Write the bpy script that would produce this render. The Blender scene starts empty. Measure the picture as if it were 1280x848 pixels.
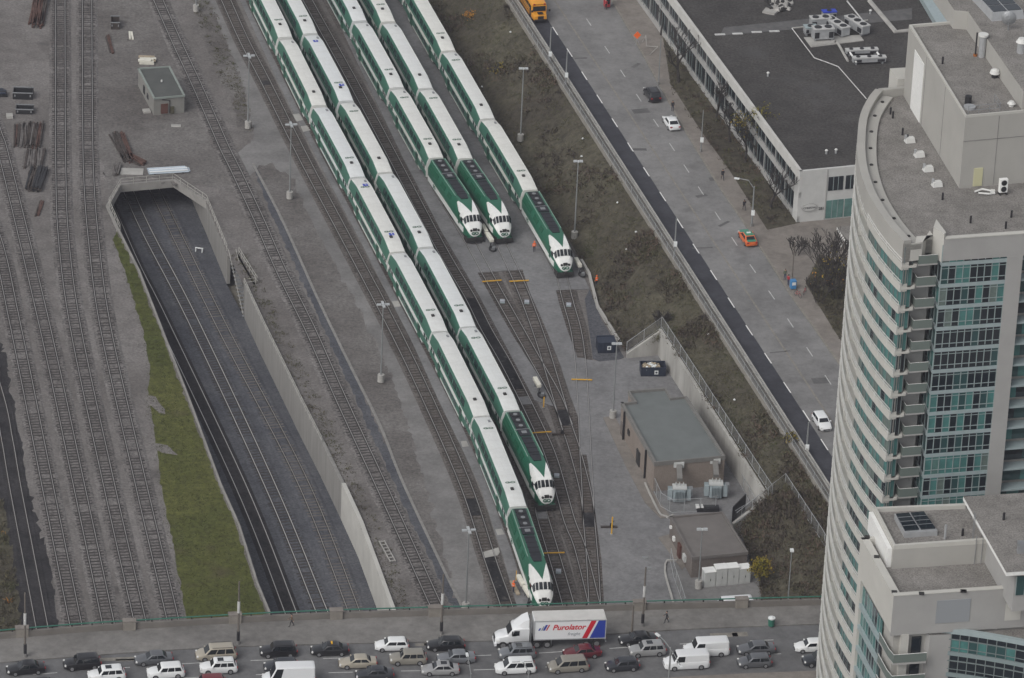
import bpy, bmesh, math, random
from mathutils import Vector, Matrix
from mathutils.geometry import tessellate_polygon
random.seed(7)
R = math.radians
SC = bpy.context.scene
COL = SC.collection
# ------------------------------------------------------------------ camera, sky, sun, exposure
CAM_H, PITCH, ROLL, FPX = 330.0, 0.471232782, 0.0446024483, 6377.38621
fw = Vector((0, math.cos(PITCH), -math.sin(PITCH)))
_r = Vector((1, 0, 0)); _u = _r.cross(fw)
rt = math.cos(ROLL) * _r + math.sin(ROLL) * _u
up = -math.sin(ROLL) * _r + math.cos(ROLL) * _u
cd = bpy.data.cameras.new('camera')
cd.sensor_width = 36.0; cd.lens = FPX / 1280 * 36.0
cd.clip_start = 1.0; cd.clip_end = 5000
cam = bpy.data.objects.new('camera', cd); COL.objects.link(cam)
M3 = Matrix((rt, up, -fw)).transposed()
cam.matrix_world = Matrix.Translation((0, 0, CAM_H)) @ M3.to_4x4()
SC.camera = cam
SUN_EL, SUN_AZ = 43.0, -140.0          # soft light from the left, a little behind the camera (azimuth from +Y, clockwise)
w = bpy.data.worlds.new('World'); SC.world = w; w.use_nodes = True
nt = w.node_tree
sky = nt.nodes.new('ShaderNodeTexSky'); sky.sky_type = 'NISHITA'; sky.sun_disc = False
sky.sun_elevation = R(SUN_EL); sky.sun_rotation = R(SUN_AZ % 360)
sky.dust_density = 3.0; sky.air_density = 1.0
hsv = nt.nodes.new('ShaderNodeHueSaturation'); hsv.inputs['Saturation'].default_value = 0.20
bg = nt.nodes['Background']; bg.inputs['Strength'].default_value = 0.12
nt.links.new(sky.outputs[0], hsv.inputs['Color']); nt.links.new(hsv.outputs[0], bg.inputs['Color'])
sd = bpy.data.lights.new('sun', 'SUN'); sd.energy = 1.0; sd.angle = R(35); sd.color = (1.0, 0.97, 0.92)
so = bpy.data.objects.new('sun', sd); COL.objects.link(so)
sv = Vector((math.sin(R(SUN_AZ)) * math.cos(R(SUN_EL)), math.cos(R(SUN_AZ)) * math.cos(R(SUN_EL)), math.sin(R(SUN_EL))))
so.rotation_euler = (-sv).to_track_quat('-Z', 'Y').to_euler()
so.location = (-100, 500, 300)
SC.view_settings.view_transform = 'Standard'; SC.view_settings.look = 'None'
SC.view_settings.exposure = 0.22; SC.view_settings.gamma = 1.0
SC.view_settings.use_curve_mapping = False
SC.cycles.max_bounces = 6; SC.cycles.diffuse_bounces = 3

def G(x, y, z=0.0):
    """point at height z seen at photo pixel (x, y) of 1280 x 848"""
    r = fw + rt * ((x - 640) / FPX) - up * ((y - 424) / FPX)
    t = (z - CAM_H) / r.z
    return Vector((r.x * t, r.y * t, z))
def G2(x, y, z=0.0):
    p = G(x, y, z); return (p.x, p.y)

# ------------------------------------------------------------------ materials
MATS = {}
def new_mat(name):
    m = bpy.data.materials.new(name); m.use_nodes = True; MATS[name] = m
    return m, m.node_tree, m.node_tree.nodes['Principled BSDF']
def nd(t, typ, **kw):
    n = t.nodes.new(typ)
    for k, v in kw.items():
        if hasattr(n, k): setattr(n, k, v)
        else: n.inputs[k].default_value = v
    return n
def mth(t, op, a, b=None, c=None):
    n = t.nodes.new('ShaderNodeMath'); n.operation = op
    for i, s in enumerate((a, b, c)):
        if s is None: continue
        if isinstance(s, (int, float)): n.inputs[i].default_value = s
        else: t.links.new(s, n.inputs[i])
    return n.outputs[0]
def mixc(t, fac, a, b):
    n = t.nodes.new('ShaderNodeMix'); n.data_type = 'RGBA'
    for s, i in ((fac, 0), (a, 6), (b, 7)):
        if isinstance(s, (int, float)): n.inputs[i].default_value = s
        elif isinstance(s, (tuple, list)): n.inputs[i].default_value = (*s[:3], 1)
        else: t.links.new(s, n.inputs[i])
    return n.outputs[2]
def ramp(t, fac, lo, hi):
    n = t.nodes.new('ShaderNodeMapRange'); n.inputs[1].default_value = lo; n.inputs[2].default_value = hi
    n.clamp = True; t.links.new(fac, n.inputs[0]); return n.outputs[0]
def coords(t, kind='Object'):
    return t.nodes.new('ShaderNodeTexCoord').outputs[kind]
def noise(t, co, scale, detail=4, rough=0.6):
    n = nd(t, 'ShaderNodeTexNoise'); n.inputs['Scale'].default_value = scale
    n.inputs['Detail'].default_value = detail; n.inputs['Roughness'].default_value = rough
    t.links.new(co, n.inputs['Vector']); return n.outputs[0]
def plain(name, col, rough=0.6, metal=0.0, var=0.0, scale=1.5, spec=0.4, coat=0.0):
    m, t, b = new_mat(name)
    b.inputs['Roughness'].default_value = rough; b.inputs['Metallic'].default_value = metal
    b.inputs['Specular IOR Level'].default_value = spec
    b.inputs['Coat Weight'].default_value = coat
    if var > 0:
        n = noise(t, coords(t), scale, 5)
        f = ramp(t, n, 0.3, 0.7)
        c = mixc(t, f, tuple(x * (1 - var) for x in col), tuple(x * (1 + var) for x in col))
        t.links.new(c, b.inputs['Base Color'])
    else: b.inputs['Base Color'].default_value = (*col, 1)
    return m
def ground_mat(name, col, col2, speck=(3.0, 0.35), big=0.06, mid=0.5, rough=0.95, bump=0.0, stain=None):
    """mottled ground: large patches col->col2, middle blotches, fine stone speckle"""
    m, t, b = new_mat(name)
    co = coords(t)
    f1 = ramp(t, noise(t, co, big, 4, 0.65), 0.36, 0.64)
    c = mixc(t, f1, col, col2)
    f2 = noise(t, co, mid, 5, 0.7)
    f3 = noise(t, co, speck[0], 2, 0.8)
    v = mth(t, 'ADD', mth(t, 'MULTIPLY', mth(t, 'SUBTRACT', f2, 0.5), 1.0), mth(t, 'MULTIPLY', mth(t, 'SUBTRACT', f3, 0.5), speck[1] * 5))
    v = mth(t, 'MAXIMUM', mth(t, 'ADD', v, 1.0), 0.15)
    n = t.nodes.new('ShaderNodeVectorMath'); n.operation = 'SCALE'
    t.links.new(c, n.inputs[0]); t.links.new(v, n.inputs['Scale'])
    out = n.outputs[0]
    if stain:
        f4 = ramp(t, noise(t, co, stain[1], 3, 0.6), 0.60, 0.72)
        out = mixc(t, mth(t, 'MULTIPLY', f4, stain[2]), out, stain[0])
    t.links.new(out, b.inputs['Base Color'])
    b.inputs['Roughness'].default_value = rough; b.inputs['Specular IOR Level'].default_value = 0.15
    if bump:
        bn = nd(t, 'ShaderNodeBump', Strength=0.6, Distance=bump); t.links.new(f3, bn.inputs['Height'])
        t.links.new(bn.outputs[0], b.inputs['Normal'])
    return m

# ------------------------------------------------------------------ mesh builder
class MB:
    def __init__(s): s.v = []; s.f = []; s.m = []
    def add(s, vs, fs, mi=0):
        o = len(s.v); s.v.extend([tuple(p) for p in vs])
        for i, f in enumerate(fs):
            s.f.append(tuple(o + k for k in f)); s.m.append(mi[i] if isinstance(mi, (list, tuple)) else mi)
        return s
    def box(s, c, d, mi=0, rz=0.0, rx=0.0, top=None):
        """box centred at c, size d; top = (sx, sy) scale of the upper face"""
        hx, hy, hz = d[0] / 2, d[1] / 2, d[2] / 2
        tx, ty = top or (1, 1)
        P = [(-hx, -hy, -hz), (hx, -hy, -hz), (hx, hy, -hz), (-hx, hy, -hz), (-hx * tx, -hy * ty, hz), (hx * tx, -hy * ty, hz), (hx * tx, hy * ty, hz), (-hx * tx, hy * ty, hz)]
        m = Matrix.Rotation(rz, 3, 'Z') @ Matrix.Rotation(rx, 3, 'X')
        c = Vector(c)
        return s.add([c + m @ Vector(p) for p in P], [(3, 2, 1, 0), (4, 5, 6, 7), (0, 1, 5, 4), (1, 2, 6, 5), (2, 3, 7, 6), (3, 0, 4, 7)], mi)
    def prism(s, poly, z0, z1, side=0, top=None, bottom=True):
        n = len(poly); top = side if top is None else top
        z0 = z0 if isinstance(z0, (list, tuple)) else [z0] * n
        z1 = z1 if isinstance(z1, (list, tuple)) else [z1] * n
        vs = [(p[0], p[1], z0[i]) for i, p in enumerate(poly)] + [(p[0], p[1], z1[i]) for i, p in enumerate(poly)]
        tri = tessellate_polygon([[Vector((p[0], p[1], 0)) for p in poly]])
        fs = [(i, (i + 1) % n, n + (i + 1) % n, n + i) for i in range(n)]; mi = [side] * n
        for t in tri:
            fs.append(tuple(n + k for k in t)); mi.append(top)
            if bottom: fs.append(tuple(t)[::-1]); mi.append(side)
        return s.add(vs, fs, mi)
    def loft(s, rings, mi=0, cap=True, closed=True, mf=None):
        """rings: lists of the same number of points; mf(i, j) -> material of the face between ring i, i+1 and point j, j+1"""
        n = len(rings[0]); vs = [p for r in rings for p in r]; fs = []; ms = []
        for i in range(len(rings) - 1):
            for j in range(n if closed else n - 1):
                a, b = i * n + j, i * n + (j + 1) % n
                fs.append((a, b, b + n, a + n)); ms.append(mf(i, j) if mf else mi)
        if cap:
            fs.append(tuple(range(n))[::-1]); ms.append(mf(0, -1) if mf else mi)
            k = (len(rings) - 1) * n; fs.append(tuple(k + q for q in range(n))); ms.append(mf(-1, -1) if mf else mi)
        return s.add(vs, fs, ms)
    def tube(s, pts, r, n=6, mi=0, cap=True):
        pts = [Vector(p) for p in pts]; rings = []
        rr = r if isinstance(r, (list, tuple)) else [r] * len(pts)
        for i, p in enumerate(pts):
            d = (pts[min(i + 1, len(pts) - 1)] - pts[max(i - 1, 0)]).normalized()
            a = d.cross(Vector((0, 0, 1)))
            if a.length < 1e-3: a = Vector((1, 0, 0))
            a.normalize(); b = d.cross(a)
            rings.append([p + (a * math.cos(2 * math.pi * k / n) + b * math.sin(2 * math.pi * k / n)) * rr[i] for k in range(n)])
        return s.loft(rings, mi, cap)
    def cyl(s, c, r, h, n=12, mi=0, r2=None, axis='Z'):
        r2 = r if r2 is None else r2; c = Vector(c)
        ax = {'Z': lambda x, y, z: (x, y, z), 'Y': lambda x, y, z: (x, z, y), 'X': lambda x, y, z: (z, x, y)}[axis]
        rings = [[c + Vector(ax(q * math.cos(2 * math.pi * k / n), q * math.sin(2 * math.pi * k / n), z)) for k in range(n)] for q, z in ((r, -h / 2), (r2, h / 2))]
        return s.loft(rings, mi)
    def strip(s, pts, off0, off1, z0, z1, mi=0):
        """solid strip along a polyline: sideways from off0 to off1 (right of travel positive), z0..z1 added to the points' own height"""
        rings = []
        for p, nrm in zip(pts, normals(pts)):
            a, b = p + nrm * off0, p + nrm * off1
            rings.append([(a.x, a.y, p.z + z0), (b.x, b.y, p.z + z0), (b.x, b.y, p.z + z1), (a.x, a.y, p.z + z1)])
        return s.loft(rings, mi)
    def plate(s, q, t, mi=0):
        """quad q thickened by t along its normal"""
        q = [Vector(p) for p in q]; n = (q[1] - q[0]).cross(q[-1] - q[0]).normalized() * t
        k = len(q)
        return s.add(q + [p + n for p in q], [tuple(range(k))[::-1], tuple(range(k, 2 * k))] + [(i, (i + 1) % k, k + (i + 1) % k, k + i) for i in range(k)], mi)
    def build(s, name, mats, parent=None, world=False, smooth=False, bevel=0.0, seg=1):
        me = bpy.data.meshes.new(name)
        off = Vector(parent.location) if (world and parent) else Vector((0, 0, 0))
        me.from_pydata([tuple(Vector(p) - off) for p in s.v], [], s.f)
        mats = mats if isinstance(mats, (list, tuple)) else [mats]
        for m in mats: me.materials.append(MATS[m] if isinstance(m, str) else m)
        me.polygons.foreach_set('material_index', s.m)
        bm = bmesh.new(); bm.from_mesh(me)
        bmesh.ops.recalc_face_normals(bm, faces=bm.faces)
        if bevel: bmesh.ops.bevel(bm, geom=[e for e in bm.edges if e.is_manifold and e.calc_face_angle(0) > 0.5], offset=bevel, segments=seg, affect='EDGES', clamp_overlap=True)
        bm.to_mesh(me); bm.free()
        if smooth:
            me.polygons.foreach_set('use_smooth', [True] * len(me.polygons))
            me.set_sharp_from_angle(angle=R(smooth if smooth > 1 else 40))
        o = bpy.data.objects.new(name, me); COL.objects.link(o)
        if parent: o.parent = parent
        return o
def normals(pts):
    out = []
    for i in range(len(pts)):
        d = pts[min(i + 1, len(pts) - 1)] - pts[max(i - 1, 0)]
        out.append(Vector((d.y, -d.x, 0)).normalized())
    return out
def tag(o, label=None, cat=None, group=None, kind=None):
    for k, v in (('label', label), ('category', cat), ('group', group), ('kind', kind)):
        if v: o[k] = v
    return o
def thing(name, label, cat, loc=(0, 0, 0), rz=0.0, group=None):
    o = bpy.data.objects.new(name, None); COL.objects.link(o); o.empty_display_size = 0.3
    o.location = loc; o.rotation_euler = (0, 0, rz)
    return tag(o, label, cat, group)
def copy_tree(o, parent=None):
    c = o.copy(); COL.objects.link(c)
    if parent: c.parent = parent
    for ch in list(o.children): copy_tree(ch, c)
    return c
def structure(o, label=None): return tag(o, label, None, None, 'structure')
def spline(pts, step=2.0):
    """Catmull-Rom through 3-D points, resampled every step metres"""
    pts = [Vector(p) for p in pts]
    P = [pts[0] * 2 - pts[1]] + pts + [pts[-1] * 2 - pts[-2]]; out = []
    for i in range(1, len(P) - 2):
        p0, p1, p2, p3 = P[i - 1:i + 3]; n = max(1, int((p2 - p1).length / step))
        for k in range(n):
            t = k / n
            out.append(0.5 * (2 * p1 + (p2 - p0) * t + (2 * p0 - 5 * p1 + 4 * p2 - p3) * t * t + (3 * p1 - p0 - 3 * p2 + p3) * t ** 3))
    out.append(pts[-1].copy()); return out
def along(pts, step, start=0.0):
    """points and directions every step metres along a polyline"""
    d = start; acc = 0.0
    for a, b in zip(pts, pts[1:]):
        L = (b - a).length
        while d <= acc + L:
            t = (d - acc) / L if L else 0
            yield a.lerp(b, t), (b - a).normalized(); d += step
        acc += L
def text_mesh(body, size, mat, name, parent, mtx, ext=0.01, shear=0.0, bold=0.0):
    cu = bpy.data.curves.new(name, 'FONT'); cu.body = body; cu.size = size; cu.extrude = ext; cu.shear = shear; cu.offset = bold
    cu.align_x = 'CENTER'; cu.align_y = 'CENTER'
    tmp = bpy.data.objects.new('tmp', cu); COL.objects.link(tmp)
    bpy.context.view_layer.update()
    me = bpy.data.meshes.new_from_object(tmp.evaluated_get(bpy.context.evaluated_depsgraph_get()))
    bpy.data.objects.remove(tmp); me.name = name
    me.transform(mtx); me.materials.clear(); me.materials.append(MATS[mat])
    o = bpy.data.objects.new(name, me); COL.objects.link(o); o.parent = parent
    return o

# materials used in many places
plain('concrete', (0.36, 0.35, 0.33), 0.85, var=0.16, scale=0.5)
plain('pale_concrete', (0.46, 0.45, 0.42), 0.85, var=0.10, scale=0.35)
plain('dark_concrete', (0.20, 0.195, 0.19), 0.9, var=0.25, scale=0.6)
plain('steel', (0.30, 0.31, 0.32), 0.5, 0.5, var=0.1)
plain('rail_skylit', (0.60, 0.59, 0.57), 0.35, 0.3)  # sky reflection on the trench rails, put in as a paler base colour
plain('rail_top', (0.52, 0.50, 0.48), 0.35, 0.6)
plain('concrete_mid', (.23, .222, .21), .9, var=.2)
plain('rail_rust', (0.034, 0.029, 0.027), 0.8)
plain('black', (0.018, 0.018, 0.02), 0.6)
plain('rubber', (0.02, 0.02, 0.02), 0.85)
plain('white_paint', (0.78, 0.78, 0.76), 0.45, var=0.05, scale=2)
plain('worn_white', (0.5, 0.5, 0.49), 0.8, var=0.2, scale=1.5)
plain('yellow_paint', (0.72, 0.40, 0.03), 0.6, var=0.1)
plain('orange_vest', (0.9, 0.16, 0.03), 0.8)
plain('sleeper_wood', (0.060, 0.049, 0.042), 0.95, var=0.45, scale=1.2)
plain('sleeper_dark', (0.047, 0.042, 0.040), 0.95, var=0.5, scale=1.0)
plain('sleeper_concrete', (0.125, 0.115, 0.108), 0.9, var=0.35, scale=0.8)
plain('red_paint', (0.45, 0.03, 0.03), 0.5)
plain('green_paint', (0.03, 0.14, 0.10), 0.5, var=0.15)
plain('dark_glass', (0.012, 0.016, 0.02), 0.08, spec=0.6)
plain('skin', (0.45, 0.26, 0.18), 0.6)
plain('galvanised', (0.42, 0.43, 0.44), 0.45, 0.35, var=0.1)
plain('portal_concrete', (.25, .24, .225), .9, var=.2, scale=.5)
# ------------------------------------------------------------------ ground, trench, asphalt, street, bridge deck
ground_mat('gravel', (0.128, 0.118, 0.112), (0.188, 0.176, 0.169), (2.6, 0.30), 0.045, 0.35, bump=0.03, stain=((0.055, 0.05, 0.048), 0.11, 0.6))
ground_mat('brown_gravel', (0.105, 0.096, 0.091), (0.165, 0.156, 0.149), (2.2, 0.34), 0.07, 0.5, bump=0.04)
ground_mat('ballast', (0.116, 0.107, 0.103), (0.164, 0.154, 0.149), (2.6, 0.55), 0.10, 0.8, bump=0.06)
ground_mat('brown_ballast', (0.088, 0.079, 0.074), (0.122, 0.111, 0.104), (3.2, 0.45), 0.10, 0.8, bump=0.05)
ground_mat('trench_gravel', (0.066, 0.069, 0.080), (0.098, 0.100, 0.110), (3.0, 0.40), 0.10, 0.8, bump=0.04)
ground_mat('dark_ballast', (0.026, 0.025, 0.027), (0.045, 0.043, 0.045), (3.0, 0.4), 0.2, 0.8)
ground_mat('oil_ballast', (0.016, 0.016, 0.018), (0.035, 0.034, 0.036), (2.0, 0.4), 0.5, 1.5, stain=((0.2, 0.19, 0.18), 0.7, 0.5))
ground_mat('asphalt', (0.170, 0.169, 0.172), (0.215, 0.213, 0.216), (2.0, 0.10), 0.05, 0.25, stain=((0.115, 0.114, 0.116), 0.12, 0.5))
ground_mat('yard_lane', (0.165, 0.160, 0.157), (0.205, 0.199, 0.195), (2.0, 0.14), 0.05, 0.2, stain=((0.11, 0.105, 0.10), 0.09, 0.5))
ground_mat('old_asphalt', (0.185, 0.182, 0.180), (0.215, 0.211, 0.208), (1.6, 0.10), 0.05, 0.22, stain=((0.105, 0.102, 0.10), 0.14, 0.5))
ground_mat('bridge_asphalt', (0.125, 0.125, 0.128), (0.155, 0.155, 0.157), (1.6, 0.10), 0.06, 0.3, stain=((0.07, 0.07, 0.07), 0.14, 0.6))
ground_mat('new_asphalt', (0.046, 0.047, 0.055), (0.056, 0.057, 0.066), (2.2, 0.12), 0.1, 0.4)
ground_mat('walk', (0.190, 0.171, 0.153), (0.232, 0.211, 0.192), (1.2, 0.10), 0.08, 0.4, stain=((0.13, 0.125, 0.12), 0.2, 0.5))
ground_mat('bridge_walk', (0.165, 0.158, 0.15), (0.205, 0.197, 0.188), (1.2, 0.10), 0.08, 0.4)
ground_mat('grass', (0.062, 0.072, 0.020), (0.096, 0.100, 0.030), (1.4, 0.36), 0.06, 0.5, bump=0.05, stain=((0.082, 0.066, 0.042), 0.07, 0.85))
ground_mat('scrub_soil', (0.058, 0.051, 0.040), (0.086, 0.079, 0.056), (1.2, 0.36), 0.07, 0.4, bump=0.1, stain=((0.085, 0.083, 0.045), 0.08, 0.75))
ground_mat('earth', (0.10, 0.09, 0.08), (0.15, 0.14, 0.12), (1.0, 0.2), 0.02, 0.3)

TZ = -5.0
def px(pts, z=0.0):
    return [G(p[0], p[1], p[2] if len(p) > 2 else z) for p in pts]
def flat(name, pts, z, mat, label, depth=None, rough=0.0):
    """a flat sheet; with depth it gets side faces down to z - depth"""
    mb = MB(); P = [(p[0], p[1]) for p in pts]
    if rough:
        Q = []; rq = random.Random(name)
        for a, b in zip(P, P[1:] + P[:1]):
            n = max(1, int(math.dist(a, b) / 0.9))
            for k in range(n):
                t = k / n; Q.append((a[0] + (b[0] - a[0]) * t + rq.gauss(0, rough * .35), a[1] + (b[1] - a[1]) * t + rq.gauss(0, rough)))
        P = Q
    if depth: mb.prism(P, z - depth, z, 0, bottom=False)
    else:
        tri = tessellate_polygon([[Vector((p[0], p[1], 0)) for p in P]])
        mb.add([(p[0], p[1], z) for p in P], [tuple(t) for t in tri])
    o = mb.build(name, mat); return structure(o, label)

flat('ground', [(-900, -200), (900, -200), (900, 1700), (-900, 1700)], TZ - 0.6, 'earth', 'bare earth far below and around the rail yard')
RIM_L = px([(136, 259), (150, 290), (175, 340), (200, 404), (240, 507), (277, 607), (300, 658), (323, 731), (338, 767)])
RIM_B = px([(151, 233), (217, 227)])
RIM_R = px([(258, 254), (284, 317), (305, 357), (326, 403), (375, 503), (402, 556), (427, 608), (449, 656), (491, 770)])
def extend(a, b, y):
    t = (y - b.y) / (b.y - a.y); return b + (b - a) * t
RIM_L.append(extend(RIM_L[-2], RIM_L[-1], 480)); RIM_R.append(extend(RIM_R[-2], RIM_R[-1], 480))
yard = [(-300, 480)] + [p.xy for p in reversed(RIM_L)] + [p.xy for p in RIM_B] + [p.xy for p in RIM_R] + [(90, 480), (90, 1100), (-300, 1100)]
flat('yard_ground', yard, 0.0, 'gravel', 'grey gravel of the rail yard between the tracks')
bk = [RIM_L[0] + Vector((-12, 45, 0)), RIM_R[0] + Vector((-12, 45, 0))]
tf = [bk[0].xy] + [p.xy for p in RIM_L] + [p.xy for p in reversed(RIM_R)] + [bk[1].xy]
flat('trench_floor', [Vector(p) for p in tf], TZ, 'trench_gravel', 'dark blue grey gravel floor of the sunken track trench')
# brownish area round the small hut, grass wedge, lane
flat('service_yard', px([(118, -20), (192, -20), (235, 75), (262, 150), (296, 205), (330, 240), (240, 232), (150, 222), (135, 240), (122, 180)]), 0.006, 'brown_gravel', 'brownish trampled gravel around the small hut', rough=0.55)
flat('verge', px([(236, -20), (256, -20), (285, 60), (305, 110), (318, 165), (300, 170), (290, 130), (258, 60)]), 0.008, 'brown_gravel', 'narrow weedy verge beside the service lane', rough=0.55)
flat('service_lane', px([(238, -20), (272, -20), (300, 50), (330, 105), (375, 200), (430, 310), (480, 415), (540, 530), (600, 680), (612, 800), (582, 800), (555, 690), (531, 600), (490, 470), (446, 380), (402, 300), (362, 222), (336, 205), (300, 222), (285, 205), (318, 172), (306, 112), (286, 60), (262, 0)]), 0.012, 'yard_lane', 'pale gravel service lane between the left tracks and the trains', rough=0.55)
gpts = px([(141, 300), (158, 345), (178, 410), (188, 460), (185, 490), (196, 560), (202, 612), (216, 680), (226, 735), (240, 800)]) + [Vector((*p.xy, 0)) + Vector((-0.45, -0.1, 0)) for p in reversed(RIM_L[1:9])]
flat('grass_bank', gpts, 0.010, 'grass', 'olive green grass wedge between the left tracks and the trench', rough=0.25)
flat('coal_strip', px([(-30, 395), (2, 430), (20, 520), (36, 612), (60, 700), (75, 800), (18, 800), (8, 690), (-30, 600)]), 0.006, 'dark_ballast', 'nearly black ballast strip under the leftmost track', rough=0.55)
flat('left_scrub', px([(-40, 600), (6, 630), (18, 720), (30, 800), (-40, 800)]), 0.010, 'scrub_soil', 'brown scrubby ground in the lower left corner', rough=0.55)
for q in ([(176, 494), (190, 493), (203, 509), (206, 517), (199, 517), (187, 507)], [(184, 553), (200, 553), (214, 562), (222, 569), (210, 569), (196, 563)]):
    flat('washout', px(q), 0.03, 'gravel', 'tongue of gravel washed over the grass wedge', 0.03, rough=0.3)
asph = [(400, -20), (505, 200), (552, 290), (600, 372), (652, 470), (668, 500), (692, 508), (672, 468), (640, 418), (612, 368), (597, 341), (653, 337), (662, 365), (682, 410), (700, 455), (712, 492), (722, 520), (732, 560), (738, 600), (744, 640), (752, 700), (757, 790),
        (960, 790), (946, 735), (938, 700), (924, 660), (958, 638), (900, 540), (842, 440), (830, 425), (785, 447), (772, 450), (750, 452), (738, 450), (722, 448), (709, 412), (699, 380), (695, 363), (737, 361), (729, 345), (712, 306), (668, 240), (618, 152), (562, 52), (524, -20)]
flat('yard_asphalt', px(asph, 0.14), 0.14, 'asphalt', 'worn grey asphalt paving around the parked trains', 0.14)
flat('gravel_patch', px([(731, 374), (737, 362), (752, 400), (774, 436), (780, 447), (772, 450), (752, 453), (741, 448), (737, 415)], 0.05), 0.05, 'trench_gravel', 'dark gravel patch beside the right-hand track', 0.05)
flat('walkway', px([(291, -20), (318, -20), (372, 90), (445, 240), (520, 385), (580, 510), (640, 655), (668, 770), (655, 790), (630, 700), (601, 610), (548, 500), (514, 425), (455, 310), (400, 205), (346, 100)], 0.08), 0.08, 'asphalt', 'dark paved walkway strip beside the longest train', 0.08)
for q in ([(366, 143), (374, 142), (379, 150), (371, 152)], [(376, 158), (384, 157), (388, 163), (379, 165)], [(490, 377), (498, 376), (501, 383), (493, 384)], [(576, 552), (583, 551), (586, 558), (578, 559)], [(619, 662), (627, 661), (631, 668), (622, 669)]):
    tag(MB().prism([p.xy for p in px(q, 0.1)], 0.05, 0.10).build('concrete_pad', 'concrete'), 'pale square concrete pad let into the walkway beside the longest train', 'pad', 'concrete pads along the walkway')

# ------------------------------------------------------------------ tracks
C_ = {}
TRK = {
 'L0': (0, 'dark', [(-60, 320), (-6, 482), (9, 550), (19.7, 612), (53, 787), (60, 830)], 'leftmost railway track, running on nearly black ballast'),
 'L1': (0, 'conc', [(-50, 200), (-7, 292), (18, 400), (60.5, 612), (95.4, 784), (105, 830)], 'railway track on grey ballast, second from the left edge'),
 'L2': (0, 'conc', [(-50, 20), (-7, 157), (6.3, 200), (57, 412), (100, 612), (136, 782), (146, 830)], 'railway track between the sleeper stacks and the left edge, third from the left'),
 'L3': (0, 'conc', [(75, -30), (75.4, 0), (75.5, 100), (76, 212), (79.7, 300), (95, 412), (137.7, 612), (176, 781), (187, 830)], 'straight railway track just right of the sleeper stacks, fourth from the left'),
 'L4': (0, 'conc', [(108, -30), (108.8, 0), (109.3, 100), (110.6, 212), (117, 300), (132.5, 412), (177.8, 612), (217, 778), (229, 830)], 'straight railway track just left of the grass wedge'),
 'T1': (TZ, 'dark', [(100, 180), (135, 255), (168, 330), (203, 400), (303, 612), (365, 770), (385, 825)], 'left track in the sunken trench, between dark ballast'),
 'T2': (TZ, 'conc', [(140, 190), (179, 280), (241, 400), (340, 612), (404.5, 770), (427, 825)], 'middle track in the sunken trench, with shiny rails'),
 'T3': (TZ, 'brown', [(165, 180), (210, 271), (279.5, 412), (377.5, 600), (442.5, 764), (466, 825)], 'right track in the sunken trench, with dull rusty rails'),
 'M1': (0, 'conc', [(186, -30), (198, 0), (220, 50), (241, 95), (259, 135), (281, 185), (294.5, 212), (324, 275), (352.5, 340), (388, 412), (427, 500), (479, 612), (545, 757), (565, 800)], 'railway track passing right of the small hut, above the trench wall'),
 'M2': (0, 'brown', [(268, -30), (282.5, 0), (305, 50), (331, 100), (381, 200), (434, 300), (493, 412), (540, 510), (584.3, 612), (613, 700), (633.6, 759), (643, 800)], 'empty railway track immediately left of the longest train'),
 'N1': (0, 'brown', [(370, -30), (384.5, 0), (440, 100), (496, 205), (552, 311), (588, 372), (607.7, 411), (635.4, 459), (671.3, 531), (690.6, 576), (712, 651), (725, 684), (743, 756), (752, 800)], 'railway track between the second and third trains, running on towards the bridge'),
 'C': (0, 'brown', [(588.5, 303.5), (614.7, 352), (641.7, 400), (671.5, 453), (694.4, 494), (709, 531)], 'railway track in front of the third train, ending in a junction'),
 'D': (0, 'brown', [(626, 304), (648.7, 352), (667.4, 400), (681, 440), (696, 490), (708, 531), (717.8, 560), (732, 614), (736.6, 651)], 'railway track in front of the fourth train, crossing the junction'),
 'E': (0, 'brown', [(701.7, 344), (711, 380), (719.7, 411), (725, 447), (728.4, 494), (730.3, 531), (731.5, 560), (734.6, 614), (735.5, 640), (740.5, 700), (743.5, 756), (746, 800)], 'rightmost railway track, sunk in asphalt in front of the rightmost train'),
}
# tracks the trains stand on: roof joints of the coaches (z 4.55), then the loco's nose
ROOFZ = 4.5
JA = [(357, 47.5), (400, 134), (447.5, 222), (497.5, 316), (550, 415), (602.5, 521), (648, 634)]
JB = [(388.3, 42.8), (433.7, 128), (482, 216.5), (532.8, 310), (585.6, 409.7), (640, 513.4)]
JC = [(450, 27), (497, 111.5), (545.5, 198)]
JD = [(485.7, 28), (533, 112), (582, 199)]
JE = [(561, 64.5), (610, 149.5), (663.4, 238.6)]
def joint_pts(J, nback, nose):
    P = [G(x, y, ROOFZ) for x, y in J]; P = [Vector((p.x, p.y, 0)) for p in P]
    d = (P[0] - P[1]); d = d.normalized() * 25.9
    for _ in range(nback): P.insert(0, P[0] + d)
    return P, G(nose[0], nose[1], 0.6)
TRAINS = {}
for k, J, nb, nose in (('A', JA, 1, (675, 750)), ('B', JB, 1, (676.5, 622)), ('C', JC, 1, (587, 291)), ('D', JD, 1, (624.5, 293)), ('E', JE, 2, (700.5, 334))):
    TRAINS[k] = joint_pts(J, nb, nose)

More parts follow.
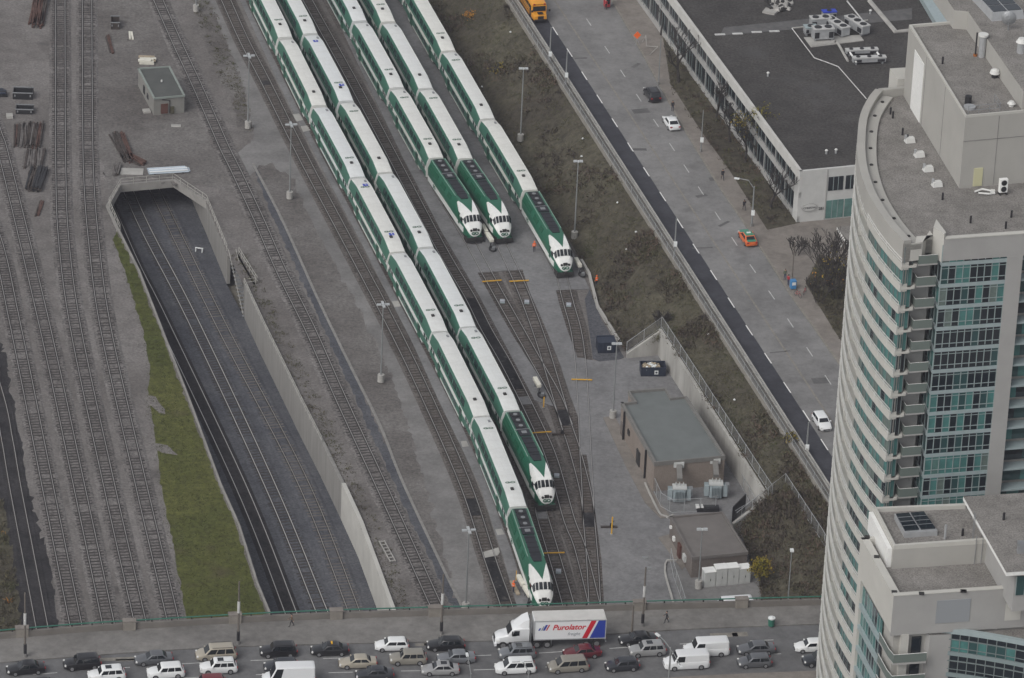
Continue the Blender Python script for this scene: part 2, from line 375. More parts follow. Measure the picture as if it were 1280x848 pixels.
def z_light(key): return key == 'T3'
DZ = {}
def sweep_track(key, mat, zb, P, label, bed='ballast', sleepers=True):
    dz = DZ.setdefault(key, 0.0035 * (len(DZ) % 9))
    P = [Vector((p.x, p.y, zb)) for p in P]; P = spline(P, 2.0)
    o = thing('railway_track', label, 'track', P[len(P) // 2])
    for s in (-1, 1):
        mb = MB()
        mb.strip(P, s * 0.7535 - (.042 if key in ('T1', 'T2') else .036), s * 0.7535 + (.042 if key in ('T1', 'T2') else .036), 0.205, 0.242, 0)
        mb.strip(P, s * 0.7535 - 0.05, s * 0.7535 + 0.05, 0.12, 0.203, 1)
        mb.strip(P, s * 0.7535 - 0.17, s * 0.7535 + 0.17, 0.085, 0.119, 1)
        mb.build('rail', ['rail_skylit' if key in ('T1', 'T2') else 'rail_top', 'rail_rust'], o, world=True)
    if sleepers:
        mb = MB(); rr = random.Random(key)
        for p, d in along(P, 0.78):
            sunk = rr.random(); sk = -.09 if sunk < .16 else -.035 if sunk < .3 else 0
            a = math.atan2(d.y, d.x); L = 2.55 + rr.uniform(-.06, .1)
            mb.box((p.x + rr.uniform(-.06, .06), p.y + rr.uniform(-.05, .05), zb + 0.055 + dz + sk), (0.24, L, 0.105), 0, a + rr.uniform(-.02, .02))
        tag(mb.build('sleepers', 'sleeper_dark' if mat == 'conc' else 'sleeper_concrete' if z_light(key) else 'sleeper_wood', o, world=True), kind='stuff')
    mb = MB(); rings = []
    for p, nrm in zip(P, normals(P)):
        q = []
        for u, zz in ((-1.9, -0.05), (-1.4, 0.065), (1.4, 0.065), (1.9, -0.05)) if key != 'T1' else ((-1.5, -.05), (-1.0, .065), (1.0, .065), (1.5, -.05)):
            r = p + nrm * u; q.append((r.x, r.y, zb + zz + dz))
        rings.append(q)
    mb.loft(rings, 0, cap=False, closed=False)
    structure(mb.build('ballast_bed', bed), 'stone ballast bed under the ' + label.split(',')[0])
    return P
BED = {'conc': 'ballast', 'brown': 'brown_ballast', 'dark': 'dark_ballast'}
for k, (z, m, pts, lab) in TRK.items():
    C_[k] = sweep_track(k, m, z, px(pts, z + 0.24), lab, 'trench_gravel' if z < 0 and m != 'dark' else BED[m], m != 'dark')
ends = {'A': [(700, 800)], 'B': [(676.6, 640), (692, 692), (710.5, 756), (722, 800)], 'C': [(588.5, 303.5)], 'D': [(626, 304)], 'E': [(701.7, 344)]}
tl = {'A': 'track under the longest train', 'B': 'track under the second train, running on from its nose to the bridge', 'C': 'track under the third train from the left', 'D': 'track under the fourth train from the left', 'E': 'track under the rightmost train'}
for k in 'ABCDE':
    J, nose = TRAINS[k]
    tail = [G(x, y, 0.24) for x, y in ends[k]]
    C_['t' + k] = sweep_track('t' + k, 'brown', 0, J + ([nose] if k in 'AB' else []) + tail, tl[k], 'brown_ballast', k in 'AB')
# paved-over track sections: dark rubber or oil-soaked panels between the rails
def panel(key, y0, y1, mat, w=0.66, z=0.135, label='dark oily panel between the rails', name='track_panel'):
    a, b = G(0, y0, 0).y, G(0, y1, 0).y
    P = [p for p in C_[key] if min(a, b) - 1 <= p.y + p.x * 0.0 <= max(a, b) + 1]
    Q = [p for p in C_[key] if y0 <= proj_y(p) <= y1]
    if len(Q) < 2: return
    o = MB().strip(Q, -w, w, 0.03, z).build(name, mat); structure(o, label)
def proj_y(p):
    v = p - Vector((0, 0, CAM_H)); return 424 - FPX * v.dot(up) / v.dot(fw)
panel('N1', 372, 490, 'dark_ballast', label='black oil soaked panel in the track beside the second train')
panel('N1', 440, 488, 'oil_ballast', 0.6, 0.14, label='oily wet ballast with pale residue in the track')
panel('N1', 492, 512, 'asphalt', 0.7, 0.15, label='paved crossing in the track')
panel('M2', 620, 650, 'oil_ballast', label='black oily panel in the track left of the longest train')
panel('M2', 690, 755, 'oil_ballast', 0.62, 0.13, label='oily ballast at the lower end of the track')
panel('M2', 96, 112, 'dark_ballast', 0.6, 0.12, label='dark patch in the ballast of the left track')
panel('tB', 620, 655, 'asphalt', 0.7, 0.14, label='paved strip in the track before the second train')
panel('T1', 300, 790, 'dark_ballast', 0.66, 0.1, label='dark ballast in the left trench track')
for k, a, b in (('tC', 0, 335), ('tD', 0, 335), ('tE', 0, 362), ('E', 446, 575), ('C', 290, 340), ('D', 290, 336), ('E', 330, 363)):
    panel(k, a, b, 'asphalt', 0.69, 0.16, 'asphalt infill between sunken rails')
panel('C', 500, 512, 'asphalt', 0.69, 0.16, 'asphalt crossing between the rails')
panel('D', 512, 535, 'oil_ballast', 0.69, 0.155, 'black oily timbers at the junction')
panel('E', 632, 665, 'oil_ballast', 0.69, 0.14, 'black oily timbers at the lower junction')
tag(MB().strip(spline(px([(316, 205), (350, 270), (382, 340), (400, 380), (440, 462), (475, 532), (502, 600), (551, 705), (578, 760), (600, 810)]), 3), -.18, .18, -.02, .13).build('cable_trough', 'concrete_mid'), 'long thin concrete cable trough between the track above the trench and the service lane', 'trough')
flat('ditch', px([(317, 208), (318, 206), (350, 270), (400, 380), (440, 462), (502, 600), (551, 705), (596, 800), (585, 800), (540, 705), (490, 600), (428, 462), (388, 375), (342, 275)], 0), 0.016, 'trench_gravel', 'shallow blue grey drainage strip beside the cable trough', rough=.35)
flat('worn_strip', px([(322, 212), (336, 206), (362, 222), (402, 300), (446, 380), (490, 470), (531, 600), (555, 690), (582, 800), (596, 800), (551, 705), (502, 600), (440, 462), (400, 380), (350, 270)], 0), 0.009, 'brown_gravel', 'brownish stony strip between the cable trough and the service lane', rough=.4)
# pale scrape across the left track, dark soil stripe over the left tracks
structure(MB().prism([p.xy for p in px([(604, 690), (623, 684), (625, 690), (622, 694), (606, 697)], .2)], 0.05, 0.155).build('spill', 'concrete'), 'pale gravel spill across the track left of the longest train')

# ------------------------------------------------------------------ trench walls and portal
def wall(name, pts, z0, z1, t, mat, label, cat='wall', off=0.0):
    o = MB().strip([Vector((p.x, p.y, 0)) for p in pts], off, off + t, z0, z1).build(name, mat); return tag(o, label, cat)
m, t, b = new_mat('trench_wall')
co = coords(t); mp = nd(t, 'ShaderNodeMapping'); mp.inputs['Scale'].default_value = (1.3, 1.3, 0.12); t.links.new(co, mp.inputs[0])
n1 = ramp(t, noise(t, mp.outputs[0], 0.9, 4, 0.6), 0.35, 0.7)
t.links.new(mixc(t, n1, (0.25, 0.242, 0.228), (0.19, 0.183, 0.172)), b.inputs['Base Color']); b.inputs['Roughness'].default_value = 0.9
wr = [bk[1]] + RIM_R[:2]
wall('retaining_wall', wr, TZ, -0.35, -0.5, 'trench_wall', 'tall concrete side wall at the mouth of the tunnel')
wall('retaining_wall', RIM_R[2:7], TZ, 0.25, -0.5, 'trench_wall', 'long grey concrete wall along the right side of the trench')
wall('retaining_wall', RIM_R[6:], TZ, 0.45, -0.55, 'pale_concrete', 'bright newer end of the trench wall beside the bridge')
wall('retaining_wall', RIM_L[1:], TZ, 0.3, 0.26, 'portal_concrete', 'low kerb and hidden wall along the left side of the trench')
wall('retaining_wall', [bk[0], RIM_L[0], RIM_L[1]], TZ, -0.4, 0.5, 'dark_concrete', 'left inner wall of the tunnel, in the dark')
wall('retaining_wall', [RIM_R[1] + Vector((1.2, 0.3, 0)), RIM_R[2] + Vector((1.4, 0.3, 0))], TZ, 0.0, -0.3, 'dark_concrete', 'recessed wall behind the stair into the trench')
portal = [RIM_L[1], RIM_L[0]] + RIM_B + RIM_R[:1]
wall('tunnel_portal', portal, -1.0, 0.25, -0.45, 'portal_concrete', 'concrete edge beam round the mouth of the rail tunnel', 'tunnel')
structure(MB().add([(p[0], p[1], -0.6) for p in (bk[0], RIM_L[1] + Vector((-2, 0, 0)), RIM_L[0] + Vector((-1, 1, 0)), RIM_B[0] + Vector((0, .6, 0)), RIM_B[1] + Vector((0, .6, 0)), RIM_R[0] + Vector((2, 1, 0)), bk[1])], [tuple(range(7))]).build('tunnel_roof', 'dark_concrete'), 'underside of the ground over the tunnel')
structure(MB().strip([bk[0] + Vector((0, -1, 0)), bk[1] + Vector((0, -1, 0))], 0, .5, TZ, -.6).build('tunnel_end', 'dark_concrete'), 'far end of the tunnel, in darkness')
def railing(name, pts, h, label, mat, cat='railing', post=2.0, rails=(1.0, 0.5), r=0.045, group=None, z=None):
    pts = [Vector(p) for p in pts]
    o = thing(name, label, cat, pts[len(pts) // 2], group=group)
    for f in rails:
        MB().tube([p + Vector((0, 0, h * f)) for p in pts], r, 5).build('rail', mat, o, world=True)
    for p, d in list(along(pts, post)):
        MB().tube([p, p + Vector((0, 0, h))], r * 1.1, 5).build('post', mat, o, world=True)
    return o
up3 = lambda P, z: [Vector((p.x, p.y, z)) for p in P]
plain('railing_paint', (0.36, 0.35, 0.32), 0.7, var=0.1)
railing('guard_railing', up3([RIM_L[1], RIM_L[0]] + RIM_B + RIM_R[:2], 0.2), 1.1, 'pale pipe railing round the mouth of the rail tunnel', 'railing_paint')
railing('guard_railing', up3(RIM_R[2:6], 0.2), 1.0, 'pale pipe railing along the top of the long trench wall', 'railing_paint', post=2.5)
railing('guard_railing', up3([RIM_R[1] + Vector((1.7, 0.0, 0)), RIM_R[2] + Vector((1.9, 0.6, 0)), RIM_R[2] + Vector((.5, 0, 0))], 0), 1.1, 'short pale railing beside the stair into the trench', 'railing_paint', post=1.5)
st = thing('stairway', 'narrow steel stair going down into the trench beside its wall', 'stairs', RIM_R[1])
a, b_ = RIM_R[1] + Vector((.75, -.4, 0)), RIM_R[2] + Vector((.55, -1.2, 0))
dd = (b_ - a); nn = 16
for i in range(nn):
    p = a + dd * (i / nn); MB().box((p.x, p.y, -0.15 - i * 0.3), (1.0, 0.5, 0.06), 0, math.atan2(dd.y, dd.x) + math.pi / 2).build('tread', 'steel', st, world=True)
for s in (-.55, .55):
    nn_ = Vector((dd.y, -dd.x, 0)).normalized() * s
    MB().tube([a + nn_ + Vector((0, 0, 0.9)), b_ + nn_ + Vector((0, 0, -4.0))], 0.045, 5).build('handrail', 'railing_paint', st, world=True)

# ------------------------------------------------------------------ slope, Front street, bridge deck
SZ = 6.4
ground_mat('ledge', (0.13, 0.125, 0.115), (0.17, 0.162, 0.15), (1.2, .2), .1, .5)
def street_line(c, z, y0=800.0, y1=560.0, n=13):
    return [Vector((c - 0.28117 * (y0 + (y1 - y0) * k / (n - 1)), y0 + (y1 - y0) * k / (n - 1), z)) for k in range(n)]
_ty = [G(q, r, 6.4).y for q, r in ((600, -50), (631, 0), (680, 77), (705, 117), (757, 200), (812, 280), (850, 337), (882, 390), (935, 476), (984, 558), (1030, 614))]
TOP = [Vector((208.73 - 0.28117 * y, y, SZ)) for y in _ty] + px([(1045, 650), (1055, 690), (1062, 740), (1070, 800)], SZ)
BOT = px([(505, -50, 0), (532, 0, 0), (568, 62, 0), (624, 160, 0), (664, 228, 0), (714, 305, 0), (735, 340, 0), (752, 390, 0), (783, 441, .3), (826, 412, 3.9), (962, 622, 3.9), (940, 640, 2.6), (926, 662, 1.0), (942, 715, 0), (955, 800, 0)])
def resample(P, n):
    L = [0]
    for a, b in zip(P, P[1:]): L.append(L[-1] + (b - a).length)
    out = []
    for k in range(n):
        d = L[-1] * k / (n - 1); i = 0
        while i < len(L) - 2 and L[i + 1] < d: i += 1
        out.append(P[i].lerp(P[i + 1], (d - L[i]) / (L[i + 1] - L[i])))
    return out
def seg_resample(P, counts):
    out = []
    for a, b, c in zip(P, P[1:], counts):
        out += [a.lerp(b, k / c) for k in range(c)]
    return out + [P[-1]]
from mathutils import noise as mnoise
cnt = [4, 6, 6, 4, 6, 6, 4, 5, 5, 10, 5, 4, 4, 5][:14]
# keep rows roughly across the slope: pair bottom corner i with its own fraction of the top line
bp = seg_resample(BOT, cnt)
keyT = [0, 1, 1.9, 3.2, 4.2, 5.2, 5.8, 6.4, 7.0, 7.4, 10.0, 10.6, 11.4, 12.6, 14]
def topat(u):
    i = min(int(u), len(TOP) - 2); return TOP[i].lerp(TOP[i + 1], u - i)
tp = []
for i, c in enumerate(cnt):
    for k in range(c): tp.append(topat(keyT[i] + (keyT[i + 1] - keyT[i]) * k / c))
tp.append(TOP[-1])
NW = 14; SLOPE = []
for a, b in zip(bp, tp):
    row = []
    for k in range(NW + 1):
        u = k / NW; p = a.lerp(b, u)
        e = 3 * u * u - 2 * u ** 3
        p.z = a.z + (b.z - a.z) * (0.55 * u + 0.45 * e)
        if 0 < k < NW: p.z += 0.35 * mnoise.noise(Vector((p.x * .25, p.y * .25, 3))) * math.sin(math.pi * u)
        row.append(p)
    SLOPE.append(row)
mb = MB(); mb.loft(SLOPE, 0, cap=False, closed=False)
structure(mb.build('slope', 'scrub_soil', smooth=60), 'brown scrub covered bank rising from the yard to the street')
def street_poly(L, Rr): return [p.xy for p in L] + [p.xy for p in reversed(Rr)]
EDGE_IN = street_line(210.32, 6.5)
EDGE_R = spline(px([(735, -50), (765, 0), (797, 55), (824, 105), (858, 165), (879, 200), (902, 237), (947.5, 304), (989, 369), (1017, 408), (1050, 455), (1120, 545)], 6.5), 4)
WALK_R = px([(800, -50), (822, 40), (838, 104), (877, 165), (910, 210), (959, 287), (1007, 354), (1042, 412), (1075, 460), (1150, 560)], 6.5)
flat('street', street_poly(EDGE_IN, EDGE_R), 6.5, 'old_asphalt', 'wide grey street running up the right side', 0.6)
WL = px([(694 - 31, -12), (694, 39), (712, 66), (730.5, 95), (749.5, 124), (768.5, 153.7), (788, 184), (808, 215), (828.5, 246), (850, 279.5), (870, 311), (892, 344), (914, 378.5), (936.5, 413), (960, 448), (984, 484.5), (1008, 520), (1030.5, 556), (1056, 595)], 6.5)
WLL = street_line(213.57, 6.5)
flat('resurfaced_lane', street_poly(EDGE_IN, WLL), 6.504, 'new_asphalt', 'freshly laid dark asphalt lane along the left of the street')
def dash_list(P, w, L, mat, name, label, z=0.008):
    mb = MB()
    for i, p in enumerate(P):
        d = (P[min(i + 1, len(P) - 1)] - P[max(i - 1, 0)]).normalized()
        mb.box((p.x, p.y, p.z + z), (L, w, 0.004), 0, math.atan2(d.y, d.x))
    structure(mb.build(name, mat), label)
dash_list(WL, 0.16, 3.2, 'white_paint', 'lane_marking', 'white dashes along the dark resurfaced lane', 0.010)
DR = px([(736, 28), (759, 62.5), (778.5, 92), (798.5, 122.5), (820, 154), (840, 184), (858, 211), (876, 238.5), (897, 270), (918, 302), (941, 336), (964.5, 369), (988, 404), (1012, 440), (1035, 475)], 6.5)
dash_list(DR, 0.13, 2.8, 'worn_white', 'lane_marking', 'faded dashes along the right lane of the street', 0.008)
CLN = street_line(216.8, 6.5)
plain('seam', (0.215, 0.20, 0.175), 0.9, var=0.25)
structure(MB().strip(CLN, -0.13, 0.13, 0.004, 0.008).build('centre_line', 'seam'), 'faded yellowish centre line of the street')
structure(MB().strip(EDGE_R, -.05, .2, .0, .138).build('kerb', 'seam'), 'pale kerb along the right side of the street')
flat('sidewalk', street_poly(EDGE_R, WALK_R), 6.63, 'walk', 'worn concrete sidewalk on the right of the street', 0.4)
flat('street_ledge', street_poly(street_line(208.73, 6.4), EDGE_IN), 6.56, 'ledge', 'narrow concrete ledge between the scrub bank and the street', 0.5)
land = [p.xy for p in WALK_R] + [(300, 400), (400, 1100), (20, 1100), G2(790, -120, 6.5)]
flat('plaza_ground', [Vector(p) for p in land], 6.60, 'walk', 'paved ground around the low office building', 3.0)
flat('planting_bed', px([(838, 104), (877, 165), (910, 210), (959, 287), (1000, 278), (985, 250), (930, 170), (880, 95), (850, 60), (826, 30)], 6.66), 6.66, 'scrub_soil', 'weedy brown planting bed along the office building', 0.1)
flat('planting_bed', px([(1007, 354), (1042, 412), (1075, 460), (1110, 400), (1050, 330), (1025, 318)], 6.68), 6.68, 'scrub_soil', 'weedy planting bed beside the residential tower', 0.1)
# patches on the street
plain('patch', (0.105, 0.103, 0.102), 0.95, var=0.25, scale=1)
pm = MB()
for (x, y, a, b, r_) in [(801, 139, 2.6, 1.6, .3), (726, 73, 2, .5, .2), (798, 187, 2.5, .8, .1), (1027, 410, 2, 1.6, .4), (1026, 476, 2.4, 1.7, .2), (877, 245, 1.8, .8, .5), (878, 310, 3, .4, .2), (795, 82, 2, .6, 1), (905, 280, 2.4, .5, .9), (893, 224, 1.6, 1.2, .2), (975, 440, 3, .3, .3)]:
    p = G(x, y, 6.5); pm.box((p.x, p.y, 6.506), (a, b, 0.004), 0, r_)
structure(pm.build('road_patch', 'patch'), 'dark repair patches and manholes in the street surface')

BZ = 6.5
PAR = spline(px([(-60, 804), (0, 799.5), (100, 791), (200, 785), (310, 778.5), (430, 773.5), (640, 767.5), (800, 763), (1020, 757), (1110, 755)], BZ), 4)
KERB = spline(px([(-60, 833), (0, 828), (160, 816), (300, 808), (500, 803), (640, 800), (850, 787), (1020, 780), (1110, 776)], BZ), 4)
far = [p + Vector((1.8, -19.0, 0)) for p in KERB]
near = [p + Vector((1.2, -11.6, 0)) for p in KERB]
flat('bridge_roadway', street_poly(KERB, far), BZ, 'bridge_asphalt', 'grey asphalt roadway of the street bridge, full of traffic', 1.0)
flat('bridge_sidewalk', street_poly(PAR, KERB), BZ + 0.14, 'bridge_walk', 'wide concrete sidewalk of the street bridge', 1.1)
structure(MB().strip(KERB, -0.02, 0.22, 0.02, 0.155).build('kerb', 'bridge_walk'), 'concrete kerb along the bridge sidewalk')
nm = [p for p in near]
mb = MB(); mb.strip([p for p in nm if p.x > 12], 0, 3.0, 0.0, 0.16); structure(mb.build('median', 'walk'), 'pale concrete median along the lower edge of the bridge roadway')
for off, lab in ((3.55, 'white lane dashes between the first and second bridge lanes'), (7.0, 'white lane dashes between the second and third bridge lanes')):
    P2 = [p + nrm * off for p, nrm in zip(KERB, normals(KERB))]
    mb = MB()
    for p, d in along(P2, 9.0, 2.0): mb.box((p.x, p.y, BZ + 0.006), (3.0, 0.13, 0.004), 0, math.atan2(d.y, d.x))
    structure(mb.build('lane_marking', 'worn_white'), lab)
mb = MB()
for x, y, a, b in [(150, 824, 6, .8), (545, 805, 3, .7), (165, 825, 4, .5), (905, 794, 3.5, 1.0), (925, 793, 2.0, 1.1), (530, 806, 2.2, .6)]:
    p = G(x, y, BZ); mb.box((p.x, p.y, BZ + 0.006), (a, b, .004), 0, .15)
structure(mb.build('road_stain', 'seam'), 'pale worn concrete patches by the bridge kerb')
# ------------------------------------------------------------------ trains
GREEN = (0.045, 0.140, 0.100)
def livery_coach():
    m, t, b = new_mat('coach_paint')
    co = coords(t); sx = nd(t, 'ShaderNodeSeparateXYZ'); t.links.new(co, sx.inputs[0]); x, y, z = sx.outputs
    def band(lo, hi): return mth(t, 'MULTIPLY', mth(t, 'GREATER_THAN', z, lo), mth(t, 'LESS_THAN', z, hi))
    ax = mth(t, 'ABSOLUTE', x)
    side = mth(t, 'GREATER_THAN', mth(t, 'ABSOLUTE', y), 1.13)
    notend = mth(t, 'LESS_THAN', ax, 12.55)
    g = mth(t, 'MAXIMUM', band(0.85, 2.05), band(2.78, 4.72))
    g = mth(t, 'MULTIPLY', mth(t, 'MULTIPLY', g, side), notend)
    dirt = ramp(t, noise(t, co, 0.7, 5, 0.7), 0.35, 0.75)
    oi = t.nodes.new('ShaderNodeObjectInfo')
    wa = mixc(t, oi.outputs['Random'], (0.70, 0.725, 0.73), (0.735, 0.73, 0.685)); wb = mixc(t, oi.outputs['Random'], (0.62, 0.635, 0.63), (0.60, 0.595, 0.55))
    wht = mixc(t, dirt, wa, wb)
    seam = mth(t, 'LESS_THAN', mth(t, 'FRACT', mth(t, 'DIVIDE', x, 2.45)), .022)
    mp = nd(t, 'ShaderNodeMapping'); mp.inputs['Scale'].default_value = (.25, 3.0, 1); t.links.new(co, mp.inputs[0])
    streak = ramp(t, noise(t, mp.outputs[0], 1.2, 4, .7), .55, .8)
    wht = mixc(t, mth(t, 'MAXIMUM', mth(t, 'MULTIPLY', seam, .30), mth(t, 'MULTIPLY', streak, .22)), wht, (.36, .36, .33))
    low = mth(t, 'LESS_THAN', z, 0.62)
    col = mixc(t, g, wht, GREEN); col = mixc(t, mth(t, 'MULTIPLY', low, side), col, (0.40, 0.41, 0.40))
    t.links.new(col, b.inputs['Base Color']); b.inputs['Roughness'].default_value = 0.42
livery_coach()
def livery_loco():
    m, t, b = new_mat('loco_paint')
    co = coords(t); sx = nd(t, 'ShaderNodeSeparateXYZ'); t.links.new(co, sx.inputs[0]); x, y, z = sx.outputs
    ay = mth(t, 'ABSOLUTE', y)
    gt = lambda a, c: mth(t, 'GREATER_THAN', a, c)
    lt = lambda a, c: mth(t, 'LESS_THAN', a, c)
    # white nose: forward of a slanted line on the sides, inside a shield on the front
    shield = gt(z, mth(t, 'ADD', 1.0, mth(t, 'MULTIPLY', mth(t, 'POWER', mth(t, 'DIVIDE', ay, 1.5), 2.2), 1.75)))
    slant = gt(mth(t, 'ADD', x, mth(t, 'MULTIPLY', mth(t, 'SUBTRACT', z, 3.3), -1.6)), 6.1)
    slant2 = gt(x, mth(t, 'MINIMUM', 8.75, mth(t, 'ADD', 2.9, mth(t, 'MULTIPLY', mth(t, 'SUBTRACT', 4.55, z), 2.7))))
    nose = mth(t, 'MULTIPLY', shield, slant2)
    # green wedge on the roof, pointing forward
    vee = lt(ay, mth(t, 'MULTIPLY', mth(t, 'SUBTRACT', 8.1, x), 0.30))
    vee = mth(t, 'MULTIPLY', vee, gt(z, 3.35))
    white = mth(t, 'MULTIPLY', nose, mth(t, 'SUBTRACT', 1.0, vee))
    stripe = mth(t, 'MULTIPLY', mth(t, 'MULTIPLY', gt(z, 1.12), lt(z, 2.0)), mth(t, 'MULTIPLY', gt(ay, 1.2), lt(x, 8.6)))
    white = mth(t, 'MAXIMUM', white, stripe)
    d = ramp(t, noise(t, co, 0.9, 5, 0.7), 0.35, 0.75)
    gcol = mixc(t, d, (0.016, 0.130, 0.075), (0.018, 0.100, 0.060)); wcol = mixc(t, d, (0.80, 0.80, 0.78), (0.68, 0.68, 0.66))
    t.links.new(mixc(t, white, gcol, wcol), b.inputs['Base Color']); b.inputs['Roughness'].default_value = 0.4
livery_loco()
plain('coach_glass', (0.020, 0.045, 0.042), 0.12, spec=0.6)
plain('coach_white', (0.78, 0.78, 0.75), 0.5, var=0.06, scale=2)
plain('green_logo', (0.010, 0.085, 0.05), 0.5)
plain('roof_logo', (0.05, 0.12, 0.08), 0.6)
plain('blue_sign', (0.02, 0.05, 0.42), 0.5)
plain('gangway', (0.05, 0.05, 0.05), 0.9)
plain('underframe', (0.030, 0.029, 0.028), 0.8, var=0.3)
plain('loco_grille', (0.014, 0.015, 0.020), 0.55, var=0.4, scale=3)
plain('roof_edge_green', (.22, .36, .29), .5)
plain('door_green', (0.010, 0.085, 0.045), 0.45)
RZ = 0.242
def coach_ring(x, zb, zt):
    hw = 1.49; sh = 1.10
    half = [(1.30, zb), (hw, zb + 0.12), (hw, 2.0), (hw, 3.1), (sh + .18, zt - .42), (sh, zt - .10), (sh * .55, zt - .02)]
    pts = [(x, yy, zz) for yy, zz in half] + [(x, -yy, zz) for yy, zz in reversed(half)]
    return pts
def bogie(parent, x, fr=1.3):
    mb = MB()
    for s in (-1, 1): mb.box((x, s * 1.0, 0.50), (2 * fr + 1.1, 0.22, 0.32), 0)
    mb.box((x, 0, 0.5), (0.6, 2.0, 0.3), 0)
    o = mb.build('bogie', 'underframe', parent)
    for dx in (-fr, fr):
        wb = MB()
        for s in (-1, 1): wb.cyl((x + dx, s * 0.75, 0.46), 0.46, 0.13, 14, 0, axis='Y')
        wb.cyl((x + dx, 0, 0.46), 0.09, 1.5, 8, 0, axis='Y'); wb.build('wheelset', 'underframe', o)
def make_coach():
    o = thing('rail_coach', 'double deck rail coach', 'train car')
    xs = [(-12.6, 1.05, 4.30), (-12.45, 1.0, 4.36), (-9.3, 1.0, 4.82), (-8.6, 0.40, 4.85), (-3, 0.40, 4.85), (3, 0.40, 4.85), (8.6, 0.40, 4.85), (9.3, 1.0, 4.82), (12.45, 1.0, 4.36), (12.6, 1.05, 4.30)]
    MB().loft([coach_ring(*q) for q in xs]).build('body', 'coach_paint', o, smooth=50)
    # windows: on the leaning upper side and the upright lower side
    def zt_at(x):
        x = abs(x); return 4.85 if x < 8.6 else 4.82 - (x - 9.3) * 0.46 / 3.15 if x > 9.3 else 4.83
    def upper(x0, x1, s, u0=0.16, u1=0.88):
        P = []
        for x, u in ((x0, u0), (x1, u0), (x1, u1), (x0, u1)):
            zt = zt_at(x); y = 1.49 + (1.28 - 1.49) * u; z = 3.1 + (zt - .42 - 3.1) * u
            P.append((x, s * (y - 0.02), z))
        if s > 0: P.reverse()
        return MB().plate(P, 0.045)
    def win(mb): return mb.build('window', 'coach_glass', o)
    for s in (1, -1):
        for k in range(7): win(upper(-8.3 + k * 2.4, -8.3 + k * 2.4 + 2.05, s))
        for k in range(4): x = -4.0 + k * 2.1; win(MB().box((x + .85, s * 1.485, 1.52), (1.75, 0.05, 0.66)))
        for sx in (-1, 1):
            win(MB().box((sx * 11.3, s * 1.485, 2.42), (0.95, 0.05, 0.62))); win(MB().box((sx * 10.0, s * 1.485, 2.42), (0.95, 0.05, 0.62)))
            d = MB().box((sx * 6.6, s * 1.485, 1.50), (1.55, 0.07, 2.0)).build('door', 'door_green', o)
            MB().box((sx * 6.6, s * 1.52, 1.85), (0.95, 0.04, 0.85)).build('window', 'coach_glass', d)
    for sx in (-1, 1):
        bogie(o, sx * 9.3)
        MB().box((sx * 12.72, 0, 2.45), (0.24, 1.0, 2.2)).build('gangway', 'gangway', o)
    MB().box((8.9, -.1, 4.90), (0.55, 0.42, 0.16)).build('roof_vent', 'underframe', o)
    MB().box((-10.6, 0.55, 4.72), (0.5, 0.3, 0.12)).build('roof_vent', 'steel', o)
    MB().tube([(x, 1.02, 4.79) for x in (-8.4, 8.4)], 0.03, 4).build('roof_trim', 'coach_white', o)
    return o
# roof lettering faces the camera side (its top towards the coach's rear)
def logo(parent, x, z, name='roof_logo', mat='roof_logo', size=0.62, body='GO'):
    m = Matrix.Translation((x, 0.0, z)) @ Matrix.Rotation(-math.pi / 2, 4, 'Z').inverted() @ Matrix.Identity(4)
    m = Matrix.Translation((x, 0.0, z)) @ Matrix.Rotation(math.pi / 2, 4, 'Z') @ Matrix.Scale(1.25, 4, (1, 0, 0))
    return text_mesh(body, size, mat, name, parent, m, 0.012, 0.0, 0.02)
LETTER = {}
def roof_text(parent, body, x, mat='roof_logo', size=0.62, z=4.87):
    key = (body, mat, size)
    if key not in LETTER: LETTER[key] = logo(parent, 0, 0, 'roof_lettering', mat, size, body)
    else:
        o = LETTER[key].copy(); COL.objects.link(o); o.parent = parent
    o = LETTER[key] if LETTER[key].parent == parent and LETTER[key].location.length < .01 else o
    o.location = (x, 0, z)
    return o
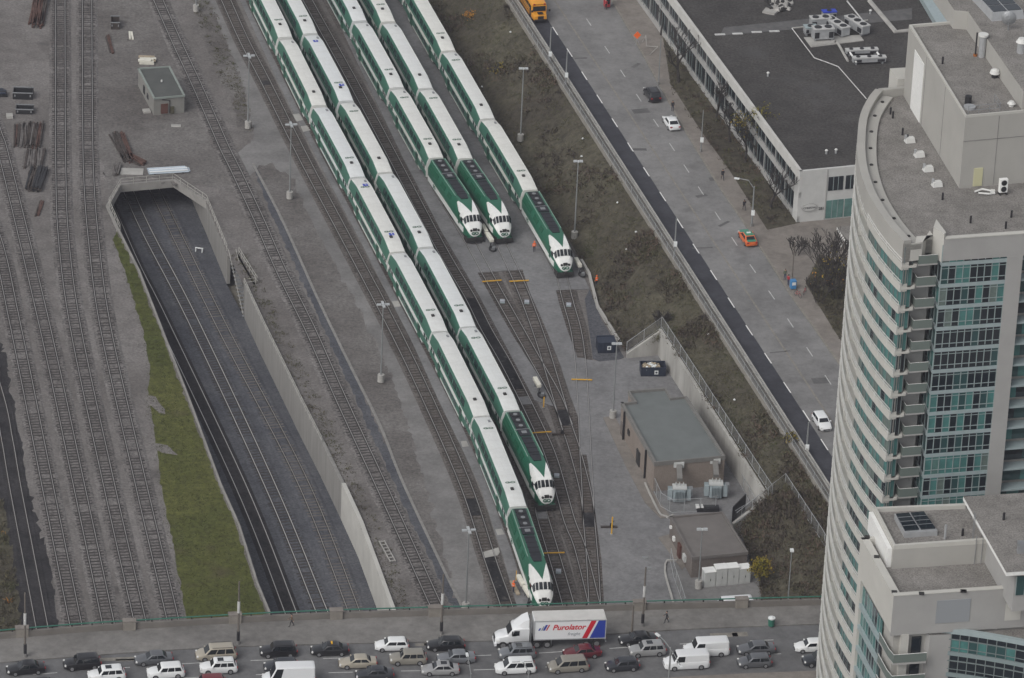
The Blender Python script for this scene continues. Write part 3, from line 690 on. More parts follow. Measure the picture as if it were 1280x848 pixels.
def make_loco():
    o = thing('locomotive', 'diesel locomotive', 'locomotive')
    def ring(x, hw, sh, zb, zsh, zt):
        half = [(hw * .92, zb), (hw, zb + .15), (hw, 2.1), (hw, zsh), (sh + (hw - sh) * .30, zt - .38 * (zt - zsh)), (sh, zt - .05), (sh * .5, zt)]
        return [(x, a, c) for a, c in half] + [(x, -a, c) for a, c in reversed(half)]
    S = [(-10.0, 1.46, 1.02, .95, 3.2, 4.45), (-9.9, 1.5, 1.05, .9, 3.2, 4.5), (3.4, 1.5, 1.05, .9, 3.2, 4.5), (5.6, 1.5, 1.05, .9, 3.2, 4.42), (7.2, 1.49, 1.03, .9, 3.2, 4.18), (8.0, 1.45, 1.0, .85, 3.05, 3.98), (8.25, 1.43, .98, .8, 2.95, 3.84), (9.05, 1.30, .92, .8, 2.35, 2.86), (9.35, 1.22, .88, .8, 2.2, 2.62), (9.8, 1.02, .74, .8, 1.8, 2.15), (10.05, .80, .6, .82, 1.45, 1.62), (10.12, .6, .45, .9, 1.2, 1.3)]
    rings = []
    for q in S:
        x, hw, sh, zb, zsh, zt = q
        half = [(hw * .92, zb), (hw, min(zb + .15, zsh)), (hw, min(2.1, zb + .5 * (zsh - zb))), (hw, zsh), (sh + (hw - sh) * .30, zt - .38 * (zt - zsh)), (sh, zt - .05), (sh * .5, zt)]
        rings.append([(x, a, c) for a, c in half] + [(x, -a, c) for a, c in reversed(half)])
    MB().loft(rings).build('body', 'loco_paint', o, smooth=35)
    # roof: black well with three fans, then grilles
    rb = MB().box((-7.2, 0, 4.52), (4.9, 1.5, 0.10)).build('fan_deck', 'loco_grille', o)
    for x in (-8.85, -7.2, -5.55):
        f = MB().cyl((x, 0, 4.60), 0.68, 0.10, 20).build('fan', 'black', o)
        MB().cyl((x, 0, 4.67), 0.30, 0.06, 14).build('hub', 'steel', f)
    gb = MB().box((-3.6, 0, 4.55), (1.7, 1.55, 0.2)).build('exhaust_housing', 'loco_grille', o)
    MB().box((-3.6, 0.0, 4.67), (0.7, 0.7, 0.1)).build('exhaust', 'steel', gb)
    MB().box((-4.6, 0, 4.54), (0.12, 2.0, 0.16)).build('roof_rib', 'steel', o)
    g2 = MB().box((0.1, 0, 4.53), (5.2, 1.36, 0.12)).build('roof_grille', 'loco_grille', o)
    for k in range(4): MB().box((-1.9 + k * 1.3, 0, 4.60), (0.1, 1.5, 0.05)).build('bar', 'black', g2)
    MB().prism([(2.7, -.75), (4.3, -.52), (4.3, .52), (2.7, .75)], 4.42, 4.56).build('roof_hatch', 'loco_grille', o)
    for s in (-1, 1):
        MB().tube([(-9.8, s * 1.06, 4.52), (3.0, s * 1.06, 4.52)], 0.06, 5).build('roof_rail', 'roof_edge_green', o)
        for x0, x1 in ((-9.4, -5.0), (-3.4, -1.2), (0.2, 1.7)):
            P = [(x0, s * 1.46, 3.25), (x1, s * 1.46, 3.25), (x1, s * 1.2, 3.95), (x0, s * 1.2, 3.95)]
            if s > 0: P.reverse()
            MB().plate(P, 0.07).build('side_grille', 'door_green', o)
        MB().box((6.5, s * 1.47, 2.55), (0.75, 0.10, 1.75)).build('door', 'door_green', o)
        P = [(7.3, s * 1.45, 2.55), (8.2, s * 1.40, 2.50), (8.2, s * 1.36, 3.15), (7.4, s * 1.43, 3.2)]
        if s > 0: P.reverse()
        MB().plate(P, 0.07).build('cab_window', 'dark_glass', o)
        for x, z in ((-8.2, 3.0),): pass
        l = MB().cyl((9.93, s * .55, 1.95), 0.17, 0.16, 10, 0, axis='X').build('headlight', 'underframe', o)
        MB().box((10.0, s * .50, 1.05), (0.2, .34, .12)).build('ditch_light', 'coach_white', o)
    # windscreen: four panes round the front
    def front(y0, y1, s, z0=2.98, z1=3.74):
        # slanted windscreen plane between (8.25, 3.84) and (9.05, 2.86), swept back at the outer panes
        def P(y, z):
            u = (3.84 - z) / 0.98; x = 8.25 + .8 * u; k = max(0, abs(y) - .5)
            return Vector((x - k * .55 + .03, y, z - k * .10))
        q = [P(y0, z0), P(y1, z0), P(y1 - (y1 - y0) * .08, z1), P(y0 + (y1 - y0) * .08, z1)]
        return MB().plate(q, 0.05)
    for y0, y1 in ((-.52, -.05), (.05, .52)): front(y0, y1, 1).build('windscreen', 'dark_glass', o)
    for s in (-1, 1):
        for q in ([(8.36, .60, 3.68), (8.98, .60, 2.92), (8.97, .93, 2.88), (8.36, .93, 3.66)], [(8.34, 1.03, 3.62), (8.94, .99, 2.82), (8.90, 1.22, 2.56), (8.30, 1.36, 3.12)]):
            c_ = sum((Vector(a) for a in q), Vector()) / 4; off = Vector((.04, .04 * s, .05)); qq = [Vector((a[0], a[1] * s, a[2])) + off for a in q]
            n_ = (qq[1] - qq[0]).cross(qq[3] - qq[0])
            if n_.x < 0: qq.reverse()
            MB().plate(qq, .03).build('windscreen', 'dark_glass', o)
    MB().box((9.90, 0, 2.05), (0.26, .62, .36), ).build('headlight', 'underframe', o)
    f = MB().box((9.5, 0, 0.55), (1.5, 2.7, 0.7), top=(1, .9)).build('pilot', 'underframe', o)
    MB().box((10.35, 0, .85), (0.5, .35, .35)).build('coupler', 'underframe', o)
    MB().box((10.02, 0, .86), (0.25, 2.3, .18)).build('front_step', 'green_logo', o)
    MB().box((0, 0, 0.78), (5.2, 2.5, .8)).build('fuel_tank', 'underframe', o)
    MB().box((0, 0, 0.95), (18.6, 2.4, .22)).build('underframe', 'underframe', o)
    for x in (-6.6, 6.4): bogie(o, x, 1.35)
    # GO mark on the nose and sides
    mt = Matrix.Translation((10.09, 0, 1.50)) @ Matrix.Rotation(math.pi / 2, 4, 'Z') @ Matrix.Rotation(R(66), 4, 'X')
    text_mesh('GO', 0.56, 'green_logo', 'nose_logo', o, mt @ Matrix.Scale(1.2, 4, (1, 0, 0)), 0.06, 0, 0.03)
    for s in (-1, 1):
        mt = Matrix.Translation((-6.4, s * 1.51, 1.56)) @ Matrix.Rotation(math.pi / 2 * (1 - s) if s > 0 else 0, 4, 'Z')
        mt = Matrix.Translation((-6.4, s * 1.51, 1.56)) @ Matrix.Rotation(0 if s < 0 else math.pi, 4, 'Z') @ Matrix.Rotation(math.pi / 2, 4, 'X')
        text_mesh('GO', 0.75, 'green_logo', 'side_logo', o, mt, 0.015, 0, 0.03)
    return o
TN = {'A': 'longest train, whose nose reaches the bridge', 'B': 'second train from the left', 'C': 'third train from the left', 'D': 'fourth train from the left', 'E': 'rightmost train beside the scrub bank'}
LN = {'A': 'diesel locomotive of the longest train, its nose almost at the bridge parapet',
      'B': 'green and white diesel locomotive second nearest the bridge, beside the longest train',
      'C': 'diesel locomotive of the third train, left of the two noses side by side',
      'D': 'diesel locomotive of the fourth train, right of the two noses side by side',
      'E': 'green and white diesel locomotive of the rightmost train, below the scrub bank'}
ORD = ['first', 'second', 'third', 'fourth', 'fifth', 'sixth', 'seventh', 'eighth']
proto_coach = proto_loco = None
rr = random.Random(3)
for k in 'ABCDE':
    J, nose = TRAINS[k]; n = len(J) - 1
    for i in range(n):
        a, b = J[i], J[i + 1]
        first = proto_coach is None
        o = make_coach() if first else copy_tree(proto_coach)
        if first: proto_coach = o
        c = (a + b) / 2; d = b - a
        o.location = (c.x, c.y, RZ); o.rotation_euler = (0, 0, math.atan2(d.y, d.x))
        q = n - i
        o['label'] = f'{ORD[q - 1]} green and white double deck coach behind the locomotive of the {TN[k]}' if len(f'{ORD[q - 1]} green and white double deck coach behind the locomotive of the {TN[k]}'.split()) <= 16 else f'{ORD[q - 1]} double deck coach behind the locomotive of the {TN[k]}'
        o['group'] = 'double deck coaches of the parked trains'
    for i in range(n): pass
    a = J[-1]; d = nose - a; L = d.length; d.normalize()
    first = proto_loco is None
    o = make_loco() if first else copy_tree(proto_loco)
    if first: proto_loco = o
    c = a + d * (0.7 + 10.0)
    o.location = (c.x, c.y, RZ); o.rotation_euler = (0, 0, math.atan2(d.y, d.x))
    o['label'] = LN[k]; o['group'] = 'locomotives at the heads of the parked trains'
    print('loco', k, 'L', L)
# lettering on the roofs, different from coach to coach
coaches = [o for o in SC.objects if o.name.startswith('rail_coach')]
for i, o in enumerate(coaches):
    num = str(2000 + (i * 137 + 311) % 800)
    if i % 4 != 1: 
        t_ = text_mesh('GO', 0.6, 'roof_logo', 'roof_lettering', o, Matrix.Translation((7.1, 0, 4.865)) @ Matrix.Rotation(math.pi / 2, 4, 'Z') @ Matrix.Scale(1.5, 4, (1, 0, 0)), 0.012, 0, 0.015)
    if i % 3 == 0: text_mesh('GO', 0.6, 'roof_logo', 'roof_lettering', o, Matrix.Translation((-8.3, 0, 4.865)) @ Matrix.Rotation(math.pi / 2, 4, 'Z') @ Matrix.Scale(1.5, 4, (1, 0, 0)), 0.012, 0, 0.015)
def blue_sign(o, x, y=0.0):
    b = MB().box((x, y, 4.865), (0.75, 0.75, 0.02)).build('access_sign', 'blue_sign', o)
    mb = MB().cyl((x - .2, y, 4.884), .09, .015, 8).box((x, y, 4.884), (.3, .08, .015)).box((x + .12, y + .1, 4.884), (.08, .26, .015))
    mb.build('symbol', 'coach_white', b)
for i, x, y in ((3, -9.0, .2), (3, 8.0, .2), (8, -9.1, -.1), (8, 8.0, .3)):
    if i < len(coaches): blue_sign(coaches[i], x, y)
# ------------------------------------------------------------------ residential tower
def roof_gravel(name, a, b): return ground_mat(name, a, b, (5.0, 0.42), 0.15, 0.7, bump=0.03)
roof_gravel('roof_gravel', (0.185, 0.175, 0.163), (0.225, 0.213, 0.20))
ground_mat('roof_black', (0.050, 0.047, 0.045), (0.068, 0.064, 0.061), (2.4, 0.42), 0.08, 0.4, stain=((0.085, 0.083, 0.083), 0.09, 0.5))
plain('tower_concrete', (0.37, 0.36, 0.335), 0.85, var=0.06, scale=0.25)
plain('tower_light', (0.48, 0.47, 0.435), 0.8, var=0.06, scale=0.3)
plain('tower_grey', (0.34, 0.335, 0.325), 0.85, var=0.06, scale=0.3)
plain('glass_teal', (0.062, 0.180, 0.170), 0.10, spec=0.8, var=0.25, scale=0.6)
plain('glass_teal_light', (0.095, 0.19, 0.175), 0.15, spec=0.8, var=0.25, scale=0.8)
plain('glass_dark', (0.008, 0.014, 0.020), 0.06, spec=0.8)
plain('glass_mid', (0.024, 0.066, 0.068), 0.08, spec=0.8)
plain('curtain', (0.13, 0.17, 0.155), 0.25, spec=0.7, var=0.2, scale=2)
plain('mullion_dark', (.16, .19, .19), .5)
plain('mullion', (0.25, 0.30, 0.30), 0.5)
plain('spandrel', (0.30, 0.36, 0.37), 0.35, spec=0.5, var=0.08)
plain('blue_panel', (.27, .285, .30), .6)
plain('chiller_white', (.46, .46, .45), .5)
plain('spandrel_dark', (.20, .245, .25), .4)
plain('balcony_glass', (0.14, 0.17, 0.155), 0.2, spec=0.6)
plain('white_rail', (0.62, 0.62, 0.60), 0.5)
GL = ['glass_teal', 'glass_teal_light', 'glass_dark', 'glass_mid', 'curtain']
V2 = lambda a: Vector((a[0], a[1], 0))
FH = 2.74
tw = thing('residential_tower', 'tall pale concrete and green glass apartment tower with a curved left facade', 'apartment tower', (55, 540, 0))
CUR = spline([(42.3, 561.2, 0), (41.2, 558.0, 0), (40.0, 552.2, 0), (39.4, 542.0, 0), (39.9, 533.7, 0), (41.1, 527.4, 0), (42.5, 522.6, 0), (43.7, 519.4, 0)], 1.1)
# inside of the curve is on its left when walking from the back to the front tip -> negative offsets
CN = normals(CUR)
inn = lambda d: [p - n * d * SGN for p, n in zip(CUR, CN)]
NF = len(CUR) - 10; FAR, NEAR = CUR[:NF], CUR[NF - 1:]
SGN = 1 if (CUR[10] - CN[10]).x > CUR[10].x else -1
B0, B1 = G(1180, 299, 80), G(1280, 292, 80); B0.z = B1.z = 0
U = (B1 - B0).normalized(); NB = Vector((-U.y, U.x, 0))       # NB points away from the camera
E1, E2, E3, E4 = Vector((45.1, 520.0, 0)), Vector((45.3, 521.7, 0)), Vector((47.2, 522.2, 0)), Vector((47.6, 524.2, 0))
core = [p.xy for p in inn(1.75)[:NF]] + [p.xy for p in inn(.6)[NF:]] + [E2.xy, E3.xy, E4.xy, (B0 + NB * .6 + U * .3).xy, (B0 + U * 9.6 + NB * .6).xy, (B0 + U * 9.6 + NB * 2.2).xy, (B0 + U * 30 + NB * 2.2).xy, (B0 + U * 30 + NB * 44).xy, (46.2, 562.2)]
MB().prism(core, 0, 79.0, 0, 1).build('core', ['tower_concrete', 'roof_gravel'], tw, world=True)
# parapet: a broad pale coping round the curve
def band(P, d0, d1, z0, z1): return MB().strip(P, -d0 * SGN, -d1 * SGN, z0, z1)
MB().strip(CUR, 0, -0.95 * SGN, 77.3, 80.0).build('parapet', 'tower_concrete', tw, world=True)
MB().strip(CUR, -0.97 * SGN, -2.3 * SGN, 78.7, 79.35).build('roof_kerb', 'tower_concrete', tw, world=True)
MB().prism([CUR[-1].xy, E1.xy, E2.xy, E3.xy, (E3 + Vector((-.3, 1.2, 0))).xy, inn(2.4)[-1].xy], 77.3, 79.55).build('parapet', 'tower_light', tw, world=True)
MB().prism([E3.xy, (B0 + U * .0).xy, (B0 + NB * .45 + U * .35).xy, E4.xy], 77.0, 80.6).build('parapet', 'tower_light', tw, world=True)
MB().strip([B0, B0 + U * 30], -0.45, 0.12, 77.25, 80.0).build('parapet', 'tower_grey', tw, world=True)
MB().box((B0 + U * 15).to_tuple(), (1, 1, 1)) 
MB().strip([B0 + U * .2, B0 + U * 30], -0.5, 0.18, 80.0, 80.12).build('coping', 'tower_light', tw, world=True)
MB().strip([inn(.5)[0], Vector((46.2, 562.2, 0)), Vector((75, 570, 0))], -.3, .3, 77.3, 80.0).build('parapet', 'tower_concrete', tw, world=True)
rg = random.Random(11)
for k in range(28):
    z = 76.75 - FH * k
    if z < 1: break
    mb = MB(); mb.strip(FAR, 0.0, -1.6 * SGN, z - 0.30, z + .04); mb.strip(NEAR, 0.0, -.9 * SGN, z - 0.50, z + 0.42)
    for i_ in range(4, len(FAR) - 2, 8): mb.box(((FAR[i_] * .45 + inn(1.5)[i_] * .55).x, (FAR[i_] * .45 + inn(1.5)[i_] * .55).y, z + 1.3), (1.0, .14, 2.4), 0, -.1)
    mb.prism([CUR[-1].xy, (E1 + Vector((.35, -.1, 0))).xy, (E2 + Vector((.2, 0, 0))).xy, inn(1.4)[-1].xy], z - 0.25, z + 0.0)
    mb.build('floor_slab', 'tower_light', tw, world=True)
    gm = MB(); fm = MB(); Q = inn(1.5)[:NF]; Qn = inn(.34)[NF - 1:]
    for P_, z0_, z1_, dk in ((Q, .0, FH - .3, True), (Qn, .4, FH - .48, False)):
        for a, b in zip(P_, P_[1:]):
            r_ = rg.random(); mi = (2 if r_ < .4 else 3 if r_ < .75 else 0) if dk else (0 if r_ < .40 else 1 if r_ < .62 else 3 if r_ < .72 else 2 if r_ < .82 else 4)
            gm.add([(a.x, a.y, z + z0_), (b.x, b.y, z + z0_), (b.x, b.y, z + z1_), (a.x, a.y, z + z1_)], [(0, 1, 2, 3)], mi)
    for p in inn(1.44)[:NF:2]: fm.box((p.x, p.y, z + 1.3), (.09, .09, 2.3))
    for p in inn(.29)[NF - 1:]: fm.box((p.x, p.y, z + 1.35), (.09, .09, 2.1))
    a, b = CUR[-1] + Vector((.35, .25, 0)), E1 + Vector((-.1, .25, 0))
    gm.add([(a.x, a.y, z + .05), (b.x, b.y, z + .05), (b.x, b.y, z + FH - .3), (a.x, a.y, z + FH - .3)], [(0, 1, 2, 3)], 0 if rg.random() < .7 else 2)
    for u in (0, .5, 1):
        q = a.lerp(b, u); fm.box((q.x, q.y - .04, z + 1.2), (.08, .08, 2.4))
    w_ = gm.build('window', GL, tw, world=True)
    f_ = fm.build('frame', 'mullion_dark', tw, world=True); f_.parent = w_
    rb = MB()
    for zz in (.36, .66, 1.0): rb.strip(FAR, -0.02 * SGN, -0.08 * SGN, z + zz - .03, z + zz + .03)
    for zz in (.64, 1.0): rb.strip(NEAR, .06 * SGN, -0.0 * SGN, z + zz - .035, z + zz + .035)
    for p in CUR[::2]: rb.box((p.x, p.y, z + .52), (.05, .05, 1.0))
    rb.build('balcony_rail', 'white_rail', tw, world=True)
    # front bay
    row = rg.choice(['dark', 'mix', 'teal', 'mix', 'teal']) if k > 2 else 'mix'
    if k in (4, 5, 6): row = 'dark'
    gm = MB(); fm = MB(); n = 9; wb = 7.75
    for i in range(n):
        a, b = B0 + U * (wb * i / n), B0 + U * (wb * (i + 1) / n)
        r_ = rg.random()
        mi = {'dark': 2 if r_ < .8 else 3, 'mix': 2 if r_ < .4 else 3 if r_ < .55 else 0 if r_ < .85 else 4, 'teal': 0 if r_ < .6 else 1 if r_ < .8 else 4}[row]
        if i == 6: mi = 2
        gm.add([(a.x, a.y, z + .26), (b.x, b.y, z + .26), (b.x, b.y, z + FH - .20), (a.x, a.y, z + FH - .20)], [(0, 1, 2, 3)], mi)
    a, b = B0, E4
    gm.add([(a.x, a.y, z + .42), (b.x, b.y, z + .42), (b.x, b.y, z + FH - .32), (a.x, a.y, z + FH - .32)], [(0, 1, 2, 3)], rg.choice([0, 2, 3]))
    for i in range(n + 1):
        q = B0 + U * (wb * i / n) - NB * .04; fm.box((q.x, q.y, z + 1.42), (.085, .12, 2.1), 0, math.atan2(U.y, U.x))
    for i in range(4):
        q = B0.lerp(E4, i / 3) + Vector((-.05, 0, 0)); fm.box((q.x, q.y, z + 1.42), (.08, .08, 2.1))
    fm.strip([B0 - NB * .02, B0 + U * wb - NB * .02], -.04, .06, z + .80, z + .87); fm.strip([B0 - NB * .02, B0 + U * wb - NB * .02], -.04, .05, z + 2.2, z + 2.25)
    w_ = gm.build('window', GL, tw, world=True); f_ = fm.build('frame', 'mullion', tw, world=True); f_.parent = w_
    MB().strip([E4 + Vector((-.02, 0, 0)), B0 + Vector((-.02, 0, 0)), B0 + U * wb], -.3, .08, z - .20, z + .26).build('spandrel', 'spandrel', tw, world=True)
    # small balcony in the recess
    bx = Vector((46.5, 521.3, 0)); ang = math.atan2(U.y, U.x)
    bal = MB().box((bx.x, bx.y, z - .06), (2.3, 1.9, .2), 0, ang).build('balcony', 'tower_grey', tw, world=True)
    c1 = bx - NB * .93
    gl = MB().box((c1.x, c1.y, z + .58), (2.25, .06, 1.05), 0, ang)
    c2 = bx - U * 1.12; gl.box((c2.x, c2.y, z + .58), (.06, 1.8, 1.05), 0, ang)
    gl = gl.build('balcony_glass', 'balcony_glass', tw, world=True); gl.parent = bal
    tp_ = MB().tube([bx - U * 1.12 + NB * .9 + Vector((0, 0, z + 1.12)), bx - U * 1.12 - NB * .93 + Vector((0, 0, z + 1.12)), bx + U * 1.12 - NB * .93 + Vector((0, 0, z + 1.12))], .035, 4).build('handrail', 'white_rail', tw, world=True); tp_.parent = bal
    dr = bx + NB * 1.0 + U * .35; MB().box((dr.x, dr.y - .05, z + 1.1), (1.1, .3, 2.2), 0, ang).build('balcony_door', 'glass_dark', tw, world=True)
    # recessed glazing right of the pillar
    gm = MB()
    for i in range(8):
        a, b = B0 + U * (9.6 + i * 1.5) + NB * 1.9, B0 + U * (9.6 + i * 1.5 + 1.5) + NB * 1.9
        gm.add([(a.x, a.y, z + .3), (b.x, b.y, z + .3), (b.x, b.y, z + FH - .3), (a.x, a.y, z + FH - .3)], [(0, 1, 2, 3)], rg.choice([0, 2, 3, 3]))
    gm.build('window', GL, tw, world=True)
    MB().strip([B0 + U * 9.65, B0 + U * 24], -1.9, -.2, z - .2, z).build('floor_slab', 'spandrel', tw, world=True)
MB().strip([B0 + U * 7.75, B0 + U * 9.62], -1.2, .14, 0, 77.25).build('pillar', 'tower_grey', tw, world=True)
MB().strip([E2 + Vector((0, -.06, 0)), E3 + Vector((0, -.06, 0))], 0, -.3, 0, 77.3).build('pillar', 'tower_grey', tw, world=True)
# penthouse block
PF, PB = V2(G(1199, 236, 79)), V2(G(1129, 119.5, 79))
PU = (V2(G(1280, 228.5, 79)) - PF).normalized()
ph = MB().prism([PF.xy, (PF + PU * 28).xy, (PB + PU * 28).xy, PB.xy], 78.9, 88.0, 0, 1).build('penthouse', ['tower_concrete', 'roof_gravel'], tw, world=True)
pc = MB().strip([PB, PF, PF + PU * 28], -.02, -.32, 88.0, 88.3)
pc.strip([PB + PU * .3, PB + PU * 28], .0, .3, 88.0, 88.3); pc = pc.build('coping', 'tower_light', tw, world=True); pc.parent = ph
# panel seams, the pale recessed panel and a door on its faces
D = (PF - PB); Ld = D.length; D.normalize(); DN = Vector((D.y, -D.x, 0)); DN = DN if DN.x < 0 else -DN
x_ = PB + D * (Ld * .135); y_ = PB + D * (Ld * .30)
pn = MB().strip([x_ + DN * .03, y_ + DN * .03], -.04, .04, 79.0, 86.6).build('wall_panel', 'white_paint', tw, world=True); pn.parent = ph
sm = MB()
for u in (.33, .66): q = PB + D * (Ld * u); sm.box((q.x + DN.x * .01, q.y + DN.y * .01, 83.5), (.05, .05, 8.8))
for u in (4.2, 9, 14): q = PF + PU * u - Vector((-PU.y, PU.x, 0)) * .01; sm.box((q.x, q.y, 83.5), (.05, .05, 8.8))
q0 = PF - Vector((-PU.y, PU.x, 0)) * .02; sm.strip([q0, q0 + PU * 25], 0, .03, 85.0, 85.06)
s_ = sm.build('panel_joint', 'dark_concrete', tw, world=True); s_.parent = ph
q = PF + PU * 2.2 - Vector((-PU.y, PU.x, 0)) * .04; plain('cream_door', (0.52, 0.50, 0.32), 0.7)
d_ = MB().box((q.x, q.y, 80.3), (1.1, .1, 2.3), 0, math.atan2(PU.y, PU.x)).build('door', 'cream_door', tw, world=True); d_.parent = ph
Q0, Q1, Q2 = V2(G(1191, 36, 88)), V2(G(1208, 37.5, 88)), V2(G(1277, 137.5, 88))
up_ = MB().prism([Q1.xy, Q2.xy, (Q2 + PU * 25).xy, (Q1 + PU * 25 + (Q1 - Q2) * .8).xy, (Q0 + (Q1 - Q2) * .8).xy, Q0.xy], 87.9, 90.4, 0, 1).build('roof_block', ['tower_concrete', 'roof_gravel'], tw, world=True)
# things standing on the roofs
def at(x, y, z): return G(x, y, z)
def vent(x, y, z, h=.9, r=.12, m='black'):
    p = at(x, y, z); MB().cyl((p.x, p.y, z + h / 2), r, h, 8).build('vent_pipe', m, tw, world=True)
for x, y in ((1113, 143), (1116, 148), (1128, 169), (1134, 177), (1178, 250), (1213, 279), (1257, 286), (1264, 272)): vent(x, y, 79)
vent(1178, 80, 88, .9)
for x, y in ((1137, 178), (1149, 196), (1160, 214), (1171, 233)):
    p = at(x, y, 79); b_ = MB().box((p.x, p.y, 79.35), (1.2, .9, .6), 0, .3, top=(.8, .7)).build('roof_vent', 'white_rail', tw, world=True)
    c_ = MB().cyl((p.x - .5, p.y - .1, 79.7), .16, .5, 8).build('cap', 'galvanised', tw, world=True); c_.parent = b_
for i, p in enumerate(inn(1.6)):
    if i % 4 == 2: MB().cyl((p.x, p.y, 79.4), .22, .14, 8).build('roof_drain', 'underframe', tw, world=True)
p = at(1227, 71, 88); ch = thing('flue', 'steel chimney flue with a white cap and rusty base on the penthouse roof', 'chimney', (p.x, p.y, 88.0))
MB().cyl((0, 0, 1.35), .42, 2.7, 14).build('pipe', 'galvanised', ch); MB().cyl((0, 0, 2.8), .6, .25, 14).build('cap', 'white_rail', ch); MB().cyl((-.75, .1, 1.5), .10, 3.0, 8).build('stack', 'black', ch)
plain('rust', (0.30, 0.10, 0.02), .9, var=.3); MB().cyl((-.75, .1, .12), .25, .24, 8).build('base', 'rust', ch)
p = at(1243, 97, 88); tv = thing('roof_ventilator', 'round white mushroom ventilator on the penthouse roof', 'vent', (p.x, p.y, 88))
MB().cyl((0, 0, .3), .35, .6, 12).build('base', 'black', tv); MB().cyl((0, 0, .75), .62, .4, 14, 0, .5).build('hood', 'white_rail', tv); MB().cyl((0, 0, 1.0), .45, .2, 14, 0, .2).build('cap', 'white_rail', tv)
p = at(1264, 133, 88); tv = thing('roof_ventilator', 'small white dome ventilator near the railing on the penthouse roof', 'vent', (p.x, p.y, 88))
MB().cyl((0, 0, .2), .3, .4, 12).build('base', 'white_rail', tv); MB().cyl((0, 0, .5), .5, .3, 14, 0, .25).build('hood', 'white_rail', tv)
p = at(1211, 137, 88); tk = thing('roof_hatch', 'dark ladder hatch with hoop at the penthouse corner', 'hatch', (p.x, p.y, 88))
MB().cyl((0.1, .3, .15), .7, .3, 14).build('collar', 'galvanised', tk); MB().cyl((0, 1.6, .5), .4, 1.0, 12).build('hoop', 'black', tk)
railing('guard_railing', [at(1207, 144, 88) + PU * .3, at(1207, 144, 88) + PU * 4.3, at(1207, 144, 88) + PU * 4.3 + Vector((-.6, 2.6, 0))], 1.1, 'thin grey railing at the corner of the penthouse roof', 'steel', post=1.3, r=.03)
p = at(1253, 243, 79); ac = thing('air_conditioner', 'white twin fan outdoor unit on the tower roof by the penthouse wall', 'air conditioner', (p.x, p.y, 79), .3)
MB().box((0, 0, 1.15), (1.0, .5, 1.7)).build('casing', 'white_paint', ac, bevel=.03)
for z in (.75, 1.55): MB().cyl((0, -.27, z), .34, .06, 14, axis='Y').build('fan', 'black', ac)
for s in (-.4, .4): MB().box((s, 0, .15), (.1, .8, .3)).build('foot', 'black', ac)
p = at(1231, 242, 79); ds = thing('pipe_bundle', 'pale looped pipes lying on the tower roof beside the fan unit', 'pipes', (p.x, p.y, 79))
MB().tube([(-1.2, 0, .15), (-.3, .3, .4), (.6, .1, .35), (1.1, -.3, .2), (.4, -.5, .2), (-.8, -.4, .2)], .12, 6).build('loop', 'white_rail', ds); MB().box((.9, 0, .25), (.5, .4, .5)).build('box', 'white_rail', ds)
p = at(1248, 12, 90.4); sk = thing('skylight', 'dark gridded skylight on the upper tower roof', 'skylight', (p.x, p.y, 90.4), math.atan2(PU.y, PU.x))
MB().box((0, 0, .5), (4.2, 6.5, 1.0), top=(.9, .9)).build('kerb', 'galvanised', sk)
for i in range(2):
    for j in range(3): MB().box((-.95 + 1.9 * i, -1.9 + 1.9 * j, 1.03), (1.7, 1.7, .06)).build('pane', 'glass_dark', sk)
p = at(1260, 38, 90.4); an = thing('satellite_dish', 'grey mesh satellite dish on a bent mast on the upper tower roof', 'dish', (p.x, p.y, 90.4))
MB().cyl((0, 0, .7), .07, 1.4, 6).build('mast', 'steel', an)
rings = [[Vector((.9 * q * math.cos(a_ * math.pi / 8), -.15 + .3 * q * q - .0, 1.5 + .9 * q * math.sin(a_ * math.pi / 8))) for a_ in range(16)] for q in (.1, .5, .8, 1.0)]
MB().loft(rings, cap=False).build('reflector', 'steel', an); MB().tube([(0, -.1, 1.5), (.1, -.9, 1.7)], .03, 4).build('feed_arm', 'steel', an)
p = at(1276, 66, 90.4); tv = thing('roof_ventilator', 'tall white capped ventilator at the right edge of the upper tower roof', 'vent', (p.x, p.y, 90.4))
MB().cyl((0, 0, .7), .5, 1.4, 12).build('base', 'galvanised', tv); MB().cyl((0, 0, 1.6), .7, .5, 14, 0, .4).build('hood', 'white_rail', tv)
# side slab behind the curve (small lower roof)
p0 = G(1116, 118, 79); 
MB().box((p0.x + 1.6, p0.y + 2.2, 79.6), (3.2, 3.2, 2.6), 0, .25).build('stair_head', 'tower_light', tw, world=True)

# ------------------------------------------------------------------ lower wing in front of the tower
lw = thing('apartment_block', 'lower pale apartment block with stepped gravel roofs and green glass, lower right corner', 'apartment block', (52, 498, 0))
LA, LB = V2(G(1076, 672, 50)), V2(G(1117, 745, 50))
LU = (V2(G(1280, 734, 50)) - LB).normalized(); LN = Vector((-LU.y, LU.x, 0))
MB().prism([(LA + LU * .55).xy, (LB + LU * .55 + LN * .5).xy, (LB + LU * 4.6 + LN * .5).xy, (LB + LU * 4.6 + LN * .3).xy, (LB + LU * 30 + LN * .3).xy, (LA + LU * 30).xy], 0, 49.2, 0, 1).build('core', ['tower_concrete', 'roof_gravel'], lw, world=True)
MB().strip([LA, LB], 0.0, -.9 if ((LB - LA).cross(Vector((0, 0, 1)))).x < 0 else .9, 45.2, 50.0).build('parapet', 'tower_light', lw, world=True)
MB().strip([LB, LB + LU * 30], -.6, .1, 44.9, 50.0).build('parapet', 'tower_grey', lw, world=True)
MB().strip([LB, LB + LU * 30], -.5, .16, 50.0, 50.1).build('coping', 'tower_light', lw, world=True)
MB().strip([LA + LU * 30, LA], -.5, .1, 45, 50.0).build('parapet', 'tower_light', lw, world=True)
LD = (LB - LA).normalized(); LL = (LB - LA).length
sd_ = -1 if Vector((LD.y, -LD.x, 0)).x > 0 else 1
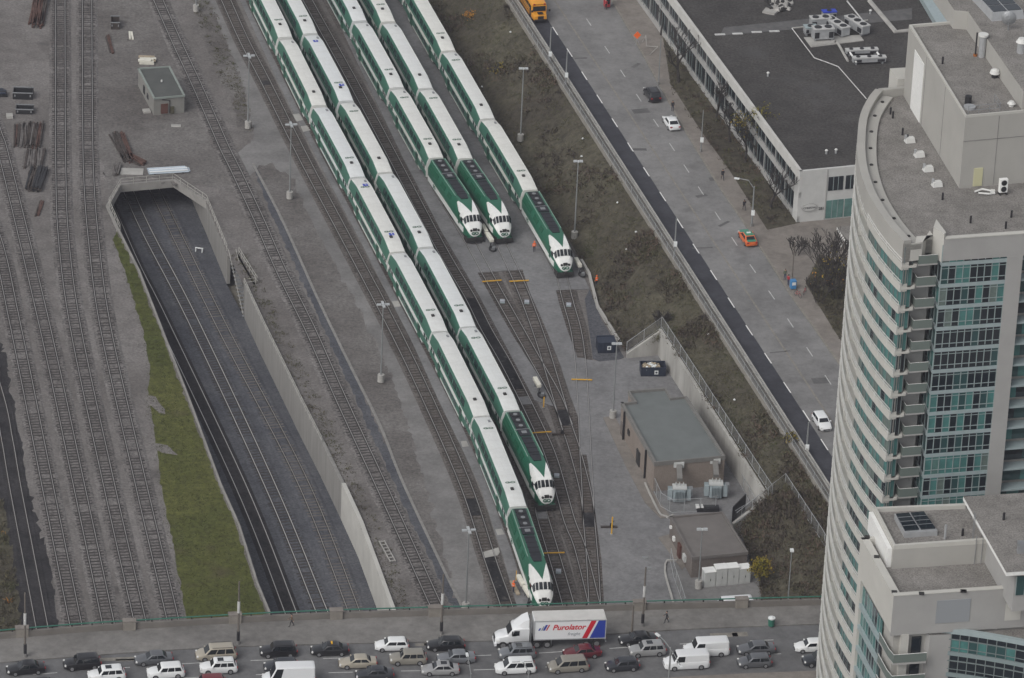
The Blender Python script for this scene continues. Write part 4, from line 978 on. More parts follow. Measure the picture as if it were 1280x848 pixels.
MB().strip([LA, LA + LD * 1.3], 0, -.9 * sd_, 0, 45.2).build('pillar', 'tower_light', lw, world=True)
q = LB + LU * 7 - LN * .13; MB().box((q.x, q.y, 47.6), (3.9, .06, 2.9), 0, math.atan2(LU.y, LU.x)).build('wall_panel', 'blue_panel', lw, world=True)
q = LB + LU * 14.0 - LN * .13; MB().box((q.x, q.y, 47.0), (1.8, .06, 2.2), 0, math.atan2(LU.y, LU.x)).build('wall_panel', 'tower_light', lw, world=True)
for k in range(16):
    z = 44.6 - FH * (k + 1) + .3
    gm = MB(); fm = MB(); n = 8
    a0, b0 = LA + LD * 1.3, LA + LD * (LL * .70)
    for i in range(n):
        a, b = a0.lerp(b0, i / n), a0.lerp(b0, (i + 1) / n); off = Vector((LD.y, -LD.x, 0)) * (-.35 * sd_)
        a = a + off; b = b + off
        gm.add([(a.x, a.y, z), (b.x, b.y, z), (b.x, b.y, z + FH - .5), (a.x, a.y, z + FH - .5)], [(0, 1, 2, 3)], rg.choice([0, 0, 1, 2, 3]))
        fm.box((a.x, a.y, z + 1.1), (.1, .1, 2.2))
    w_ = gm.build('window', GL, lw, world=True); f_ = fm.build('frame', 'mullion', lw, world=True); f_.parent = w_
    MB().strip([a0, b0], 0, -.6 * sd_, z - .5, z + .0).build('spandrel', 'spandrel', lw, world=True)
    # corner balcony
    c = LB - LN * .3
    poly = [(LA + LD * (LL * .72)).xy, (LB - LD * .2).xy, (LB - LN * 1.3 + LU * .2).xy, (LB - LN * 1.3 + LU * 4.0).xy, (LB + LU * 4.0 + LN * .6).xy, (LA + LD * (LL * .72) + LU * .6).xy]
    bal = MB().prism(poly, z - .35, z - .1).build('balcony', 'tower_grey', lw, world=True)
    g_ = MB().strip([V2(p) for p in poly[:4]], -.03, .03, z - .05, z + .95).build('balcony_glass', 'balcony_glass', lw, world=True); g_.parent = bal
    t_ = MB().tube([Vector((p[0], p[1], z + 1.0)) for p in poly[:4]], .04, 4).build('handrail', 'white_rail', lw, world=True); t_.parent = bal
    q = LB + LU * 3.2 + LN * .35; MB().box((q.x, q.y, z + 1.1), (1.1, .2, 2.1), 0, math.atan2(LU.y, LU.x)).build('balcony_door', 'glass_dark', lw, world=True)
q = LB + LU * 1.7 + LN * .2; MB().box((q.x, q.y, 22), (.9, .7, 46), 0, math.atan2(LU.y, LU.x)).build('pillar', 'tower_light', lw, world=True)
# curved glass bay
BAY = spline([G(1149.5, 785, 45), G(1190, 788.5, 45), G(1235, 795, 45), G(1283, 804, 45), G(1330, 816, 45)], .95)
BAY = [Vector((p.x, p.y, 0)) for p in BAY]
bn = [n if n.y < 0 else -n for n in normals(BAY)]; SB = 1 if normals(BAY)[2].y < 0 else -1
MB().prism([(p - n * .3).xy for p, n in zip(BAY, bn)] + [(LB + LU * 26 + LN * .0).xy, (LB + LU * 4.6).xy], 0, 44.6, 0, 1).build('bay_core', ['tower_grey', 'roof_gravel'], lw, world=True)
MB().strip(BAY, .05 * SB, -.5 * SB, 44.6, 45.15).build('coping', 'spandrel', lw, world=True)
for k in range(12):
    z = 44.6 - FH * (k + 1); h0 = z + .55
    gm = MB(); fm = MB()
    Q = [p + n * .0 for p, n in zip(BAY, bn)]
    for i, (a, b) in enumerate(zip(Q, Q[1:])):
        r_ = rg.random(); mi = (0 if r_ < .35 else 3 if r_ < .75 else 4 if r_ < .85 else 2) if k == 0 else (2 if r_ < .6 else 3)
        gm.add([(a.x, a.y, h0), (b.x, b.y, h0), (b.x, b.y, z + FH - .75), (a.x, a.y, z + FH - .75)], [(0, 1, 2, 3)], mi)
        gm.add([(a.x, a.y, z + FH - .62), (b.x, b.y, z + FH - .62), (b.x, b.y, z + FH - .02), (a.x, a.y, z + FH - .02)], [(0, 1, 2, 3)], 2)
        fm.box((a.x + bn[i].x * .05, a.y + bn[i].y * .05, z + FH / 2 + .2), (.09, .09, FH - .4))
    fm.strip(Q, .02 * SB, .08 * SB, z + FH - .75, z + FH - .62); fm.strip(Q, .02 * SB, .07 * SB, z + .95, z + 1.03)
    w_ = gm.build('window', GL, lw, world=True); f_ = fm.build('frame', 'mullion_dark', lw, world=True); f_.parent = w_
    MB().strip(Q, .08 * SB, -.25 * SB, z - .02, z + .5).build('spandrel', 'spandrel_dark', lw, world=True)
for x, y in ((1210, 775), (1240, 778), (1243, 786)):
    p = G(x, y, 44.6); MB().box((p.x, p.y, 44.95), (.6, .5, .6)).build('roof_vent', 'white_rail', lw, world=True)
# upper block with the skylight, and the overhanging roof on the right
T0, T1, T2, T3 = [V2(G(x, y, 52.2)) for x, y in ((1092, 634), (1117, 682.5), (1234, 675), (1206, 629))]
ub = MB().prism([T0.xy, T1.xy, (T1 + (T2 - T1) * 1.6).xy, (T0 + (T3 - T0) * 1.6).xy], 49.1, 51.7, 0, 1).build('roof_block', ['tower_concrete', 'roof_gravel'], lw, world=True)
cp = MB().strip([T3, T0, T1, T2], -.02, .5 if ((T0 - T3).cross(Vector((0, 0, 1)))).dot(T1 - T0) > 0 else -.5, 51.7, 52.2).build('coping', 'tower_light', lw, world=True); cp.parent = ub
sp = MB().prism([(T0 + LU * -.02).xy, (T0.lerp(T1, .95)).xy, (T0.lerp(T1, .95) - LU * .5).xy, (T0 - LU * .5).xy], 49.1, 51.6).build('wall_panel', 'white_paint', lw, world=True); sp.parent = ub
s0, s1, s2, s3 = [G(x, y, 52.3) for x, y in ((1118, 643), (1131, 667), (1172, 664), (1155, 640))]
sk = thing('skylight', 'dark two part roof light on the stepped roof of the lower block', 'skylight', ((s0 + s2) / 2).to_tuple()[:2] + (51.7,))
MB().prism([p.xy for p in (s0, s1, s2, s3)], 51.7, 52.35).build('kerb', 'galvanised', sk, world=True)
for i in (0, 1):
    a, b, c, d = s0.lerp(s3, i * .5 + .03), s1.lerp(s2, i * .5 + .03), s1.lerp(s2, i * .5 + .47), s0.lerp(s3, i * .5 + .47)
    q = [a.lerp(b, .05), a.lerp(b, .9), d.lerp(c, .9), d.lerp(c, .05)]
    pn = MB().prism([p.xy for p in q], 52.3, 52.5).build('pane', 'glass_dark', sk, world=True)
    bm_ = MB()
    for j in (1, 2, 3): e, f = q[0].lerp(q[1], j / 4), q[3].lerp(q[2], j / 4); bm_.tube([(e.x, e.y, 52.52), (f.x, f.y, 52.52)], .03, 4)
    b_ = bm_.build('glazing_bar', 'steel', sk, world=True); b_.parent = pn
R0, R1 = V2(G(1204, 621, 54.6)), V2(G(1258, 716, 54.6))
rf = MB().prism([R0.xy, R1.xy, (R1 + LU * 18).xy, (R0 + LU * 18).xy], 54.15, 54.6, 0, 1).build('roof', ['white_paint', 'roof_gravel'], lw, world=True)
rb_ = MB().prism([(R0 + LU * 1.3).xy, (R1 + LU * 1.3 + LN * .8).xy, (R1 + LU * 18 + LN * .8).xy, (R0 + LU * 18).xy], 49.1, 54.2).build('roof_block', 'tower_grey', lw, world=True)
a = R1 + LU * 1.5 + LN * .75
gm = MB().strip([a, a + LU * 12], 0, .06, 51.2, 53.6).build('window', 'glass_mid', lw, world=True)
fm = MB()
for i in range(12): q = a + LU * i - LN * .08; fm.box((q.x, q.y, 52.4), (.08, .08, 2.4))
f_ = fm.build('frame', 'mullion', lw, world=True); f_.parent = gm
for x, y, z, h in ((1181, 674, 51.7, 1.8), (1203, 670, 51.7, .9), (1254.5, 650, 54.6, .9), (1169, 699, 49.2, .9)):
    p = G(x, y, z); MB().cyl((p.x, p.y, z + h / 2), .14, h, 8).build('vent_pipe', 'galvanised' if h > 1 else 'black', lw, world=True)
p = G(1276, 690, 54.6); MB().box((p.x, p.y, 55.2), (.9, .9, 1.2)).build('roof_vent', 'steel', lw, world=True)
for x, y in ((1084, 673), (1096, 698), (1118, 742), (1152, 744), (1205, 741), (1204, 741)):
    p = G(x, y, 50.02); MB().box((p.x, p.y + .3, 50.05), (.6, .5, .16)).build('roof_drain', 'underframe', lw, world=True)
lad = MB()
for s in (0, .5): q = R0.lerp(R1, .28 + s * .05); lad.tube([(q.x - .1, q.y, 51.7), (q.x - .1, q.y, 55.4)], .04, 4)
lad.build('ladder', 'steel', lw, world=True)
lad = MB()
for s in (0, .07): q = T1.lerp(T2, .88 + s) - LN * .15; lad.tube([(q.x, q.y, 49.2), (q.x, q.y, 52.9)], .04, 4)
lad.build('ladder', 'steel', lw, world=True)

# ------------------------------------------------------------------ low office building
OZ = 14.9; GZ = 6.62
of = thing('office_building', 'low white office building with a wide black roof, upper right', 'office building', (45, 690, GZ))
O0 = V2(G(1000, 214.5, OZ)); O1 = V2(G(842, 0, OZ)); OD = (O1 - O0).normalized(); OL = 95
OU = (V2(G(1066, 208, OZ)) - O0).normalized(); OIN = OU
poly = [O0, O0 + OU * 60, O0 + OU * 60 + OD * OL, O0 + OD * OL]
MB().prism([(O0 + OU * .4 + OD * .3).xy, (O0 + OU * 60 + OD * .3).xy, (O0 + OU * 60 + OD * OL).xy, (O0 + OU * .4 + OD * OL).xy], 5.5, OZ - .35, 0, 1).build('core', ['white_brick' if 'white_brick' in MATS else 'pale_concrete', 'roof_black'], of, world=True)
plain('white_brick', (0.50, 0.50, 0.485), .8, var=.06, scale=.8); plain('fascia', (0.50, 0.49, 0.465), .8, var=.08, scale=.5)
so_ = 1 if Vector((OD.y, -OD.x, 0)).dot(OU) > 0 else -1      # inward side of the left edge
MB().strip([O0, O0 + OD * OL], 0, .45 * so_, OZ - 1.5, OZ).build('fascia', 'fascia', of, world=True)
MB().strip([O0, O0 + OU * 60], -.4, .02, OZ - .9, OZ).build('fascia', 'white_brick', of, world=True)
MB().strip([O0, O0 + OU * 60], -.38, .0, 5.5, OZ - .9).build('front_wall', 'white_brick', of, world=True)
for z0, z1 in ((OZ - 4.3, OZ - 3.4), (GZ - .5, GZ + .9)):
    MB().strip([O0 + OD * .0, O0 + OD * OL], 0.05 * so_, .42 * so_, z0, z1).build('wall_band', 'tower_grey', of, world=True)
MB().strip([O0 + OD * .0, O0 + OD * 2.0], 0.02 * so_, .42 * so_, 5.5, OZ - 1.5).build('wall_band', 'white_brick', of, world=True)
for z0, z1 in ((OZ - 3.4, OZ - 1.5), (GZ + .9, OZ - 4.3)):
    for i in range(18):
        a, b = O0 + OD * (2.0 + i * 5.0), O0 + OD * (2.0 + i * 5.0 + 4.84)
        w_ = MB().strip([a, b], .30 * so_, .45 * so_, z0, z1).build('window', 'glass_dark', of, world=True)
        fm = MB()
        for j in range(1, 4): q = a.lerp(b, j / 4); fm.box((q.x, q.y, (z0 + z1) / 2), (.08, .08, z1 - z0), 0, 0)
        f_ = fm.build('mullion', 'mullion_dark', of, world=True); f_.parent = w_
        q0, q1 = b, b + OD * .16; MB().strip([q0, q1], .22 * so_, .45 * so_, z0, z1).build('pier', 'tower_grey', of, world=True)
fa = math.atan2(OU.y, OU.x); ON = Vector((OU.y, -OU.x, 0)); ON = ON if ON.y < 0 else -ON
for (x0, x1, z0, z1, mt) in ((4.6, 6.9, OZ - 3.6, OZ - 1.4, 'glass_dark'), (7.3, 9.6, OZ - 3.6, OZ - 1.4, 'glass_dark'), (4.5, 7.2, GZ + .2, OZ - 5.2, 'glass_teal_light'), (7.4, 12, GZ + .2, OZ - 5.2, 'glass_teal_light')):
    c = O0 + OU * ((x0 + x1) / 2) + ON * .04
    w_ = MB().box((c.x, c.y, (z0 + z1) / 2), (x1 - x0, .12, z1 - z0), 0, fa).build('window', mt, of, world=True)
    f_ = MB()
    for u in (.33, .66): q = O0 + OU * (x0 + (x1 - x0) * u) + ON * .12; f_.box((q.x, q.y, (z0 + z1) / 2), (.08, .06, z1 - z0), 0, fa)
    f_ = f_.build('mullion', 'mullion', of, world=True); f_.parent = w_
c = O0 + OU * 4.35 + ON * .05; MB().box((c.x, c.y, (OZ + GZ) / 2), (.14, .1, OZ - GZ - .2), 0, fa).build('downpipe', 'tower_grey', of, world=True)
# oval sign and house number on the front wall
rings = []
c = O0 + OU * 1.85 + ON * .04
def oval(sc, dz): return [c + OU * (1.25 * sc * math.cos(a_ * math.pi / 16)) * 1.0 + ON * dz + Vector((0, 0, GZ + 2.3 + .62 * sc * math.sin(a_ * math.pi / 16))) for a_ in range(32)]
sg = MB().loft([oval(1, 0), oval(1, .12)]).build('sign', 'tower_grey', of, world=True)
s2_ = MB().loft([oval(.86, .121), oval(.86, .14)]).build('sign_face', 'white_brick', of, world=True); s2_.parent = sg
mt = Matrix.Translation(c + ON * .15 + Vector((0, 0, GZ + 2.3)) - Vector(of.location)) @ Matrix.Rotation(fa, 4, 'Z') @ Matrix.Rotation(math.pi / 2, 4, 'X')
t_ = text_mesh('creative', .62, 'underframe', 'sign_lettering', of, mt, .01); t_.parent = sg
mt = Matrix.Translation(c + OU * 1.9 + ON * .06 + Vector((0, 0, GZ + 1.9)) - Vector(of.location)) @ Matrix.Rotation(fa, 4, 'Z') @ Matrix.Rotation(math.pi / 2, 4, 'X')
text_mesh('281', .6, 'underframe', 'house_number', of, mt, .02)
# roof plant
def chiller(x, y, L, W, H, fans, rz, label, col='chiller_white', axis=0):
    L *= .9; W *= .9; H *= .85
    p = G(x, y, OZ); o = thing('rooftop_chiller', label, 'chiller', (p.x, p.y, OZ - .35), rz, 'cooling units on the black roof')
    MB().box((0, 0, .35 + H / 2), (L, W, H), bevel if False else 0).build('casing', 'tower_grey' if col == 'grey' else 'galvanised', o, bevel=.05)
    t_ = MB().box((0, 0, .35 + H + .08), (L + .1, W + .1, .16)).build('top_panel', col if col in MATS else 'white_rail', o)
    for i in range(fans):
        f = MB().cyl((-L / 2 + L * (i + .5) / fans, 0, .35 + H + .2), min(W, L / fans) * .36, .12, 14).build('fan', 'black', o)
    for sx in (-1, 1):
        MB().box((sx * L * .35, -W / 2 - .02, .35 + H * .45), (L * .22, .06, H * .6)).build('grille', 'black', o)
        MB().box((sx * L * .4, 0, .18), (.25, W, .36)).build('skid', 'steel', o)
chiller(1025, 33, 3.6, 1.6, 1.7, 2, .25, 'cooling unit furthest back in the pair of boxy units on the black roof')
chiller(1028, 47, 3.6, 1.8, 1.9, 2, .25, 'boxy cooling unit with black louvres nearest the white pipe bend on the black roof')
chiller(1046, 38, 5.4, 1.7, 1.5, 3, -1.0, 'long three fan cooling unit standing left of its twin on the black roof')
chiller(1071, 36, 5.4, 1.7, 1.5, 3, -1.0, 'long three fan cooling unit standing right of its twin on the black roof')
chiller(1077, 66, 5.6, 1.0, .6, 3, .2, 'low white row of fans, rear one of the square frame on the black roof')
chiller(1086, 77, 5.8, 1.0, .8, 3, .2, 'low white row of fans, front one of the square frame on the black roof')
chiller(1013, 40, 2.2, 1.6, 1.0, 1, .25, 'small bluish cooling unit at the left of the roof plant', 'spandrel')
chiller(1036, 22, 2.4, 1.2, 1.2, 1, .25, 'small blue and white unit behind the other roof plant', 'blue_sign')
fr = MB()
for a, b in (((1061, 66), (1070, 80)), ((1096, 68), (1102, 75))): fr.tube([G(*a, OZ) + Vector((0, 0, .3)), G(*b, OZ) + Vector((0, 0, .3))], .16, 6)
tag(fr.build('fan_row_pipes', 'white_paint'), 'white side pipes joining the two low fan rows on the black roof', 'pipe')
def roof_line(pts, r, mat, label, name='roof_pipe', cat='pipe'):
    tag(MB().tube([G(x, y, OZ) + Vector((0, 0, -.2)) for x, y in pts], r, 6).build(name, mat), label, cat)
roof_line([(990, 34), (1018, 71), (1032, 76), (1048, 82), (1083, 122)], .08, 'worn_white', 'long white pipe bending across the black roof')
roof_line([(990, 34), (1085, 24)], .13, 'concrete', 'grey duct running behind the roof plant')
roof_line([(1059, 0), (1079, 25)], .12, 'worn_white', 'white pipe running away at the top of the black roof')
roof_line([(1087, 0), (1120, 39), (1140, 37)], .38, 'concrete', 'broad grey raised joint across the black roof')
roof_line([(1014, 56), (1042, 52), (1046, 50), (1060, 75)], .22, 'concrete', 'concrete kerb round the roof plant')
tag(MB().prism([p.xy for p in px([(1005, 45), (1014, 57), (1080, 49), (1075, 42)], OZ)], OZ - .345, OZ - .24).build('plant_base', 'concrete'), 'concrete base under the group of cooling units', 'base')
structure(MB().prism([p.xy for p in px([(900, 42), (905, 32), (1140, 8), (1140, 22)], OZ)], OZ - .346, OZ - .335).build('roof_strip', 'patch'), 'paler felt strip across the black roof')
mb = MB()
for x, y in ((900, 41), (922, 40), (946, 38), (968, 37)):
    p = G(x, y, OZ); mb.box((p.x, p.y, OZ - .3), (1.6, .5, .1), 0, .2)
structure(mb.build('felt_patch', 'worn_white'), 'row of pale patches along the felt strip')
p = G(970, 8, OZ); pl = thing('gravel_garden', 'irregular raised stone bed on the far part of the black roof', 'roof bed', (p.x, p.y, OZ - .35))
ed = px([(953, 14), (960, 6), (975, -3), (990, -4), (992, 4), (978, 9), (968, 17)], OZ)
MB().prism([q.xy for q in ed], OZ - .35, OZ - .05).build('edging', 'concrete', pl, world=True)
mb = MB(); rq = random.Random(5)
for i in range(40): q = G(rq.uniform(958, 988), rq.uniform(-2, 12), OZ); mb.box((q.x, q.y, OZ + .05), (rq.uniform(.4, 1), rq.uniform(.4, .9), .4), rq.choice((0, 1)), rq.uniform(0, 3), top=(.6, .6))
tag(mb.build('stones', ['underframe', 'concrete'], pl, world=True), kind='stuff')
for x, y, lab in ((960, 93, 'small white roof vent alone in the middle of the black roof'), (1033, 190, 'small white roof vent left of its neighbour near the front roof edge'), (1045, 189, 'small white roof vent right of its neighbour near the tower'), (1088, 15, 'small white roof vent at the top of the black roof'), (1080, 30, 'round white ventilator behind the twin cooling units')):
    p = G(x, y, OZ); tv = thing('roof_vent', lab, 'vent', (p.x, p.y, OZ - .35))
    MB().cyl((0, 0, .3), .16, .6, 8).build('stem', 'galvanised', tv); MB().cyl((0, 0, .65), .26, .16, 10, 0, .15).build('cap', 'white_rail', tv)
# neighbouring roofs behind the tower
nb = thing('neighbour_building', 'building with long grey and brown roof strips behind the tower penthouse', 'building', (100, 730, 6.6))
for pts, z, m_ in (([(1130, -40), (1160, -40), (1215, 45), (1180, 45)], 15.5, 'spandrel'), ([(1088, -40), (1128, -40), (1178, 45), (1135, 45)], 13.0, 'dark_concrete'), ([(1160, -40), (1260, -40), (1290, 60), (1215, 50)], 14.5, 'roof_gravel')):
    MB().prism([p.xy for p in px(pts, z)], 5, z).build('roof_section', m_, nb, world=True)
# canopy by the entrance
cn = thing('canopy', 'flat white entrance canopy between the office building and the tower', 'canopy', G(1058, 292, 9.6).to_tuple())
q = [G(1046, 284, 9.6), G(1058, 302, 9.6), G(1085, 300, 9.6), G(1075, 281, 9.6)]
MB().prism([p.xy for p in q], 9.2, 9.6, 0, 1).build('slab', ['white_paint', 'roof_gravel'], cn, world=True)
MB().box((q[1].x + .6, q[1].y + .4, 7.9), (.4, .4, 2.6)).build('post', 'white_rail', cn, world=True)
MB().box((q[0].x + .8, q[0].y - .2, 7.9), (.4, .4, 2.6)).build('post', 'white_rail', cn, world=True)
# ------------------------------------------------------------------ substation yard, hut, walls and fences
def brick(name, c1, c2, mortar, sc=1.0):
    m, t, b = new_mat(name); co = coords(t)
    mp = nd(t, 'ShaderNodeMapping'); t.links.new(co, mp.inputs[0]); mp.inputs['Rotation'].default_value = (R(90), 0, 0)
    n = noise(t, co, 0.6, 5, .65); f = noise(t, co, 6, 2, .5)
    c = mixc(t, ramp(t, n, .35, .65), c1, c2)
    sx = nd(t, 'ShaderNodeSeparateXYZ'); t.links.new(co, sx.inputs[0])
    fr = mth(t, 'FRACT', mth(t, 'MULTIPLY', sx.outputs[2], 4.6)); ml = mth(t, 'LESS_THAN', fr, .14)
    c = mixc(t, mth(t, 'MULTIPLY', ml, .5), c, mortar); c = mixc(t, mth(t, 'MULTIPLY', ramp(t, f, .4, .7), .35), c, tuple(x * .6 for x in c1))
    t.links.new(c, b.inputs['Base Color']); b.inputs['Roughness'].default_value = .9
brick('brick', (0.215, 0.175, 0.148), (0.255, 0.215, 0.185), (0.33, 0.31, 0.29))
brick('dark_brick', (0.135, 0.115, 0.102), (0.165, 0.142, 0.128), (0.22, 0.2, 0.19))
plain('roof_green_grey', (0.142, 0.155, 0.152), .8, var=.10, scale=.4)
plain('roof_brown', (0.150, 0.138, 0.130), .9, var=.12, scale=.5)
plain('roof_edge', (0.17, 0.165, 0.155), .8, var=.1)
plain('transformer_grey', (0.30, 0.35, 0.37), .55, var=.1)
plain('rusty_door', (.10, .045, .035), .8)
plain('cabinet', (0.48, 0.49, 0.48), .5, var=.05)
m, t, b = new_mat('chain_link')
tr = nd(t, 'ShaderNodeBsdfTransparent'); mx = nd(t, 'ShaderNodeMixShader'); mx.inputs[0].default_value = .22
b.inputs['Base Color'].default_value = (.32, .33, .33, 1); b.inputs['Roughness'].default_value = .6
t.links.new(tr.outputs[0], mx.inputs[1]); t.links.new(b.outputs[0], mx.inputs[2]); t.links.new(mx.outputs[0], t.nodes['Material Output'].inputs[0])
def fence(pts, h, label, group=None, post=3.0, mat='galvanised', mesh=True, r=.045, cat='fence'):
    pts = [Vector(p) for p in pts]
    o = thing('chain_link_fence' if mesh else 'fence', label, cat, pts[0], group=group)
    for f in (1.0, .06): MB().tube([p + Vector((0, 0, h * f)) for p in pts], r * .8, 5).build('rail', mat, o, world=True)
    for p, d in list(along(pts, post)): MB().tube([p, p + Vector((0, 0, h + .08))], r, 5).build('post', mat, o, world=True)
    if mesh:
        mb = MB(); mb.loft([[tuple(p + Vector((0, 0, .05))), tuple(p + Vector((0, 0, h)))] for p in pts], 0, cap=False, closed=False); mb.build('mesh_panel', 'chain_link', o, world=True)
    return o
# retaining wall behind the substation
SW = [G(783, 443, .6), G(827, 413, 3.9), G(962, 623, 3.9), G(917, 657, 1.6)]
m, t, b = new_mat('bank_wall'); co = coords(t); mp = nd(t, 'ShaderNodeMapping'); mp.inputs['Scale'].default_value = (1, 1, .2); t.links.new(co, mp.inputs[0])
t.links.new(mixc(t, ramp(t, noise(t, mp.outputs[0], .6, 5, .65), .35, .7), (0.42, .41, .385), (.27, .26, .24)), b.inputs['Base Color']); b.inputs['Roughness'].default_value = .9
def sloped_wall(a, b, th, label):
    d = (b - a); n = Vector((d.y, -d.x, 0)).normalized() * th
    mb = MB(); P = [a.xy.to_3d(), b.xy.to_3d()]
    rings = [[(p.x, p.y, -.3), (p.x + n.x, p.y + n.y, -.3), (p.x + n.x, p.y + n.y, q.z + .25), (p.x, p.y, q.z + .25)] for p, q in zip(P, (a, b))]
    tag(mb.loft(rings).build('retaining_wall', 'bank_wall'), label, 'wall')
sloped_wall(SW[0], SW[1], .4, 'short sloping concrete wing wall at the upper end of the substation yard')
sloped_wall(SW[1], SW[2], .45, 'long pale concrete retaining wall between the substation and the scrub bank')
sloped_wall(SW[2], SW[3], .4, 'stained concrete wing wall at the lower end of the substation yard')
fence([SW[0] + Vector((0, 0, .25)), SW[1] + Vector((0, .3, .25)), SW[2] + Vector((.2, .2, .25)), SW[3] + Vector((.3, 0, .25))], 1.7, 'chain link fence along the top of the substation retaining wall')
fence([SW[2] + Vector((.3, .2, .3)), G(981, 607, 4.6), G(1027, 677, 5.4), G(1040, 700, 5.6)], 1.8, 'chain link fence running down the scrub patch beside the tower')
# kerb wall along the gravel patch and slope foot
tag(MB().strip([G(728, 328, 0), G(738, 345, 0), G(748, 385, 0), G(776, 430, 0)], 0, .35, 0, .55).build('kerb_wall', 'concrete'), 'low concrete kerb wall at the foot of the scrub bank', 'wall')
# substation building
sb = thing('substation', 'brown brick substation building with a flat grey green roof', 'building', G(845, 560, 0))
SR = [G(x, y, 4.7).xy for x, y in ((776, 503), (793, 502), (785, 488), (832, 484.5), (839.5, 497), (859, 495.5), (907, 570), (818, 578))]
c = sum((Vector(p) for p in SR), Vector((0, 0))) / len(SR)
ins = lambda P, k: [(Vector(p) + (c - Vector(p)).normalized() * k) for p in P]
MB().prism(ins(SR, .12), 0, 4.35, 0, 1).build('walls', ['brick', 'roof_green_grey'], sb, world=True)
R3 = [Vector((p[0], p[1], 0)) for p in SR]; R3.append(R3[0])
MB().strip(R3, 0, .38 if normals(R3)[0].dot((Vector((c.x, c.y, 0)) - R3[0])) > 0 else -.38, 4.1, 4.7).build('parapet', 'roof_edge', sb, world=True)
Lf, Lb = R3[7], R3[0]; dL = (Lf - Lb).normalized(); nL = Vector((dL.y, -dL.x, 0)); nL = nL if nL.x < 0 else -nL
LLn = (Lf - Lb).length; aL = math.atan2(dL.y, dL.x)
for u, w_, h, m_ in ((.07, 1.0, 2.1, 'dark_brick'), (.56, 1.6, 2.4, 'underframe'), (.26, .8, .8, 'underframe')):
    q = Lb + dL * (LLn * u) + nL * .0
    MB().box((q.x, q.y, (1.15 if h > 1 else 2.4)), (w_, .16, h), 0, aL).build('door' if h > 1 else 'vent', m_, sb, world=True)
for u in (.14, .78):
    q = Lb + dL * (LLn * u) + nL * .12; MB().cyl((q.x, q.y, 2.3), .14, 4.4, 8).build('downpipe', 'black', sb, world=True)
flat('yard_path', px([(754, 522), (768, 520), (793, 565), (818, 618), (838, 646), (826, 648), (806, 628), (780, 578)], .2), .22, 'walk', 'pale concrete path along the substation wall', .2)
flat('yard_path', px([(823, 672), (836, 668), (862, 705), (852, 712)], .2), .22, 'walk', 'short pale concrete path by the smaller brick building', .2)
# transformers with bus ducts from the wall
for i, (x, y, lab) in enumerate(((849, 618, 'finned blue grey power transformer, left of the pair by the substation wall'), (894.5, 613, 'finned blue grey power transformer, right of the pair by the substation wall'))):
    p = G(x, y, 1.2); o = thing('transformer', lab, 'transformer', (p.x, p.y, .14), .05, 'transformers of the substation')
    MB().box((0, 0, 1.15), (1.7, 1.3, 1.9)).build('tank', 'transformer_grey', o, bevel=.05)
    MB().box((0, 0, 2.2), (1.9, 1.4, .2)).build('lid', 'cabinet', o)
    for s in (-1, 1):
        fb = MB()
        for k in range(6): fb.box((s * 1.25, -.5 + k * .2, 1.2), (.6, .07, 1.6))
        fb.build('radiator', 'transformer_grey', o)
        MB().tube([(s * .9, -.5, 2.0), (s * 1.5, -.5, 2.0)], .08, 6).build('pipe', 'transformer_grey', o)
        fb = MB()
    fb = MB()
    for k in range(7): fb.box((-.6 + k * .2, -.85, 1.15), (.07, .42, 1.5))
    fb.build('radiator', 'transformer_grey', o)
    for k in range(3): MB().cyl((-.5 + .5 * k, .2, 2.55), .1, .5, 8, 0, .06).build('bushing', 'cabinet', o)
    MB().box((1.55, .1, 1.5), (.5, .9, 1.1)).build('control_box', 'steel', o)
    MB().plate([(-.35, .5, 2.75), (.35, .5, 2.75), (.35, 3.0, 3.55), (-.35, 3.0, 3.55)], .55).build('bus_duct', 'roof_edge', o)
    MB().box((0, 3.2, 3.85), (1.4, .5, .75)).build('duct_head', 'cabinet', o)
# smaller brick building with cabinets
s2 = thing('brick_shed', 'small dark brick service building with a brown flat roof', 'building', G(885, 668, 0))
B2 = [G(x, y, 3.3).xy for x, y in ((837, 645), (904, 639.5), (935.5, 690), (865, 697))]
c = sum((Vector(p) for p in B2), Vector((0, 0))) / 4
MB().prism(ins(B2, .15), 0, 3.05, 0, 1).build('walls', ['dark_brick', 'roof_brown'], s2, world=True)
R4 = [Vector((p[0], p[1], 0)) for p in B2]; R4.append(R4[0])
MB().strip(R4, 0, .3 if normals(R4)[0].dot((Vector((c.x, c.y, 0)) - R4[0])) > 0 else -.3, 2.85, 3.3).build('roof_edge', 'roof_brown', s2, world=True)
dq = (R4[3] - R4[0]).normalized(); aq = math.atan2(dq.y, dq.x); lq = (R4[3] - R4[0]).length; nq = Vector((dq.y, -dq.x, 0)); nq = nq if nq.x < 0 else -nq
for u, z, w_, h, m_, nm_ in ((.5, 1.1, 1.1, 2.1, 'rusty_door', 'door'), (.25, 1.4, .5, .6, 'white_paint', 'sign'), (.72, 1.5, 1.0, .9, 'cabinet', 'wall_unit'), (.1, 2.2, .35, .35, 'white_paint', 'lamp')):
    q = R4[0] + dq * (lq * u) + nq * .08; MB().box((q.x, q.y, z), (w_, .3, h), 0, aq).build(nm_, m_, s2, world=True)
c0, c1 = G(878, 732, .14), G(936, 726, .14); dc = (c1 - c0).normalized(); ac_ = math.atan2(dc.y, dc.x); Lc = (c1 - c0).length
